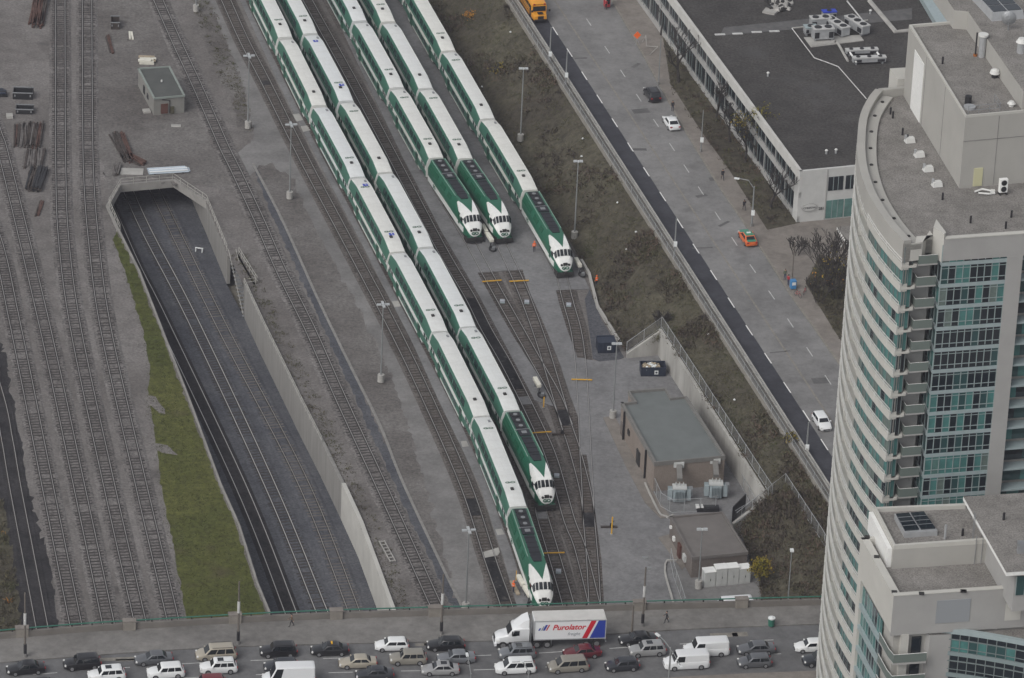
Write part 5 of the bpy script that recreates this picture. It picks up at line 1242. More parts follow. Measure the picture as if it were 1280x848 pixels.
for i in range(4):
    p = c0 + dc * (Lc * (i + .5) / 4); h = 2.5 if i in (1, 2) and i == 2 else 2.2 + (.35 if i == 1 else 0)
    o = thing('switch_cabinet', ['pale grey electrical cabinet at the left end of the row by the brick shed', 'pale grey electrical cabinet second from the left in the row by the brick shed', 'pale grey electrical cabinet second from the right in the row by the brick shed', 'pale grey electrical cabinet at the right end of the row by the brick shed'][i], 'cabinet', (p.x, p.y, .14), ac_, 'electrical cabinets by the brick shed')
    MB().box((0, 0, h / 2), (Lc / 4 - .06, 1.3, h)).build('casing', 'cabinet', o, bevel=.03)
    MB().box((0, 0, h + .05), (Lc / 4 - .02, 1.42, .1)).build('lid', 'white_paint', o)
    for s in (-.25, .25): MB().box((s * Lc / 4 * .95, -.66, h * .5), (Lc / 8 * .86, .05, h * .8)).build('door', 'cabinet', o)
    MB().box((.05, -.70, h * .5), (.05, .06, .3)).build('handle', 'black', o)
flat('yard_path', px([(843, 705), (862, 702), (950, 706), (958, 762), (848, 768)], .16), .165, 'old_asphalt', 'paved pad around the electrical cabinets', .05)
tag(MB().strip(spline([G(x, y, .1) for x, y in ((868, 760), (848, 768), (838, 742), (831, 715), (834, 702), (846, 702))], 1), -.12, .12, 0, .28).build('kerb_wall', 'concrete'), 'curved pale kerb round the cabinet pad', 'kerb')
tag(MB().strip(spline([G(x, y, .1) for x, y in ((842, 645), (835, 648), (826, 645), (815, 625), (806, 605))], 1), -.12, .12, 0, .28).build('kerb_wall', 'concrete'), 'curved pale kerb at the corner of the transformer yard', 'kerb')
fence([G(838, 702, .1), G(842, 722, .1), G(850, 745, .1), G(856, 764, .1)], 1.9, 'chain link fence on the left of the cabinet pad')
fence([G(816, 612, .1), G(826, 634, .1), G(840, 642, .1), G(880, 640, .1), G(897, 637, .1)], 2.1, 'chain link fence in front of the two transformers', post=2.2)
fence([G(922, 600, .1), G(943, 640, .1), G(918, 655, .1)], 2.0, 'chain link fence at the right end of the transformer yard')
a, b_ = G(914, 655, .1), G(931, 638, .1)
gt = thing('yard_gate', 'solid dark grey screen panel between the brick shed and the wing wall', 'gate', a)
MB().strip([Vector((a.x, a.y, 0)), Vector((b_.x, b_.y, 0))], -.06, .06, .2, 2.6).build('panel', 'underframe', gt, world=True)
for q in (a, b_): MB().cyl((q.x, q.y, 1.35), .08, 2.7, 8).build('post', 'steel', gt, world=True)
p = G(880, 637, .3); dk = thing('parts_crate', 'low black crate with white parts on top between transformers and brick shed', 'crate', (p.x, p.y, .14), .1)
MB().box((0.5, 0, .3), (3.0, 1.0, .6)).build('body', 'black', dk); MB().box((-.9, 0, .65), (.5, .9, .2)).build('part', 'white_paint', dk); MB().box((-.3, 0, .65), (.3, .9, .2)).build('part', 'white_paint', dk)
# yellow and red hydrant-like posts etc by the asphalt yard
def post(x, y, h, mat, label, name='marker_post', cat='post', r=.07, z0=.14, cap=None):
    p = G(x, y, z0); o = thing(name, label, cat, (p.x, p.y, z0))
    MB().cyl((0, 0, h / 2), r, h, 8).build('shaft', mat, o); MB().cyl((0, 0, .05), r * 2.2, .1, 8).build('base', 'concrete', o)
    return o
post(764.5, 668, 2.6, 'yellow_paint', 'tall yellow marker post at the edge of the asphalt beside the lower junction', r=.09)
post(679.5, 510, 1.7, 'yellow_paint', 'yellow post beside the hose cart in the middle of the yard', r=.08)
post(645, 727, 1.6, 'yellow_paint', 'thin yellow post beside the longest train, near the bridge', r=.05)
# trackside hut
hz = 3.1
hut = thing('hut', 'small flat roofed grey block hut between the left tracks', 'hut', G(200, 120, 0))
HR = [G(x, y, hz).xy for x, y in ((172, 85), (212.5, 82.5), (231.5, 119), (192, 122.5))]
c = sum((Vector(p) for p in HR), Vector((0, 0))) / 4
plain('hut_wall', (0.21, 0.205, 0.19), .9, var=.12, scale=.6); plain('hut_roof', (0.085, 0.09, 0.085), .9, var=.15, scale=.5); plain('hut_trim', (0.24, 0.27, 0.25), .8)
MB().prism(ins(HR, .2), 0, hz - .2, 0, 1).build('walls', ['hut_wall', 'hut_roof'], hut, world=True)
R5 = [Vector((p[0], p[1], 0)) for p in HR]; R5.append(R5[0])
MB().strip(R5, 0, .28 if normals(R5)[0].dot((Vector((c.x, c.y, 0)) - R5[0])) > 0 else -.28, hz - .3, hz).build('roof_edge', 'hut_trim', hut, world=True)
fd = (R5[2] - R5[3]).normalized(); fa_ = math.atan2(fd.y, fd.x); fn = Vector((fd.y, -fd.x, 0)); fn = fn if fn.y < 0 else -fn
q = R5[3] + fd * 1.75 + fn * -.12; MB().box((q.x, q.y, 1.05), (1.1, .2, 1.6), 0, fa_).build('door', 'rusty_door', hut, world=True)
q = R5[3] + fd * 3.0 + fn * -.12; MB().box((q.x, q.y, .7), (.6, .2, 1.2), 0, fa_).build('panel', 'scrub_soil', hut, world=True)
q = R5[3] + fd * 2.6 + fn * -.08; MB().tube([(q.x, q.y, .2), (q.x, q.y, 2.4), (q.x - fd.x * 1.2, q.y - fd.y * 1.2, 2.6)], .07, 6).build('pipe', 'black', hut, world=True)
ld = (R5[3] - R5[0]).normalized(); ln = Vector((ld.y, -ld.x, 0)); ln = ln if ln.x < 0 else -ln
for u, h in ((.40, 1.3), (.62, .8)): q = R5[0] + ld * ((R5[3] - R5[0]).length * u) + ln * -.1; MB().box((q.x, q.y, 1.4), (.9, .24, h), 0, math.atan2(ld.y, ld.x)).build('window', 'dark_glass', hut, world=True)
q = R5[0] + ld * ((R5[3] - R5[0]).length * .85) + ln * .7; MB().box((q.x, q.y, .15), (1.2, 1.1, .3), 0, math.atan2(ld.y, ld.x)).build('step', 'concrete', hut, world=True)
MB().cyl((c.x, c.y, hz + .1), .14, .3, 8).build('roof_vent', 'white_rail', hut, world=True)
# bridge parapet: solid wall, green rail, stone piers
bp_ = thing('bridge_parapet', 'long concrete bridge parapet with a dark green pipe rail and stone piers', 'parapet', PAR[len(PAR) // 2])
plain('parapet_stone', (0.165, 0.152, 0.138), .9, var=.15, scale=.5); plain('pier_stone', (0.235, 0.215, 0.19), .9, var=.18, scale=.8)
MB().strip(PAR, -.15, .22, -1.2, .95).build('wall', 'parapet_stone', bp_, world=True)
rl = MB(); rl.tube([p + Vector((0, 0.05, 1.28)) for p in PAR], .085, 6); rl.build('rail', 'green_paint', bp_, world=True)
for p, d in along(PAR, 2.5): MB().box((p.x, p.y + .05, BZ + 1.1), (.16, .12, .42), 0, math.atan2(d.y, d.x)).build('rail_post', 'underframe', bp_, world=True)
for x, y in ((27, 790), (161, 782.5), (293, 775.5), (420, 768), (543, 764), (799, 757.5), (927, 752.5), (1060, 749)):
    p = G(x, y, BZ + .9); k = min(range(len(PAR)), key=lambda i: abs(PAR[i].x - p.x)); q = PAR[k]; nn_ = normals(PAR)[k]
    q = q.lerp(q, 0) + Vector((p.x - q.x, (p.x - q.x) * .17, 0)) + nn_ * .1
    pr = MB().box((q.x, q.y, BZ + .6), (1.55, .75, 1.5), 0, .17).build('pier', 'pier_stone', bp_, world=True)
    cpn = MB().box((q.x, q.y, BZ + 1.42), (1.7, .9, .16), 0, .17).build('cap', 'walk', bp_, world=True); cpn.parent = pr
tag(MB().strip([p for p in PAR], -1.3, -.16, -1.6, -.3).build('bridge_beam', 'dark_concrete'), 'dark edge beam of the street bridge below its parapet', 'beam')
# street side barrier on the left of Front street: ledge wall and guard rail
sbar = thing('street_barrier', 'low weathered concrete barrier along the top of the scrub bank', 'barrier', TOP[5])
plain('barrier', (0.24, 0.225, 0.20), .9, var=.2, scale=.5)
TT = street_line(208.73, 6.4)
MB().strip(TT, -.2, .12, -.9, .75).build('wall', 'barrier', sbar, world=True)
EE = [p + Vector((-.12, 0, .1)) for p in EDGE_IN]
gr = thing('guard_rail', 'steel guard rail on short posts between the dark lane and the barrier', 'guard rail', EE[6])
MB().strip(EE, -.06, .06, .52, .82).build('beam', 'concrete', gr, world=True)
MB().strip(EE, -.10, .10, 0, .22).build('kerb', 'concrete', gr, world=True)
for p, d in along(EE, 3.0): MB().box((p.x, p.y, p.z + .4), (.14, .14, .8)).build('post', 'steel', gr, world=True)
fence([p + Vector((-.05, 0, .75)) for p in TT], 1.0, 'thin pipe and mesh fence standing on the bank barrier', post=3.2, r=.03)
# ------------------------------------------------------------------ vehicles
def paint(name, col, rough=.3, metal=0.0): return plain(name, col, rough, metal, spec=.5, coat=.4)
for n_, c_, m_ in (('car_black', (.012, .012, .014), 0), ('car_white', (.74, .75, .75), 0), ('car_grey', (.13, .135, .145), .3), ('car_silver', (.36, .36, .36), .3), ('car_beige', (.42, .38, .31), .2), ('car_dark', (.035, .038, .045), .2), ('car_red', (.16, .015, .022), .1), ('car_maroon', (.11, .010, .018), .1), ('car_steel', (.20, .21, .225), .3), ('taxi_orange', (.62, .13, .03), 0), ('taxi_green', (.03, .22, .13), 0), ('bus_yellow', (.70, .30, .022), 0), ('van_white', (.72, .73, .74), 0), ('car_gold', (.30, .28, .24), .3)): paint(n_, c_, .28, m_)
plain('car_glass', (.010, .013, .016), .05, spec=.7); plain('lamp_clear', (.7, .7, .68), .2); plain('lamp_red', (.30, .012, .012), .3); plain('hub', (.30, .30, .31), .35, .5); plain('truck_grey', (.20, .2, .2), .6)
KIND = {  # L, W, H, belt, hood z, tail z, windscreen base, roof front, roof rear, rear glass base, wheel radius
 'sedan': (4.75, 1.82, 1.46, .93, .80, .98, 1.05, .30, -1.05, -1.75, .33),
 'hatch': (4.25, 1.79, 1.48, .93, .82, .95, 1.00, .35, -1.65, -2.02, .32),
 'suv': (4.65, 1.86, 1.70, 1.06, .98, 1.05, 1.05, .50, -1.80, -2.15, .36),
 'wagon': (4.8, 1.82, 1.55, .95, .82, .96, 1.0, .35, -1.7, -2.2, .33),
 'minivan': (5.1, 1.98, 1.75, 1.00, .90, 1.0, 1.55, .75, -2.05, -2.42, .34),
 'van': (5.7, 2.02, 2.12, 1.20, 1.08, 1.2, 1.75, 1.20, -2.65, -2.78, .36),
 'tallvan': (6.6, 2.05, 2.75, 1.30, 1.15, 1.3, 2.35, 1.55, -3.1, -3.2, .37)}
def wheel(o, x, y, r, w_=.24):
    s = 1 if y > 0 else -1
    wh = MB().cyl((x, y, r), r, w_, 16, 0, axis='Y').build('wheel', 'rubber', o)
    MB().cyl((x, y + s * (w_ / 2 + .005), r), r * .62, .03, 12, 0, axis='Y').build('rim', 'hub', wh)
def car(kind, col, label, x, y, rz, z=BZ, rails=False, sunroof=False, roofmat=None, group='cars on the street bridge', cat='car', name=None, zc=.72):
    L, W, H, be, hz, tz, wb, wt, rt_, rb_, wr = KIND[kind]
    p = G(x, y, z + zc); o = thing(name or {'sedan': 'sedan_car', 'hatch': 'hatchback_car', 'suv': 'suv_car', 'wagon': 'estate_car', 'minivan': 'minivan', 'van': 'cargo_van', 'tallvan': 'delivery_van'}[kind], label, cat, (p.x, p.y, z), rz, group)
    h = L / 2; hw = W / 2
    st = [(-h, tz - .28, hw - .18, .38), (-h + .10, tz - .06, hw - .08, .28), (rb_ if rb_ > -h + .2 else -h + .25, tz, hw - .02, .24), (rb_ + .5, be, hw, .22), (0, be, hw, .20), (wb, be, hw, .22), (wb + .35, hz + .06, hw - .02, .22), (h - .45, hz - .05, hw - .07, .24), (h - .12, hz - .20, hw - .17, .28), (h, hz - .36, hw - .30, .36)]
    rings = []
    for X, top, w_, bot in st:
        a = [(w_ - .06, bot), (w_, bot + .14), (w_, top - .20), (w_ - .05, top - .05), (w_ - .16, top)]
        rings.append([(X, yy, zz) for yy, zz in a] + [(X, -yy, zz) for yy, zz in reversed(a)])
    body = MB().loft(rings)
    tw_ = hw * (.76 if kind in ('sedan', 'hatch', 'wagon') else .82 if kind != 'van' and kind != 'tallvan' else .88); bw = hw - .07
    def ring(z_, x0, x1, w_, e=.10): return [(x0, -w_ + e, z_), (x0, w_ - e, z_), (x0 + e, w_, z_), (x1 - e, w_, z_), (x1, w_ - e, z_), (x1, -w_ + e, z_), (x1 - e, -w_, z_), (x0 + e, -w_, z_)]
    body.loft([ring(be - .08, rb_, wb, bw), ring(H - .10, rt_ - .06, wt + .08, tw_ + .02), ring(H - .02, rt_ + .06, wt - .12, tw_ - .07), ring(H, rt_ + .3, wt - .4, tw_ - .25)])
    body.build('body', col, o, smooth=38)
    if roofmat: MB().loft([ring(H - .06, rt_ + .0, wt, tw_ - .03), ring(H + .012, rt_ + .1, wt - .15, tw_ - .10)]).build('roof', roofmat, o)
    # glass plates a little proud of the cabin
    fz0, fz1 = be + .02, H - .14; u = lambda z_: (z_ - (be - .08)) / (H - .10 - (be - .08))
    lx = lambda a, b, z_: a + (b - a) * u(z_)
    yw = lambda z_: lx(bw, tw_ + .02, z_)
    g = lambda q: MB().plate(q, .018)
    X0, X1 = lx(wb, wt + .08, fz0), lx(wb, wt + .08, fz1)
    g([(X0 + .004, -yw(fz0) + .14, fz0), (X0 + .004, yw(fz0) - .14, fz0), (X1 + .004, yw(fz1) - .14, fz1), (X1 + .004, -yw(fz1) + .14, fz1)]).build('windscreen', 'car_glass', o)
    if kind not in ('van', 'tallvan'):
        X0, X1 = lx(rb_, rt_ - .06, fz0), lx(rb_, rt_ - .06, fz1)
        g([(X0 - .004, yw(fz0) - .14, fz0), (X0 - .004, -yw(fz0) + .14, fz0), (X1 - .004, -yw(fz1) + .14, fz1), (X1 - .004, yw(fz1) - .14, fz1)]).build('rear_window', 'car_glass', o)
    xa0, xa1 = lx(wb, wt + .08, fz0) - .16, lx(wb, wt + .08, fz1) - .12
    xb0, xb1 = lx(rb_, rt_ - .06, fz0) + .16, lx(rb_, rt_ - .06, fz1) + .12
    ns = 1 if kind in ('van', 'tallvan') else 3 if kind in ('minivan', 'suv', 'wagon') else 2
    if ns == 1: xb0, xb1 = xa0 - 1.15, xa1 - .85
    for s in (1, -1):
        for i in range(ns):
            f0, f1 = i / ns + .02, (i + 1) / ns - .02
            q = [(xa0 + (xb0 - xa0) * f0, s * (yw(fz0) + .004), fz0), (xa0 + (xb0 - xa0) * f1, s * (yw(fz0) + .004), fz0), (xa1 + (xb1 - xa1) * f1, s * (yw(fz1) + .004), fz1), (xa1 + (xb1 - xa1) * f0, s * (yw(fz1) + .004), fz1)]
            if s < 0: q.reverse()
            MB().plate(q, .018).build('side_window', 'car_glass', o)
        for sx in (1, -1): wheel(o, sx * L * .30 + (-.05 if sx > 0 else -.02), s * (hw - .10), wr)
        MB().box((h - .22, s * (hw - .28), hz - .22), (.22, .34, .15), 0, s * -.35).build('headlight', 'lamp_clear', o)
        MB().box((-h + .05, s * (hw - .26), tz - .18), (.12, .32, .18)).build('tail_light', 'lamp_red', o)
        MB().box((wb - .25, s * (hw + .06), be + .06), (.16, .22, .13)).build('mirror', col, o)
        if rails: MB().tube([(wt - .2, s * (tw_ - .06), H + .04), (rt_ + .1, s * (tw_ - .06), H + .04)], .03, 4).build('roof_rail', 'black', o)
    MB().box((h - .05, 0, hz - .42), (.12, .9, .16)).build('grille', 'black', o)
    if sunroof: MB().box((wt - .75, 0, H + .004), (.75, tw_ * 1.1, .02)).build('sunroof', 'car_glass', o)
    return o
def lane_dir(x):
    k = min(range(1, len(KERB) - 1), key=lambda i: abs(KERB[i].x - x)); d = KERB[k - 1] - KERB[k + 1]; return math.atan2(d.y, d.x)
CARS = [
 ('sedan', 'car_black', 'black sedan at the far left end of the bridge, next to the kerb', 32, 834, {}),
 ('suv', 'car_black', 'black SUV with a red tail light, second in the kerb lane from the left', 102.5, 828, {}),
 ('suv', 'car_white', 'white SUV with a sunroof and black pillars, cut off by the lower left edge', 133, 842.5, {'sunroof': True}),
 ('sedan', 'car_black', 'black car roof just showing at the bottom left edge of the picture', 50, 856, {}),
 ('sedan', 'car_grey', 'grey sedan in the kerb lane, ahead of the beige minivan', 192, 822, {}),
 ('suv', 'car_white', 'white SUV with plain roof, beside the rear of the grey sedan', 207, 839, {}),
 ('minivan', 'car_beige', 'beige minivan with roof rails in the kerb lane', 270, 816, {'rails': True}),
 ('suv', 'car_white', 'white SUV with a dark roof panel, right beside the beige minivan', 273, 833, {'sunroof': True, 'rails': True}),
 ('suv', 'car_red', 'red car roof at the bottom edge, below two white SUVs', 259, 854, {}),
 ('suv', 'car_black', 'black boxy SUV in the kerb lane above the tall white van', 348, 812.5, {}),
 ('hatch', 'car_dark', 'dark car half hidden behind the tall white van', 351, 831, {}),
 ('sedan', 'car_black', 'black taxi sedan with a small yellow roof light', 412, 810.5, {'taxi': True}),
 ('sedan', 'car_beige', 'pale beige sedan in the middle lane, right of the tall white van', 447, 826.5, {}),
 ('hatch', 'car_white', 'white hatchback in the kerb lane', 489.5, 805, {}),
 ('sedan', 'car_dark', 'dark blue grey sedan low in the picture below the beige sedan', 468, 841, {}),
 ('suv', 'car_gold', 'grey brown crossover in the middle lane below the white hatchback', 510, 822, {}),
 ('wagon', 'car_black', 'long black car in the kerb lane, last before the lorry', 557, 804.5, {}),
 ('sedan', 'car_steel', 'grey sedan in the middle lane below the long black car', 570, 820.5, {}),
 ('sedan', 'car_silver', 'silver white sedan with a sunroof in the lowest lane, left of the white minivan', 550, 835, {'sunroof': True}),
 ('suv', 'car_steel', 'steel grey estate with a roof box line, right beside the lorry cab', 646, 815, {'rails': True, 'sunroof': True}),
 ('minivan', 'car_white', 'white minivan with roof rails in front of the steel grey estate', 644, 833, {'rails': True}),
 ('minivan', 'car_gold', 'gold grey minivan in the lowest lane below the lorry trailer', 710, 831, {}),
 ('sedan', 'car_maroon', 'dark red sedan beside the rear of the lorry trailer', 727.5, 814, {}),
 ('sedan', 'car_black', 'black sedan in the kerb lane directly behind the lorry', 797, 797.5, {}),
 ('suv', 'car_silver', 'silver crossover with a sunroof below the black sedan', 809, 811.5, {'sunroof': True}),
 ('hatch', 'car_dark', 'dark grey hatchback in the lowest lane, left of the two white vans', 777.5, 830, {}),
 ('sedan', 'car_grey', 'grey sedan in the middle lane, right of the white vans', 945, 809.5, {}),
 ('hatch', 'car_grey', 'dark grey hatchback directly below the grey sedan near the tower', 943, 825.5, {}),
 ('hatch', 'car_white', 'white hatchback half hidden by the curved tower', 1014, 806.5, {}),
 ('suv', 'car_dark', 'dark SUV mostly hidden by the curved tower', 1026, 824, {}),
]
for kind, col, lab, x, y, kw in CARS:
    taxi = kw.pop('taxi', False); p = G(x, y, BZ + .7)
    o = car(kind, col, lab, x, y, lane_dir(p.x), **kw)
    if taxi: MB().box((-.25, 0, 1.54), (.2, .5, .16)).build('taxi_light', 'yellow_paint', o)
car('tallvan', 'van_white', 'tall white delivery van at the bottom edge of the bridge traffic', 361, 843, lane_dir(G(361, 843, BZ).x), zc=1.35, cat='van')
car('van', 'van_white', 'white cargo van in the middle lane, behind the other white van', 883, 808.5, lane_dir(G(883, 808, BZ).x), zc=1.05, cat='van')
car('van', 'van_white', 'white cargo van in the lowest lane, nearer of the two', 858, 824.5, lane_dir(G(858, 824, BZ).x), zc=1.05, cat='van')
SDIR = (G(1008, 520, 6.5) - G(712, 66, 6.5)).normalized(); SA = math.atan2(SDIR.y, SDIR.x)
SG = 'vehicles on the side street'
car('suv', 'car_black', 'black SUV by the kerb of the upper street, driving away', 815, 117, SA + math.pi, 6.5, rails=True, group=SG)
car('sedan', 'car_white', 'white sedan driving away, just below the black SUV on the upper street', 839, 152, SA + math.pi, 6.5, group=SG)
tx = car('sedan', 'taxi_orange', 'orange and green taxi driving away on the street', 934.5, 296, SA + math.pi, 6.5, roofmat='taxi_green', group=SG, cat='taxi')
MB().box((-1.9, 0, .985), (.7, 1.3, .03)).build('boot_lid', 'taxi_green', tx); MB().box((1.65, 0, .86), (.9, 1.35, .03), rx=0).build('bonnet', 'taxi_green', tx); MB().box((-.3, 0, 1.54), (.2, .6, .14)).build('taxi_light', 'white_paint', tx)
car('hatch', 'car_white', 'white hatchback coming towards the camera beside the dark lane', 1027.5, 526, SA, 6.5, group=SG)
car('van', 'van_white', 'white van parked beside the cabinets, its long roof showing above the parapet', 915, 751, math.atan2(LU.y, LU.x) + math.pi, .14, group=None, cat='van', zc=1.8, name='parked_van')
# school bus
p = G(664, 12, 6.5 + 1.5); bs = thing('school_bus', 'orange yellow school bus stopped in the dark lane at the top of the street', 'bus', (p.x + .1, p.y + 3.2, 6.5), SA, SG)
def bring(X, hw, zb, zt, r_=.28):
    a = [(hw - .05, zb), (hw, zb + .1), (hw, zt - r_ * 1.6), (hw - .08, zt - r_ * .6), (hw - .45, zt)]
    return [(X, yy, zz) for yy, zz in a] + [(X, -yy, zz) for yy, zz in reversed(a)]
MB().loft([bring(-6.0, 1.18, .5, 2.95), bring(-5.85, 1.22, .45, 3.05), bring(4.0, 1.22, .45, 3.08), bring(4.35, 1.18, .45, 2.95)]).loft([bring(4.2, 1.15, .45, 1.65, .15), bring(5.2, 1.05, .45, 1.5, .15), bring(5.5, .95, .5, 1.35, .15)]).build('body', 'bus_yellow', bs, smooth=40)
for s in (1, -1):
    for i in range(9): MB().box((-5.3 + i * 1.02, s * 1.215, 2.15), (.86, .05, .65)).build('window', 'car_glass', bs)
    for z_ in (1.15, 1.55): MB().box((-.9, s * 1.22, z_), (9.8, .05, .07)).build('rub_rail', 'black', bs)
    for x_ in (-3.4, 3.9): wheel(bs, x_, s * 1.05, .48, .3)
    MB().box((5.3, s * .8, 1.0), (.3, .22, .22)).build('headlight', 'lamp_clear', bs)
    MB().tube([(4.5, s * 1.2, 1.9), (5.3, s * 1.4, 2.1)], .04, 5).build('mirror_arm', 'black', bs); MB().box((5.3, s * 1.42, 2.15), (.1, .28, .35)).build('mirror', 'black', bs)
    MB().box((4.34, s * .85, 2.85), (.12, .3, .22)).build('warning_light', 'lamp_red', bs)
MB().plate([(4.40, -1.05, 1.72), (4.40, 1.05, 1.72), (4.30, 1.02, 2.62), (4.30, -1.02, 2.62)], .04).build('windscreen', 'car_glass', bs)
MB().box((3.5, -1.225, 1.5), (.8, .06, 1.9)).build('door', 'car_glass', bs)
MB().box((5.52, 0, .62), (.14, 2.1, .3)).build('bumper', 'black', bs); MB().box((5.46, 0, 1.05), (.12, .95, .5)).build('grille', 'black', bs)
MB().box((5.0, 0, 1.62), (.9, .9, .03)).build('bonnet_panel', 'black', bs)
t_ = text_mesh('SCHOOL BUS', .24, 'black', 'lettering', bs, Matrix.Translation((4.34, 0, 2.80)) @ Matrix.Rotation(math.pi / 2, 4, 'Z') @ Matrix.Rotation(math.pi / 2, 4, 'X'), .02)
# articulated lorry
a, b_ = G(667, 801.5, BZ + 1.15), G(757, 799, BZ + 1.15); dT = (a - b_).normalized(); aT = math.atan2(dT.y, dT.x); LT = (a - b_).length
nT = Vector((-dT.y, dT.x, 0)); nT = nT if nT.y > 0 else -nT
cT = (a + b_) / 2 + nT * 1.28
tr_ = thing('semi_trailer', 'white box trailer with red company lettering and red and blue slanting stripes', 'trailer', (cT.x, cT.y, BZ), aT)
hl = LT / 2
MB().box((0, 0, 2.60), (LT, 2.56, 2.75)).build('body', 'van_white', tr_, bevel=.04)
plain('trailer_roof', (.56, .55, .53), .7, var=.08, scale=.6)
MB().box((0, 0, 4.0), (LT - .12, 2.46, .06)).build('roof', 'trailer_roof', tr_)
ys = 1.285; SD_ = 1 if Vector((-math.sin(aT), math.cos(aT), 0)).y < 0 else -1     # near side in local y
MB().box((0, SD_ * ys, 1.30), (LT, .06, .14)).build('side_rail', 'galvanised', tr_); MB().box((0, SD_ * ys, 3.92), (LT, .06, .12)).build('top_rail', 'galvanised', tr_)
for x_ in (hl - .05, -hl + .05): MB().box((x_, SD_ * ys, 2.6), (.12, .07, 2.75)).build('corner_post', 'galvanised', tr_)
plain('logo_red', (.52, .015, .03), .45); plain('logo_blue', (.02, .045, .30), .45); plain('logo_grey', (.25, .27, .30), .5)
sideM = Matrix.Translation((0, SD_ * (ys + .004), 0)) @ Matrix.Rotation(math.pi if SD_ > 0 else 0, 4, 'Z') @ Matrix.Rotation(math.pi / 2, 4, 'X')   # x to the viewer's right, y up
def decal(pts, mat, name, parent=tr_, th=.014):
    q = [sideM @ Vector((x_, z_, 0)) for x_, z_ in pts]; q2 = [sideM @ Vector((x_, z_, th)) for x_, z_ in pts]; n = len(q)
    return MB().add(q + q2, [tuple(range(n))[::-1], tuple(range(n, 2 * n))] + [(i, (i + 1) % n, n + (i + 1) % n, n + i) for i in range(n)]).build(name, mat, parent)
zl, zh = 1.38, 3.86
decal([(hl - 3.0, zl), (hl - 2.35, zl), (hl - 1.25, zh), (hl - 1.9, zh)], 'logo_red', 'stripe')
decal([(hl - 2.05, zl), (hl - .12, zl), (hl - .12, zh), (hl - .98, zh)], 'logo_blue', 'stripe')
for x_, w_, h_, m_ in ((-hl + .62, .22, .35, 'logo_blue'), (-hl + .95, .16, .62, 'logo_grey'), (-hl + 1.22, .26, .80, 'logo_blue'), (-hl + 1.55, .16, .80, 'logo_red')):
    decal([(x_ - w_ / 2 - .0, 2.62), (x_ + w_ / 2, 2.62), (x_ + w_ / 2 + h_ * .45, 2.62 + h_), (x_ - w_ / 2 + h_ * .45, 2.62 + h_)], m_, 'emblem')
t_ = text_mesh('Purolator', 1.06, 'logo_red', 'lettering', tr_, sideM @ Matrix.Translation((-hl + 4.35, 2.98, .004)), .012, .28, .022)
t_ = text_mesh('freight', .60, 'logo_grey', 'lettering', tr_, sideM @ Matrix.Translation((-hl + 5.0, 2.02, .004)), .012, .28, .0)
MB().box((0, 0, 1.12), (LT - .4, 1.0, .2)).build('chassis', 'black', tr_)
for x_ in (-hl + 1.1, -hl + 2.4):
    for s in (1, -1): wheel(tr_, x_, s * 1.0, .5, .5)
for s in (1, -1): MB().box((hl - 2.3, s * .8, .65), (.14, .14, 1.0)).build('landing_leg', 'steel', tr_)
MB().box((-hl - .05, 0, .75), (.14, 2.3, .2)).build('rear_bumper', 'steel', tr_)
for s in (1, -1): MB().box((-hl - .06, s * 1.0, 1.2), (.08, .3, .14)).build('tail_light', 'lamp_red', tr_)
f_ = G(618.5, 797, BZ + .6); 
cab = thing('lorry_tractor', 'white long nosed lorry tractor with a high roof fairing, pulling the box trailer', 'lorry', (0, 0, BZ), aT)
cab.location = cT + dT * (hl + .1) ; cab.location.z = BZ
# local x: 0 at the trailer's front face, nose towards +x (about 5.6 m)
def cring(X, hw, zb, zt, e=.14):
    a = [(hw - .06, zb), (hw, zb + .15), (hw, zt - e), (hw - e, zt)]
    return [(X, yy, zz) for yy, zz in a] + [(X, -yy, zz) for yy, zz in reversed(a)]
cx_ = -.9
MB().loft([cring(cx_ + 1.35, 1.2, .95, 2.95), cring(cx_ + 3.2, 1.2, .95, 2.95), cring(cx_ + 3.45, 1.16, .95, 2.75), cring(cx_ + 4.0, 1.1, .9, 1.95)]).loft([cring(cx_ + 3.9, 1.08, .75, 1.92), cring(cx_ + 5.0, .98, .7, 1.68), cring(cx_ + 5.45, .85, .65, 1.45), cring(cx_ + 5.6, .7, .6, 1.2)]).build('body', 'van_white', cab, smooth=40)
fr = [[(cx_ + 1.4, -1.15, 2.9), (cx_ + 1.4, 1.15, 2.9), (cx_ + 1.4, 1.0, 4.05), (cx_ + 1.4, -1.0, 4.05)], [(cx_ + 2.2, -1.13, 2.9), (cx_ + 2.2, 1.13, 2.9), (cx_ + 2.1, .96, 3.75), (cx_ + 2.1, -.96, 3.75)], [(cx_ + 3.3, -1.0, 2.85), (cx_ + 3.3, 1.0, 2.85), (cx_ + 3.05, .85, 3.0), (cx_ + 3.05, -.85, 3.0)]]
MB().loft(fr).build('roof_fairing', 'van_white', cab, smooth=40)
MB().plate([(cx_ + 4.03, -.98, 2.02), (cx_ + 4.03, .98, 2.02), (cx_ + 3.52, 1.0, 2.72), (cx_ + 3.52, -1.0, 2.72)], .03).build('windscreen', 'car_glass', cab)
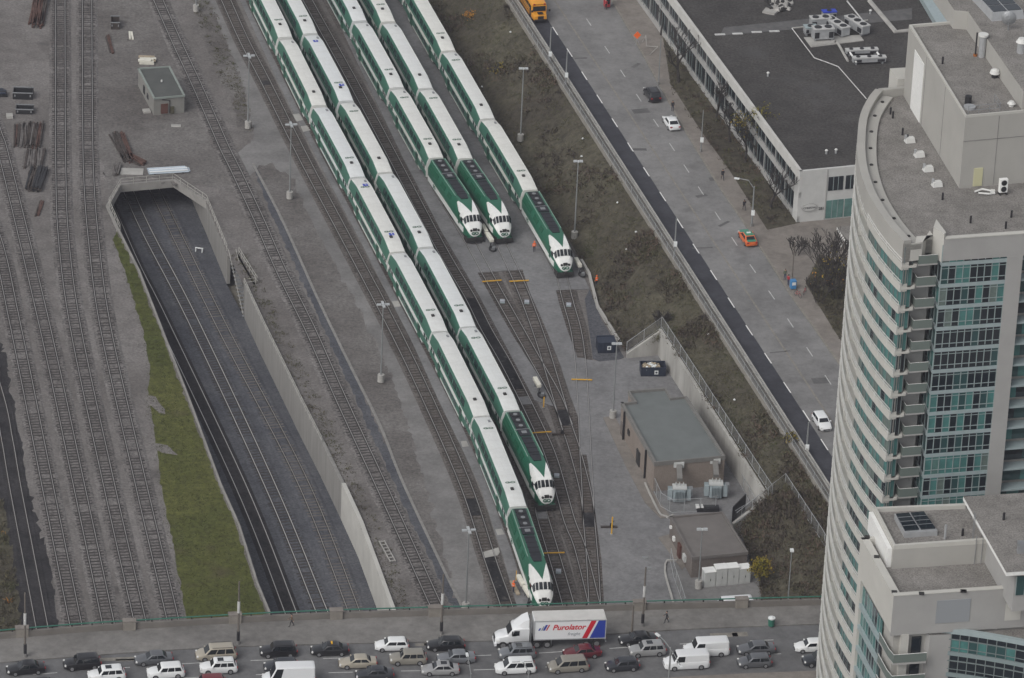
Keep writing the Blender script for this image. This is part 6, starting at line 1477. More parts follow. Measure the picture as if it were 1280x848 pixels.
for s in (1, -1):
    q = [(cx_ + 2.6, s * 1.205, 1.95), (cx_ + 3.45, s * 1.18, 1.85), (cx_ + 3.25, s * 1.19, 2.6), (cx_ + 2.6, s * 1.205, 2.6)]
    if s > 0: q.reverse()
    MB().plate(q, .03).build('side_window', 'car_glass', cab)
    wheel(cab, cx_ + 4.6, s * 1.0, .5, .32); wheel(cab, cx_ + .35, s * .95, .5, .5); wheel(cab, cx_ - .95, s * .95, .5, .5)
    MB().box((cx_ + 2.2, s * 1.05, .75), (1.7, .35, .55)).build('fuel_tank', 'galvanised', cab)
    MB().box((cx_ + 5.2, s * .86, 1.1), (.45, .28, .24), 0, s * -.3).build('headlight', 'lamp_clear', cab)
    MB().box((cx_ + 3.5, s * 1.38, 2.3), (.12, .2, .6)).build('mirror', 'black', cab)
    MB().cyl((cx_ + 1.15, s * .95, 2.2), .09, 3.0, 8).build('exhaust', 'steel', cab)
MB().box((cx_ + 5.6, 0, 1.05), (.1, 1.1, .7)).build('grille', 'black', cab); MB().box((cx_ + 5.55, 0, .55), (.3, 2.0, .35)).build('bumper', 'van_white', cab)
MB().box((cx_ + .8, 0, .85), (6.0, .9, .3)).build('chassis', 'black', cab)
# ------------------------------------------------------------------ poles and lamps
plain('pole_grey', (0.26, 0.27, 0.27), .55, .3); plain('wood_pole', (0.13, 0.115, 0.10), .9, var=.25); plain('lamp_grey', (.42, .44, .45), .45)
plain('lamp_white', (0.70, 0.72, 0.72), .4)
def height_to(p, ytop):
    lo, hi = .5, 60
    for _ in range(40):
        m_ = (lo + hi) / 2
        if proj_y(Vector((p.x, p.y, p.z + m_))) > ytop: lo = m_
        else: hi = m_
    return lo
def yard_light(x, y, yt, label, heads=4, z=0.14, r=.10, mat='pole_grey', base=True, h=None):
    p = G(x, y, z); h = h or height_to(p, yt); o = thing('yard_light', label, 'light mast', p, .1, 'light masts in the yard')
    if base: MB().cyl((0, 0, .55), .48, 1.1, 14).build('base', 'concrete', o)
    MB().tube([(0, 0, .4), (0, 0, h)], [r * 1.3, r * .75], 8).build('pole', mat, o)
    if heads == 4:
        MB().cyl((0, 0, h), .2, .3, 10).build('hub', 'lamp_grey', o)
        for k in range(4):
            a_ = k * math.pi / 2 + .1; MB().box((.58 * math.cos(a_), .58 * math.sin(a_), h + .02), (.62, .36, .18), 0, a_).build('lamp', 'lamp_grey', o)
    elif heads == 2:
        for s in (-1, 1): MB().box((s * .42, 0, h + .05), (.6, .42, .22), 0, 0, top=(.9, .8)).build('lamp', 'lamp_grey', o)
        MB().cyl((0, 0, h), .12, .3, 8).build('hub', 'lamp_white', o)
    else: MB().box((0, -.1, h + .05), (.45, .6, .25)).build('lamp', 'lamp_white', o)
    return o
yard_light(309.8, 160, 70, 'light mast beside the service lane, nearest the small hut')
yard_light(362, 248, 156, 'light mast left of the longest train, above the trench mouth')
yard_light(476, 477, 381, 'light mast halfway down the service lane')
yard_light(582, 763, 663, 'light mast close to the bridge, left of the longest train')
yard_light(245, 14, -60, 'light mast base at the top edge, left of the service lane')
yard_light(650.5, 176, 86, 'light mast on the scrub bank, next to the rightmost train\'s coaches', 2, 1.0)
yard_light(718, 298, 202, 'light mast beside the nose of the rightmost train', 2, .3)
yard_light(766, 522, 430, 'light mast with twin lamps at the corner of the substation', 2, .2)
yard_light(873, 735, 662, 'light mast with twin lamps in front of the brick shed', 2, .2, r=.08)
yard_light(985, 752, 688, 'slim single light mast in the scrub patch beside the tower', 1, 3.0, .08, base=False)
def street_pole(x, y, yt, label, name='street_lamp', cat='street lamp', z=6.56, mat='pole_grey', arm=None, box=None, r=.11, sleeve=False, group=None, lean=0):
    p = G(x, y, z); h = height_to(p, yt); o = thing(name, label, cat, p, 0, group)
    MB().tube([(0, 0, 0), (lean, 0, h)], [r * 1.25, r * .8], 8).build('pole', mat, o)
    MB().cyl((0, 0, .25), r * 2, .5, 8).build('base', 'dark_concrete', o)
    if box: MB().box((.05, -.2, h * box), (.5, .35, .7)).build('control_box', 'lamp_white', o)
    if arm:
        dx, dy, dz = arm; e = Vector((dx, dy, h + dz)); MB().tube([(lean, 0, h - .4), Vector((dx * .35, dy * .35, h + dz * .9)), e], .06, 6).build('arm', mat, o)
        MB().box((e.x, e.y, e.z - .05), (.75, .3, .18), 0, math.atan2(dy, dx)).build('lamp', 'lamp_white', o)
    if sleeve: MB().cyl((0, 0, .9), r * 1.7, 1.8, 8).build('sleeve', 'black', o); MB().tube([(lean * .45, 0, h * .5), (lean * .62, -.03, h * .68)], r * 1.5, 6).build('poster_wrap', 'worn_white', o)
    return o
G1 = 'poles along the street'
street_pole(687, 78, 34, 'grey street pole with a white box at the top of the bank barrier', box=.25, group=G1)
street_pole(707, 109, 64, 'grey street pole with a small box, second from the top of the bank barrier', box=.35, group=G1)
street_pole(842.5, 326, 272, 'grey street pole halfway along the bank barrier, above the substation', box=.4, group=G1)
street_pole(1008, 566, 528, 'grey street pole at the lower end of the bank barrier, near the tower', box=.2, group=G1)
street_pole(823, 106, 48, 'thin street pole on the sidewalk by the bare tree', z=6.63, r=.08, group=G1)
street_pole(876, 190, 138, 'thin street pole on the sidewalk below the white sedan', z=6.63, r=.08, group=G1, box=.3)
street_pole(939.5, 283, 233, 'street lamp with a long curved arm over the road beside the taxi', z=6.63, arm=(-2.6, .6, .9), box=.35, r=.12, group=G1)
street_pole(990, 350, 303, 'thin street pole on the sidewalk beside the bicycles', z=6.63, r=.08, group=G1, mat='wood_pole')
G2n = 'poles along the bridge sidewalk'
street_pole(31.5, 821, 741, 'utility pole with papers wrapped round it, leftmost on the bridge sidewalk', 'utility_pole', 'utility pole', BZ + .14, 'wood_pole', sleeve=True, group=G2n, r=.12)
street_pole(297.7, 805, 727, 'utility pole wrapped in white papers, standing before the grass wedge', 'utility_pole', 'utility pole', BZ + .14, 'wood_pole', sleeve=True, group=G2n, r=.12)
street_pole(551.5, 793, 718, 'utility pole on the bridge sidewalk, above the long black car', 'utility_pole', 'utility pole', BZ + .14, 'wood_pole', sleeve=True, group=G2n, r=.12)
up_ = street_pole(803, 783, 709, 'utility pole with a lamp bracket, right of the lorry trailer', 'utility_pole', 'utility pole', BZ + .14, 'wood_pole', sleeve=True, group=G2n, r=.12)
MB().box((.45, 0, 8.4), (.5, .3, .35)).build('lamp', 'pole_grey', up_); MB().box((-.2, 0, 9.9), (.7, .3, .25)).build('lamp', 'pole_grey', up_)
for x, lab in ((789.5, 'short dark post beside the utility pole, at the kerb behind the lorry'),):
    street_pole(x, 797, 757, lab, 'sign_post', 'post', BZ + .14, 'wood_pole', r=.13)
def fore_lamp(x, yt, label, arm):
    # lamps on the near side of the bridge; their feet are below the picture
    h = 8.5; p = G(x, yt, BZ + h); o = thing('street_lamp', label, 'street lamp', (p.x, p.y, BZ), 0, 'lamps on the near side of the bridge')
    MB().tube([(0, 0, 0), (0, 0, h)], [.15, .09], 8).build('pole', 'pole_grey', o)
    for (dx, dy, dz) in arm:
        MB().tube([(0, 0, h - .3), (dx * .5, dy * .5, h + dz * .6), (dx, dy, h + dz)], .055, 6).build('arm', 'pole_grey', o)
        MB().box((dx, dy, h + dz - .05), (.8, .3, .18), 0, math.atan2(dy, dx)).build('lamp', 'lamp_white', o)
fore_lamp(838.5, 809, 'near street lamp with two drooping arms in front of the white vans', [(-1.6, 2.2, .4), (1.2, -3.0, -.8)])
fore_lamp(589, 842, 'near street lamp whose long arm reaches over the grey sedan, left of the white minivan', [(-.6, 3.6, .5)])
fore_lamp(661, 838, 'near street lamp below the white minivan, only its top in view', [(-.9, 1.6, .3)])

# ------------------------------------------------------------------ people
def person(x, y, z, rz, label, top, legs, pose='stand', hair='black', vest=None, hat=None, group=None):
    p = G(x, y, z); o_name = 'person'
    st = .28 if pose == 'walk' else .10; sw = .30 if pose == 'walk' else .06
    V = {'pel': (0, 0, .95, .135), 'bel': (0, 0, 1.12, .135), 'che': (0.0, 0, 1.33, .15), 'nek': (.01, 0, 1.50, .06), 'hea': (.03, 0, 1.62, .092), 'top': (.02, 0, 1.70, .085), 'nose': (.125, 0, 1.625, .018)}
    E = [('pel', 'bel'), ('bel', 'che'), ('che', 'nek'), ('nek', 'hea'), ('hea', 'top'), ('hea', 'nose')]
    for s, n_ in ((1, 'l'), (-1, 'r')):
        f = s * (1 if pose == 'walk' else .3)
        V[n_ + 'hip'] = (0, s * .10, .88, .095); V[n_ + 'kne'] = (f * st * .55 + .03, s * .11, .48, .065); V[n_ + 'ank'] = (f * st - (.05 if pose == 'walk' else 0), s * .11, .09, .045); V[n_ + 'toe'] = (f * st + .16, s * .12, .04, .04)
        V[n_ + 'sho'] = (0, s * .19, 1.42, .065); V[n_ + 'elb'] = (-f * sw * .4 - .02, s * .27, 1.14, .045); V[n_ + 'wri'] = (-f * sw + .10, s * .27, .92, .032); V[n_ + 'pal'] = (-f * sw + .13, s * .265, .86, .03)
        E += [('pel', n_ + 'hip'), (n_ + 'hip', n_ + 'kne'), (n_ + 'kne', n_ + 'ank'), (n_ + 'ank', n_ + 'toe'), ('che', n_ + 'sho'), (n_ + 'sho', n_ + 'elb'), (n_ + 'elb', n_ + 'wri'), (n_ + 'wri', n_ + 'pal')]
        for k in range(4):
            q = V[n_ + 'pal']; V[n_ + 'f%d' % k] = (q[0] + .035 - k * .022, q[1], q[2] - .07 + .006 * abs(k - 1), .009); E.append((n_ + 'pal', n_ + 'f%d' % k))
        q = V[n_ + 'pal']; V[n_ + 'th'] = (q[0] + .045, q[1] - s * .02, q[2] - .025, .010); E.append((n_ + 'pal', n_ + 'th'))
        V[n_ + 'ear'] = (.03, s * .095, 1.62, .016); E.append(('hea', n_ + 'ear'))
    keys = list(V); me = bpy.data.meshes.new('person'); me.from_pydata([V[k][:3] for k in keys], [(keys.index(a), keys.index(b)) for a, b in E], [])
    t_ = bpy.data.objects.new('tmp', me); COL.objects.link(t_)
    md = t_.modifiers.new('skin', 'SKIN'); md.use_smooth_shade = True
    for i, k in enumerate(keys): me.skin_vertices[0].data[i].radius = (V[k][3], V[k][3])
    me.skin_vertices[0].data[keys.index('pel')].use_root = True
    t_.modifiers.new('sub', 'SUBSURF').levels = 1
    bpy.context.view_layer.update()
    m2 = bpy.data.meshes.new_from_object(t_.evaluated_get(bpy.context.evaluated_depsgraph_get())); bpy.data.objects.remove(t_)
    m2.name = 'person'; m2.materials.clear()
    for k in ('skin', top, legs, 'black'): m2.materials.append(MATS[k])
    for f in m2.polygons:
        c = f.center
        f.material_index = 3 if c.z < .11 else 2 if c.z < .98 and abs(c.y) < .235 else 0 if (c.z > 1.49 or (abs(c.y) > .2 and c.z < .93)) else 1
    o = bpy.data.objects.new('person', m2); COL.objects.link(o); o.location = p; o.rotation_euler = (0, 0, rz); tag(o, label, 'person', group)
    hm = MB()
    if hat:
        hm.loft([[(.03 + r_ * math.cos(a_ * .628), r_ * math.sin(a_ * .628), h_) for a_ in range(10)] for r_, h_ in ((.115, 1.66), (.118, 1.69), (.10, 1.76), (.05, 1.79))]); hm.build('helmet', hat, o, smooth=60)
    else:
        hm.loft([[(.0 + r_ * math.cos(a_ * .628), r_ * math.sin(a_ * .628), h_) for a_ in range(10)] for r_, h_ in ((.075, 1.56), (.105, 1.64), (.108, 1.70), (.07, 1.76), (.02, 1.775))]); hm.build('hair', hair, o, smooth=60)
    if vest:
        vm = MB(); vm.loft([[(r1 * math.cos(a_ * .524), r2 * math.sin(a_ * .524), h_) for a_ in range(12)] for r1, r2, h_ in ((.175, .185, .98), (.17, .18, 1.15), (.18, .21, 1.33), (.13, .20, 1.46))], cap=False); vm.build('vest', vest, o, smooth=60)
        MB().loft([[(r1 * math.cos(a_ * .524), r2 * math.sin(a_ * .524), h_) for a_ in range(12)] for r1, r2, h_ in ((.182, .196, 1.16), (.184, .200, 1.22))], cap=False).build('reflective_band', 'lamp_white', o)
    return o
plain('navy', (.02, .025, .045), .85); plain('jeans', (.035, .05, .09), .9); plain('brown_cloth', (.12, .08, .05), .9); plain('red_cloth', (.35, .03, .04), .8); plain('dark_cloth', (.025, .025, .03), .9); plain('green_cloth', (.10, .12, .08), .9)
WK = 'yard workers in orange'
person(667.5, 315, .14, -1.2, 'worker in an orange vest standing left of the rightmost locomotive', 'orange_vest', 'navy', vest='orange_vest', hat='orange_vest', group=WK)
person(633.5, 300, .14, -1.9, 'worker in orange close by the nose of the fourth train', 'orange_vest', 'navy', vest='orange_vest', hat='white_paint', group=WK)
person(745.5, 358, .35, 2.4, 'worker in orange at the foot of the scrub bank by the kerb wall', 'orange_vest', 'navy', vest='orange_vest', hat='orange_vest', group=WK)
person(641.5, 741, .14, .6, 'worker in orange by the hose cart next to the longest train\'s nose', 'orange_vest', 'navy', vest='orange_vest', hat='orange_vest', group=WK)
person(364.5, 783, BZ + .14, 3.3, 'pedestrian in brown walking on the bridge sidewalk above the white delivery van', 'brown_cloth', 'dark_cloth', 'walk')
person(833, 779, BZ + .14, 3.2, 'pedestrian in black striding along the bridge sidewalk, right of the lorry', 'dark_cloth', 'dark_cloth', 'walk')
person(903, 225, 6.63, SA, 'pedestrian in black on the sidewalk, further up the street than the other one in black', 'dark_cloth', 'dark_cloth', 'walk')
person(930, 263, 6.63, SA + math.pi, 'pedestrian in black on the sidewalk beside the street lamp with the curved arm', 'dark_cloth', 'dark_cloth', 'walk')
person(840.5, 139, 6.55, SA, 'slim dark figure at the kerb between the black SUV and the white sedan', 'dark_cloth', 'navy')
person(757, 12, 6.63, SA, 'person in a red jacket on the sidewalk at the top of the street', 'red_cloth', 'dark_cloth')
person(981, 350, 6.63, SA, 'person in green by the bicycles on the sidewalk', 'green_cloth', 'jeans')
person(985, 357, 6.63, SA + 2, 'person in red and jeans beside the blue box on the sidewalk', 'red_cloth', 'jeans')
# ------------------------------------------------------------------ yard equipment and clutter
plain('cart_grey', (.36, .38, .42), .6)
plain('cart_white', (.66, .64, .56), .6, var=.1); plain('hose', (.02, .02, .022), .7); plain('blue_dump', (.022, .03, .05), .6, var=.2); plain('tan_timber', (.36, .30, .22), .9, var=.2)
plain('old_timber', (.055, .045, .04), .95, var=.5, scale=1.5); plain('grey_timber', (.12, .11, .105), .95, var=.4, scale=1.5); plain('rusty', (.085, .045, .035), .9, var=.4); plain('pipe_blue', (.46, .52, .58), .4, var=.12)
def hose_cart(x, y, rz, label, n=2, z=.14):
    p = G(x, y, z); o = thing('hose_cart', label, 'hose cart', p, rz, 'power and hose carts by the locomotives')
    for i in range(n):
        MB().box((i * 2.9 - 1.4 * (n - 1), i * .12, 1.15), (2.5, .6, .55), 0, .06 * i).build('housing', 'cart_white', o, bevel=.06)
        for s in (-.9, .9): MB().box((i * 2.9 - 1.4 * (n - 1) + s, i * .12, .44), (.14, .4, .88)).build('leg', 'steel', o)
    xe = 1.4 * (n - 1) + 1.5
    mb = MB()
    for k in range(2): mb.tube([(xe + .6 + .75 * math.cos(a_ * .628), .1 + .5 * math.sin(a_ * .628), .12 + k * .14) for a_ in range(11)], .07, 5)
    mb.tube([(xe, 0, .9), (xe + .4, -.3, .4), (xe + .9, -.4, .14), (xe + 1.5, 0, .12)], .06, 5)
    mb.build('hose', 'hose', o); MB().box((xe + .8, .2, .3), (.5, .4, .55)).build('coupling_box', 'steel', o)
    return o
hose_cart(608, 300, SA - .02, 'pair of white boxes and looped hose between the third and fourth train noses')
hose_cart(671, 487, SA, 'single white box with black hose in the middle of the yard, by a yellow post', 1)
hose_cart(654, 742, SA, 'pair of white boxes right beside the nose of the longest train')
hose_cart(722, 337, SA, 'single white box with looped hose at the right of the rightmost locomotive', 1)
hp = MB()
pp = G(594, 302, .18); hp.tube([pp + Vector((1.4 * math.cos(a_ * .5), 1.3 * math.sin(a_ * .5), .05 + .02 * a_)) for a_ in range(12)], .05, 5)
tag(hp.build('hose_loop', 'hose'), 'black hose looped on the asphalt in front of the third train', 'hose')
pp = G(652, 735, .14); pk = thing('timber_board', 'pale timber board leaning beside the white boxes next to the longest train', 'board', pp, SA)
MB().box((0, -.9, .1), (3.6, .5, .2)).build('plank', 'tan_timber', pk)
# bars and plates across the rails
def bar(key, y, mat, label, L=2.9, name='wheel_stop', cat='wheel stop', w_=.16, z=.33):
    P = min(C_[key], key=lambda q: abs(proj_y(q) - y)); i = C_[key].index(P); d = normals(C_[key])[i]
    o = thing(name, label, cat, (P.x, P.y, P.z), math.atan2(d.y, d.x), 'yellow bars across the tracks' if mat == 'yellow_paint' else None)
    MB().box((0, 0, z), (L, w_, .12)).build('beam', mat, o)
    for s in (-.75, .75): MB().box((s, 0, .27), (.25, .3, .12)).build('clamp', 'steel', o)
bar('C', 356.5, 'yellow_paint', 'yellow bar across the track in front of the third train')
bar('D', 354, 'yellow_paint', 'yellow bar across the track in front of the fourth train')
bar('E', 477.5, 'yellow_paint', 'yellow bar across the sunken rightmost track, level with the dumpster')
bar('N1', 542, 'yellow_paint', 'yellow bar across the track right beside the second locomotive')
bar('tB', 695, 'yellow_paint', 'yellow bar across the track below the nose of the second train')
for key, y, lab in (('C', 375, 'white blue plate between the rails in front of the third train'), ('D', 375.5, 'white blue plate between the rails in front of the fourth train'), ('E', 378, 'white plate between the rails in front of the rightmost train'), ('N1', 591, 'white plate between the rails beside the nose of the second train'), ('tB', 714, 'white blue plate between the rails nearest the bridge')):
    P = min(C_[key], key=lambda q: abs(proj_y(q) - y)); o = thing('warning_plate', lab, 'plate', (P.x, P.y, .1), 0, 'white plates between the rails')
    MB().box((0, 0, .09), (.70, .8, .12)).build('board', 'cart_grey', o); MB().box((0, -.62, .06), (.72, .16, .1)).build('blue_edge', 'spandrel', o)
# switch stands
for key, y, dx, lab in (('N1', 540, 2.6, 'low black switch stand between the yellow bar and the junction'), ('E', 661, 2.6, 'low black switch stand by the tall yellow post')):
    P = min(C_[key], key=lambda q: abs(proj_y(q) - y)); o = thing('switch_stand', lab, 'switch stand', (P.x + dx, P.y, .05), .1)
    MB().box((0, 0, .15), (2.2, .4, .2)).build('timber', 'old_timber', o); MB().box((.3, 0, .45), (.4, .35, .4)).build('housing', 'black', o); MB().tube([(.3, 0, .6), (.7, .3, .95)], .05, 5).build('lever', 'black', o)
# dumpsters
def dumpster(x, y, rz, label, L, W, H, full=False):
    p = G(x, y, .1); o = thing('dumpster', label, 'dumpster', p, rz, 'dumpsters in the yard')
    t_ = .09; mb = MB()
    mb.box((0, 0, .1), (L, W, .2)); 
    for s in (-1, 1): mb.box((0, s * (W / 2 - t_ / 2), H / 2 + .1), (L, t_, H)); mb.box((s * (L / 2 - t_ / 2), 0, H / 2 + .1), (t_, W - 2 * t_, H))
    mb.build('bin', 'blue_dump', o)
    for k in range(5):
        for s in (-1, 1): MB().box((-L / 2 + L * (k + .5) / 5, s * (W / 2 + .04), H / 2 + .1), (.1, .08, H)).build('rib', 'blue_dump', o)
    MB().box((0, 0, H + .12), (L + .1, W + .12, .1)) if False else None
    mb = MB()
    for s in (-1, 1): mb.box((0, s * W / 2, H + .1), (L + .12, .12, .12)); mb.box((s * L / 2, 0, H + .1), (.12, W, .12))
    mb.build('rim', 'blue_dump', o)
    if full:
        rq = random.Random(2); mb = MB()
        for i in range(70): mb.box((rq.uniform(-L / 2 + .4, L / 2 - .9), rq.uniform(-W / 2 + .3, W / 2 - .3), H * .75 + rq.uniform(0, .35)), (rq.uniform(.2, .7), rq.uniform(.2, .5), rq.uniform(.1, .4)), rq.choice((0, 0, 1, 2)), rq.uniform(0, 3), top=(.7, .6))
        tag(mb.build('rubbish', ['tan_timber', 'lamp_white', 'grey_timber'], o), kind='stuff')
    else: MB().box((0, 0, H + .02), (L - .1, W - .1, .1)).build('lid', 'blue_dump', o)
    MB().box((L * .12, -W / 2 - .10, H * .55), (.55, .03, .6)).build('white_mark', 'lamp_white', o)
    MB().cyl((L * .12, -W / 2 - .125, H * .55), .16, .02, 10, 0, axis='Y').build('mark_ring', 'blue_dump', o)
    return o
dumpster(757, 437, .15, 'closed dark blue dumpster on the gravel patch left of the wing wall', 2.5, 2.2, 1.5)
dumpster(815.5, 467, .1, 'open dark blue dumpster heaped with pale rubbish behind the substation', 3.5, 2.0, 1.3, True)
# left yard: timber and steel stacks
def stack(x, y, rz, L, W, H, mats, label, n=14, seed=1, name='sleeper_stack', cat='stack', ln=None, z=0):
    p = G(x, y, z); o = thing(name, label, cat, p, rz); rq = random.Random(seed); layers = max(1, int(H / .24))
    for l in range(layers):
        mb = MB(); m_ = n if l < layers - 1 else max(3, int(n * .6))
        for i in range(m_):
            yy = -W / 2 + W * (i + .5) / n + rq.uniform(-.04, .04)
            mb.box((rq.uniform(-.3, .3), yy, .12 + l * .24), (L * rq.uniform(.8, 1.05), W / n * .88, .22), rq.randrange(len(mats)), rq.uniform(-.05, .05))
        tag(mb.build('layer', mats, o), kind='stuff')
    return o
stack(48, 15, math.pi / 2 + .03, 13, 2.4, .9, ['old_timber', 'rusty'], 'long dark stack of old sleepers at the top left corner', 8, 3)
stack(35, 170, math.pi / 2 + .06, 9.5, 4.3, .5, ['old_timber', 'rusty', 'grey_timber'], 'brown jumbled stack of old planks right of the third track', 18, 4)
stack(42, 199, math.pi / 2 + .05, 6.5, 3.2, .7, ['grey_timber', 'old_timber'], 'grey stack of sleepers below the brown planks', 9, 5)
stack(45, 226, math.pi / 2, 8.0, 2.6, .9, ['old_timber', 'black'], 'nearly black stack of sleepers, lowest of the row by the straight track', 7, 6)
stack(48, 262, math.pi / 2, 6.0, .9, .25, ['rusty', 'old_timber'], 'thin rusty strip of scrap lying below the sleeper stacks', 4, 8, 'scrap_pile')
stack(153, 185, math.pi / 2 + .28, 11, 2.0, .5, ['rusty', 'rusty', 'old_timber'], 'reddish brown heap of old rails left of the tunnel mouth', 9, 7, 'rail_pile')
stack(168, 201, math.pi / 2 + .75, 4.5, 1.6, .5, ['rusty', 'old_timber'], 'small dark heap of scrap rails beside the reddish rail heap', 6, 9, 'scrap_pile')
stack(145.5, 213, math.pi / 2, 3.8, 1.1, .5, ['old_timber', 'grey_timber'], 'small dark bundle of sleepers at the left of the tunnel mouth', 4, 10)
stack(137, 56, math.pi / 2 + .2, 7.0, .7, .25, ['old_timber', 'rusty'], 'thin dark rails lying on the gravel below the dark crate', 3, 11, 'scrap_pile')
stack(183, 77, .05, 2.4, 2.6, .9, ['cart_white', 'cart_white', 'tan_timber'], 'stack of pale new timbers right behind the hut', 4, 12, 'timber_stack')
stack(161, 46, math.pi / 2 + .15, 3.0, 1.4, .3, ['cart_white', 'grey_timber'], 'short pale and grey boards lying beside the dark crate', 4, 13, 'timber_stack')
stack(-4, 118, .2, 3.0, 2.4, .8, ['black', 'blue_dump'], 'dark heap at the left edge beside the two open bins', 6, 14, 'scrap_pile')
def bin_(x, y, rz, L, W, H, label, mat='black', name='open_bin'):
    p = G(x, y, 0); o = thing(name, label, 'bin', p, rz); mb = MB(); mb.box((0, 0, .1), (L, W, .2))
    for s in (-1, 1): mb.box((0, s * W / 2, H / 2), (L, .1, H)); mb.box((s * L / 2, 0, H / 2), (.1, W, H))
    mb.build('body', mat, o); MB().box((0, -W / 2, H), (L + .2, .16, .12)).build('rim', 'steel', o); MB().box((0, W / 2, H), (L + .2, .16, .12)).build('rim', 'steel', o)
    for s in (-1, 1): MB().box((s * L * .4, -W / 2 - .1, H * .6), (.2, .14, .3)).build('lug', 'steel', o)
bin_(29, 121, .03, 3.0, 2.2, 1.1, 'black open skip bin, upper one of two beside the left stacks'); bin_(31, 140, .03, 2.6, 1.8, .8, 'black open skip bin, lower one of two beside the left stacks')
bin_(144, 33, .1, 1.3, 2.6, 1.2, 'dark brown crate standing alone on the gravel near the top', 'old_timber', 'crate')
p = G(12, 147, 0); wb_ = thing('concrete_block', 'small pale concrete block beside the lower skip bin', 'block', p, .2); MB().box((0, 0, .25), (1.0, 1.2, .5)).build('block', 'concrete', wb_, bevel=.04)
p = G(220, 158, 0); wb_ = thing('concrete_slab', 'pale flat slab lying in front of the hut', 'slab', p, .1); MB().box((0, 0, .08), (1.5, .8, .16)).build('slab', 'concrete', wb_, bevel=.03)
a, b_ = G(185, 216, .1), G(235, 213, .1); pb = thing('pipe_bundle', 'bundle of long pale blue white pipes behind the tunnel mouth', 'pipes', (a + b_) / 2, math.atan2((b_ - a).y, (b_ - a).x)); Lp = (b_ - a).length
for i in range(7): MB().cyl(((i % 2) * .25, -.75 + i * .25, .14), .12, Lp, 8, 0, axis='X').build('pipe', 'pipe_blue', pb)
for i in range(6): MB().cyl((-.1 * (i % 3), -.62 + i * .25, .36), .12, Lp - .3, 8, 0, axis='X').build('pipe', 'pipe_blue' if i % 3 else 'lamp_white', pb)
for s in (-.35, .35): MB().box((s * Lp, 0, .02), (.2, 2.0, .12)).build('bearer', 'old_timber', pb)
p = G(165, 215, 0); sl = thing('ground_plate', 'flat grey concrete plate between the sleeper bundle and the pale pipes', 'slab', p, .03); MB().box((0, 0, .05), (3.4, 2.2, .1)).build('plate', 'concrete', sl)
# barrier panel lying by the lower trench wall, trench bits
p = G(484, 691, .1); bt = thing('ladder_barrier', 'pale slatted barrier lying on the ballast between the trench wall and the track', 'barrier', p, math.atan2(-6.6, 2.1))
for s in (-.35, .35): MB().box((0, s, .25), (5.6, .1, .14)).build('side_bar', 'concrete', bt)
for k in range(7): MB().box((-2.6 + k * .87, 0, .25), (.12, .7, .1)).build('rung', 'concrete', bt)
p = G(249, 315, TZ); tb = thing('trench_frame', 'small white frame lying on the trench floor near the tunnel wall', 'frame', p, -.2)
for s in (-.5, .5): MB().box((s, 0, .3), (.14, .5, .6)).build('leg', 'lamp_white', tb)
MB().box((0, 0, .62), (1.2, .2, .12)).build('bar', 'lamp_white', tb)
# trash bin, box and bicycles on the sidewalks
p = G(964, 782, BZ + .14); tb = thing('litter_bin', 'green litter bin with a pale lid on the bridge sidewalk', 'litter bin', p)
MB().cyl((0, 0, .5), .40, 1.0, 14, 0, .44).build('drum', 'green_paint', tb); MB().cyl((0, 0, 1.08), .46, .16, 14).build('lid', 'lamp_white', tb); MB().cyl((0, 0, 1.2), .3, .14, 14, 0, .15).build('dome', 'lamp_white', tb)
plain('box_blue', (.05, .20, .42), .5); p = G(991, 361, 6.63); nb_ = thing('newspaper_box', 'bright blue newspaper box on the sidewalk by the bicycles', 'newspaper box', p, SA)
MB().box((0, 0, .75), (.8, .8, 1.3)).build('cabinet', 'box_blue', nb_, bevel=.04); MB().box((.42, 0, .95), (.03, .55, .45)).build('window', 'lamp_white', nb_); MB().box((0, 0, .06), (.5, .5, .12)).build('foot', 'black', nb_)
def bicycle(x, y, rz, label):
    p = G(x, y, 6.63); o = thing('bicycle', label, 'bicycle', p, rz, 'bicycles locked on the sidewalk')
    for sx in (-.52, .52): MB().tube([(sx + .33 * math.cos(a_ * .4488), 0, .34 + .33 * math.sin(a_ * .4488)) for a_ in range(15)], .028, 5).build('wheel', 'rubber', o)
    MB().tube([(-.52, 0, .34), (-.1, 0, .32), (.38, 0, .85), (-.2, 0, .82), (-.1, 0, .32)], .024, 5).tube([(-.52, 0, .34), (-.2, 0, .82), (-.22, 0, .95)], .02, 5).tube([(.52, 0, .34), (.36, 0, .95)], .022, 5).build('frame', 'red_paint', o)
    MB().box((-.23, 0, .97), (.26, .14, .06)).build('saddle', 'black', o); MB().tube([(.36, -.26, 1.0), (.36, .26, 1.0)], .02, 5).build('handlebar', 'black', o)
bicycle(997, 371, SA + .4, 'bicycle locked near the kerb, just below the blue newspaper box'); bicycle(1006, 367, SA - .6, 'bicycle standing on the building side of the sidewalk by the blue box')
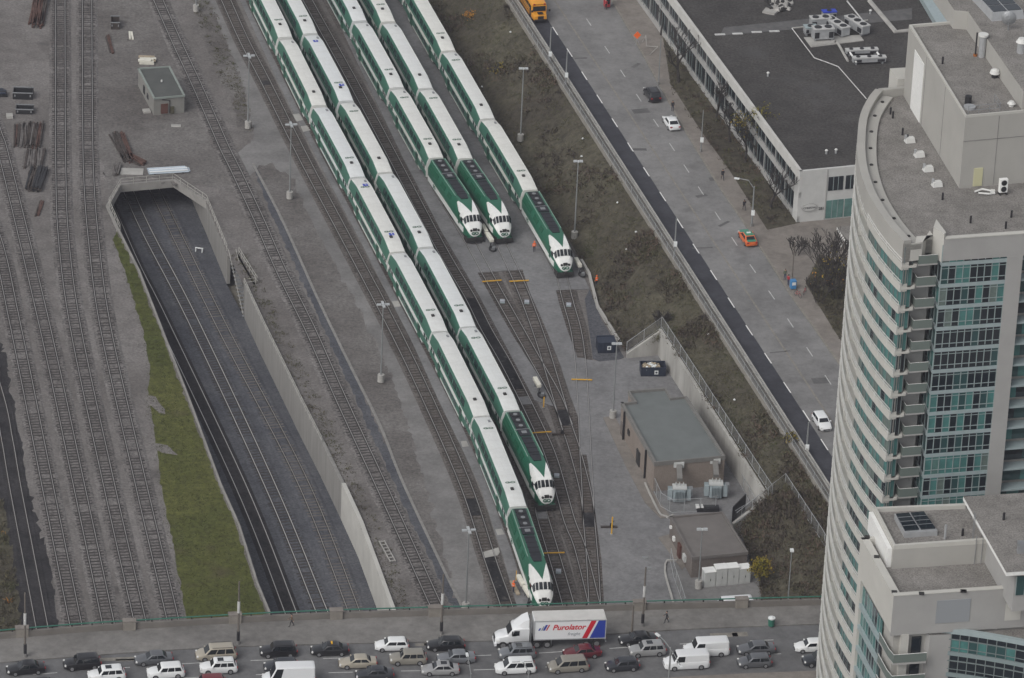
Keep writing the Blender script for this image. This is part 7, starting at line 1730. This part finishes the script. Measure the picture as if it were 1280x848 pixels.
# road works sign and phone box at the top of the street
p = G(796, 55, 6.63); rs = thing('road_sign', 'orange diamond road works sign on a folding stand', 'road sign', p, SA)
MB().loft([[(.0, -.62, 1.5), (.0, 0, .85), (.0, .62, 1.5), (.0, 0, 2.15)], [(.05, -.62, 1.5), (.05, 0, .85), (.05, .62, 1.5), (.05, 0, 2.15)]]).build('board', 'orange_vest', rs)
for s in (-1, 1): MB().tube([(0, 0, .9), (s * .5, -.35, 0)], .03, 5).build('leg', 'steel', rs); MB().tube([(0, 0, .9), (s * .5, .35, 0)], .03, 5).build('leg', 'steel', rs)
p = G(756, 12, 6.63) + Vector((.3, 1.2, 0)); pb = thing('phone_booth', 'dark red phone booth at the top of the street sidewalk', 'booth', p, SA)
MB().box((0, 0, 1.2), (.9, .9, 2.3)).build('cabinet', 'red_cloth', pb, bevel=.03); MB().box((.46, 0, 1.3), (.03, .7, 1.4)).build('glass', 'dark_glass', pb); MB().box((0, 0, 2.4), (1.0, 1.0, .12)).build('roof', 'lamp_white', pb)
rl_ = thing('bent_railing', 'low bent white pipe railing by the small bare tree', 'railing', G(812, 60, 6.65))
MB().tube([G(803, 54, 6.65) + Vector((0, 0, .2)), G(807, 50, 6.65) + Vector((0, 0, .8)), G(808, 60, 6.65) + Vector((0, 0, .3)), G(822, 63, 6.65) + Vector((0, 0, .6))], .05, 6).build('rail', 'concrete', rl_, world=True)
MB().tube([G(822, 63, 6.65) + Vector((0, 0, .6)), G(812, 69, 6.65)], .05, 6).build('rail', 'concrete', rl_, world=True)
# ------------------------------------------------------------------ vegetation
def leaf_mat(name, cols):
    m, t, b = new_mat(name); oi = coords(t); n = ramp(t, noise(t, oi, 1.7, 3, .7), .3, .7); n2 = ramp(t, noise(t, oi, .18, 2, .6), .4, .6)
    c = mixc(t, n, cols[0], cols[1]); c = mixc(t, n2, c, cols[2]); t.links.new(c, b.inputs['Base Color']); b.inputs['Roughness'].default_value = .9; b.inputs['Specular IOR Level'].default_value = .1
leaf_mat('brush_leaf', ((.118, .102, .074), (.062, .055, .043), (.096, .090, .056)))
leaf_mat('brush_twig', ((.092, .074, .064), (.055, .049, .045), (.115, .086, .066)))
leaf_mat('dry_grass', ((.140, .124, .080), (.090, .084, .050), (.085, .090, .045)))
leaf_mat('grass_blade', ((.060, .066, .022), (.092, .090, .032), (.050, .058, .021)))
leaf_mat('yellow_leaf', ((.23, .20, .030), (.15, .14, .025), (.26, .17, .03)))
leaf_mat('orange_leaf', ((.45, .20, .03), (.30, .13, .03), (.40, .22, .05)))
plain('bark', (.045, .040, .037), .95, var=.3, scale=3)
def in_poly(x, y, P):
    c = False
    for i in range(len(P)):
        a, b = P[i], P[i - 1]
        if (a[1] > y) != (b[1] > y) and x < (b[0] - a[0]) * (y - a[1]) / (b[1] - a[1]) + a[0]: c = not c
    return c
def tufts(mb, c, rad, h, n, mi, rq, blade=.10):
    for _ in range(n):
        a_ = rq.uniform(0, 6.283); r_ = rad * math.sqrt(rq.random()); b = Vector((c.x + r_ * math.cos(a_), c.y + r_ * math.sin(a_), c.z + rq.uniform(0, h * .55)))
        d = Vector((rq.uniform(-1, 1), rq.uniform(-1, 1), rq.uniform(.25, 1.2))).normalized() * rq.uniform(.4, 1) * h * .7
        s = d.cross(Vector((rq.uniform(-1, 1), rq.uniform(-1, 1), .2))).normalized() * blade * rq.uniform(.6, 1.5)
        mb.add([b - s, b + s, b + d], [(0, 1, 2)], mi)
rq = random.Random(21); brush = MB()
rows = len(SLOPE)
for _ in range(5200):
    i = rq.randrange(rows - 1); j = rq.randrange(NW); u, v = rq.random(), rq.random()
    p = SLOPE[i][j].lerp(SLOPE[i + 1][j], u).lerp(SLOPE[i][j + 1].lerp(SLOPE[i + 1][j + 1], u), v)
    f = mnoise.noise(Vector((p.x * .11, p.y * .11, 1))); low = proj_y(p) > 610
    bushy = f > .06 or low
    mi = 0 if rq.random() < .5 else 1
    if bushy and rq.random() < .7: tufts(brush, p, rq.uniform(.5, 1.1), rq.uniform(.5, 1.15), 16, mi, rq, .085)
    else: tufts(brush, p, rq.uniform(.5, 1.0), rq.uniform(.25, .5), 10, 2, rq, .06)
tag(brush.build('brush', ['brush_leaf', 'brush_twig', 'dry_grass']), 'dense brown brush and dry grass covering the bank beside the street', None, None, 'stuff')
gp = [(p.x, p.y) for p in gpts]; gb = MB()
xs = [p[0] for p in gp]; ys = [p[1] for p in gp]; k = 0
while k < 2600:
    x, y = rq.uniform(min(xs), max(xs)), rq.uniform(min(ys), max(ys))
    if in_poly(x, y, gp): tufts(gb, Vector((x - abs(rq.gauss(0, .6)) * (rq.random() < .3), y, 0)), .5, .22, 5, 0 if rq.random() < .9 else 1, rq, .05); k += 1
tag(gb.build('grass', ['grass_blade', 'dry_grass']), 'short tufts of grass on the wedge beside the trench', None, None, 'stuff')
def scatter(poly, n, mats, name, label, h=(.3, .7), mi=lambda r: 0, cnt=12, z=0, blade=.08):
    P = [(p.x, p.y) for p in poly]; xs = [p[0] for p in P]; ys = [p[1] for p in P]; mb = MB(); k = 0; t_ = 0
    while k < n and t_ < n * 30:
        t_ += 1; x, y = rq.uniform(min(xs), max(xs)), rq.uniform(min(ys), max(ys))
        if in_poly(x, y, P): tufts(mb, Vector((x, y, z)), rq.uniform(.3, .8), rq.uniform(*h), cnt, mi(rq.random()), rq, blade); k += 1
    return tag(mb.build(name, mats), label, None, None, 'stuff')
scatter(px([(-40, 600), (4, 630), (16, 720), (26, 795), (-40, 795)]), 320, ['brush_leaf', 'orange_leaf', 'dry_grass'], 'brush', 'brown brush in the lower left corner', (.5, 1.1), lambda r: 0 if r < .75 else 2 if r < .985 else 1)
scatter(px([(236, -20), (256, -20), (285, 60), (305, 110), (316, 165), (302, 168), (292, 130), (260, 60)]), 170, ['brush_leaf', 'dry_grass'], 'weeds', 'dry weeds on the narrow verge beside the service lane', (.15, .4), lambda r: 0 if r < .3 else 1)
scatter(px([(838, 108), (877, 168), (910, 212), (955, 283), (990, 272), (980, 250), (930, 170), (880, 95), (850, 64), (830, 34)], 6.66), 260, ['brush_leaf', 'brush_twig', 'dry_grass'], 'brush', 'brown undergrowth in the bed along the office building', (.4, 1.0), lambda r: 0 if r < .4 else 1 if r < .8 else 2, z=6.66)
scatter(px([(1009, 356), (1042, 412), (1075, 460), (1100, 400), (1050, 332), (1027, 320)], 6.68), 300, ['brush_leaf', 'brush_twig', 'dry_grass'], 'brush', 'undergrowth in the bed beside the tower', (.4, 1.0), lambda r: 0 if r < .5 else 1 if r < .75 else 2, z=6.68)
scatter([p + Vector((.6, 0, 0)) for p in RIM_R[1:9]] + [p + Vector((2.6, .6, 0)) for p in reversed(RIM_R[1:9])], 420, ['brush_leaf', 'dry_grass'], 'weeds', 'sparse dry weeds along the top of the trench wall', (.15, .4), lambda r: 0 if r < .5 else 1, 8)
# trees: trunk, bare branching crown, a few leaves
def tree(x, y, z, h, label, leaves=None, nleaf=0, seed=1, spread=.55, name='bare_tree', levels=5, bushy=False, group=None, tw=.042):
    p = G(x, y, z) if not isinstance(x, Vector) else x; rt_ = random.Random(seed)
    o = thing(name, label, 'tree', p, 0, group); tr = MB(); cr = MB(); tips = []
    def grow(a, d, L, r_, lv):
        n = 3; pts = [a]; dd = d.copy()
        for i in range(n):
            dd = (dd + Vector((rt_.uniform(-.16, .16), rt_.uniform(-.16, .16), .05))).normalized(); pts.append(pts[-1] + dd * (L / n))
        (tr if lv == 0 else cr).tube(pts, [max(tw, r_ * (1 - .35 * i / n)) for i in range(n + 1)], 5 if lv < 2 else 3, 0, cap=False)
        if lv >= 2: tips.append(pts[-1]); tips.append(pts[-2])
        if lv >= levels: return
        for k in range(3 if lv < 3 else 2):
            b = pts[-1] if k < 2 else pts[-2]
            a_ = rt_.uniform(0, 6.283); nd_ = (dd + Vector((math.cos(a_), math.sin(a_), rt_.uniform(-.1, .4))) * rt_.uniform(spread * .7, spread * 1.3)).normalized()
            grow(b, nd_, L * rt_.uniform(.62, .82), r_ * .62, lv + 1)
    if bushy:
        for k in range(7): a_ = k * .9; grow(Vector((.5 * math.cos(a_), .5 * math.sin(a_), 0)), Vector((.35 * math.cos(a_), .35 * math.sin(a_), 1)).normalized(), h * .30, .05, 0 if k == 0 else 1)
    else: grow(Vector((0, 0, 0)), Vector((0, 0, 1)), h * .30, h * .026, 0)
    tr.build('trunk', 'bark', o); cr.build('branches', 'bark', o)
    if leaves:
        lm = MB()
        for i in range(nleaf):
            c = rt_.choice(tips) + Vector((rt_.gauss(0, .25), rt_.gauss(0, .25), rt_.gauss(0, .25))); s = rt_.uniform(.10, .2)
            a = Vector((rt_.uniform(-1, 1), rt_.uniform(-1, 1), rt_.uniform(-1, 1))).normalized() * s; b = a.cross(Vector((rt_.uniform(-1, 1), rt_.uniform(-1, 1), 1))).normalized() * s
            lm.add([c - a, c + b * .6, c + a, c - b * .6], [(0, 1, 2, 3)])
        tag(lm.build('crown', leaves, o), kind='stuff')
    return o
tree(848, 103, 6.66, 10.5, 'bare leafless tree before the windows of the office building, near the orange road sign', seed=3)
tree(826, 44, 6.66, 6.5, 'smaller bare tree at the upper corner of the office building', seed=5, levels=4)
tree(948, 208, 6.66, 10.0, 'tree with a few golden leaves against the black roof edge', 'yellow_leaf', 420, 8)
tree(932, 203, 6.66, 9.0, 'bare grey tree beside the tree with golden leaves', seed=12)
tree(962, 262, 6.66, 9.0, 'bare tree in the bed close to the white front wall of the office building', seed=15)
tree(895, 152, 6.66, 8.0, 'bare tree in the middle of the planting bed', seed=17)
tree(912, 178, 6.66, 7.5, 'thin bare tree between the middle of the bed and the golden leaved tree', seed=41)
tree(1032, 352, 6.68, 8.5, 'tall dense bare tree right beside the curved tower', seed=19, bushy=True, levels=5)
tree(1044, 372, 6.68, 7.5, 'dense bush with yellowing leaves at the foot of the curved tower', 'yellow_leaf', 110, 23, bushy=True, name='leafy_bush')
tree(1024, 378, 6.68, 5.5, 'low reddish bare bush at the edge of the sidewalk by the tower', 'orange_leaf', 18, 27, bushy=True, levels=4, name='leafy_bush')
tree(995, 318, 6.66, 3.5, 'small dark bush by the entrance steps of the office building', seed=29, bushy=True, levels=4, name='leafy_bush')
def bank_point(x, y):
    best = None
    for row in SLOPE:
        for q in row:
            v = q - Vector((0, 0, CAM_H)); d_ = v.dot(fw); X = 640 + FPX * v.dot(rt) / d_; Y = 424 - FPX * v.dot(up) / d_
            e = (X - x) ** 2 + (Y - y) ** 2
            if best is None or e < best[0]: best = (e, q)
    return best[1].copy()
tree(bank_point(952, 728), 0, 0, 4.2, 'small tree with fresh yellow green leaves in the scrub patch behind the cabinets', 'yellow_leaf', 900, 31, .6, 'leafy_tree', 5)
tree(bank_point(588, 26), 0, 0, 1.4, 'single small orange shrub in the brush beside the rightmost train', 'orange_leaf', 160, 33, bushy=True, levels=2, name='orange_shrub')
tree(bank_point(625, 95), 0, 0, 2.4, 'yellowish shrub high on the bank beside the rightmost train\'s coaches', 'yellow_leaf', 60, 35, bushy=True, levels=3, name='leafy_bush')
tree(bank_point(826, 408), 0, 0, 2.6, 'pale grey bush behind the upper end of the long retaining wall', seed=37, bushy=True, levels=5, name='bare_bush', tw=.03)
tree(bank_point(985, 548), 0, 0, 2.2, 'yellow green bush against the lower bank barrier', 'yellow_leaf', 130, 39, bushy=True, levels=3, name='leafy_bush')
mb = MB(); rs_ = random.Random(4)
for x, y in ((729, 184), (722, 192), (772, 258), (798, 292), (782, 317), (884, 422), (915, 505), (640, 40), (606, 118)):
    p = bank_point(x, y); mb.box((p.x, p.y, p.z + .35), (.32, .22, .18), 0, rs_.uniform(0, 3), top=(.6, .7))
tag(mb.build('litter', 'lamp_white'), 'scraps of pale litter caught in the brush on the bank', None, None, 'stuff')
# ------------------------------------------------------------------ thin overcast haze
m = bpy.data.materials.new('haze'); m.use_nodes = True; t = m.node_tree
for n in list(t.nodes):
    if n.type == 'BSDF_PRINCIPLED': t.nodes.remove(n)
v = t.nodes.new('ShaderNodeVolumePrincipled'); v.inputs['Color'].default_value = (.88, .88, 1.0, 1); v.inputs['Density'].default_value = 0.00010; v.inputs['Anisotropy'].default_value = 0.2
t.links.new(v.outputs[0], t.nodes['Material Output'].inputs['Volume']); MATS['haze'] = m
hz_ = MB().box((0, 750, 163), (1840, 1950, 343)).build('haze', 'haze')
hz_['kind'] = 'stuff'; hz_['label'] = 'thin even haze of an overcast day over the whole scene'
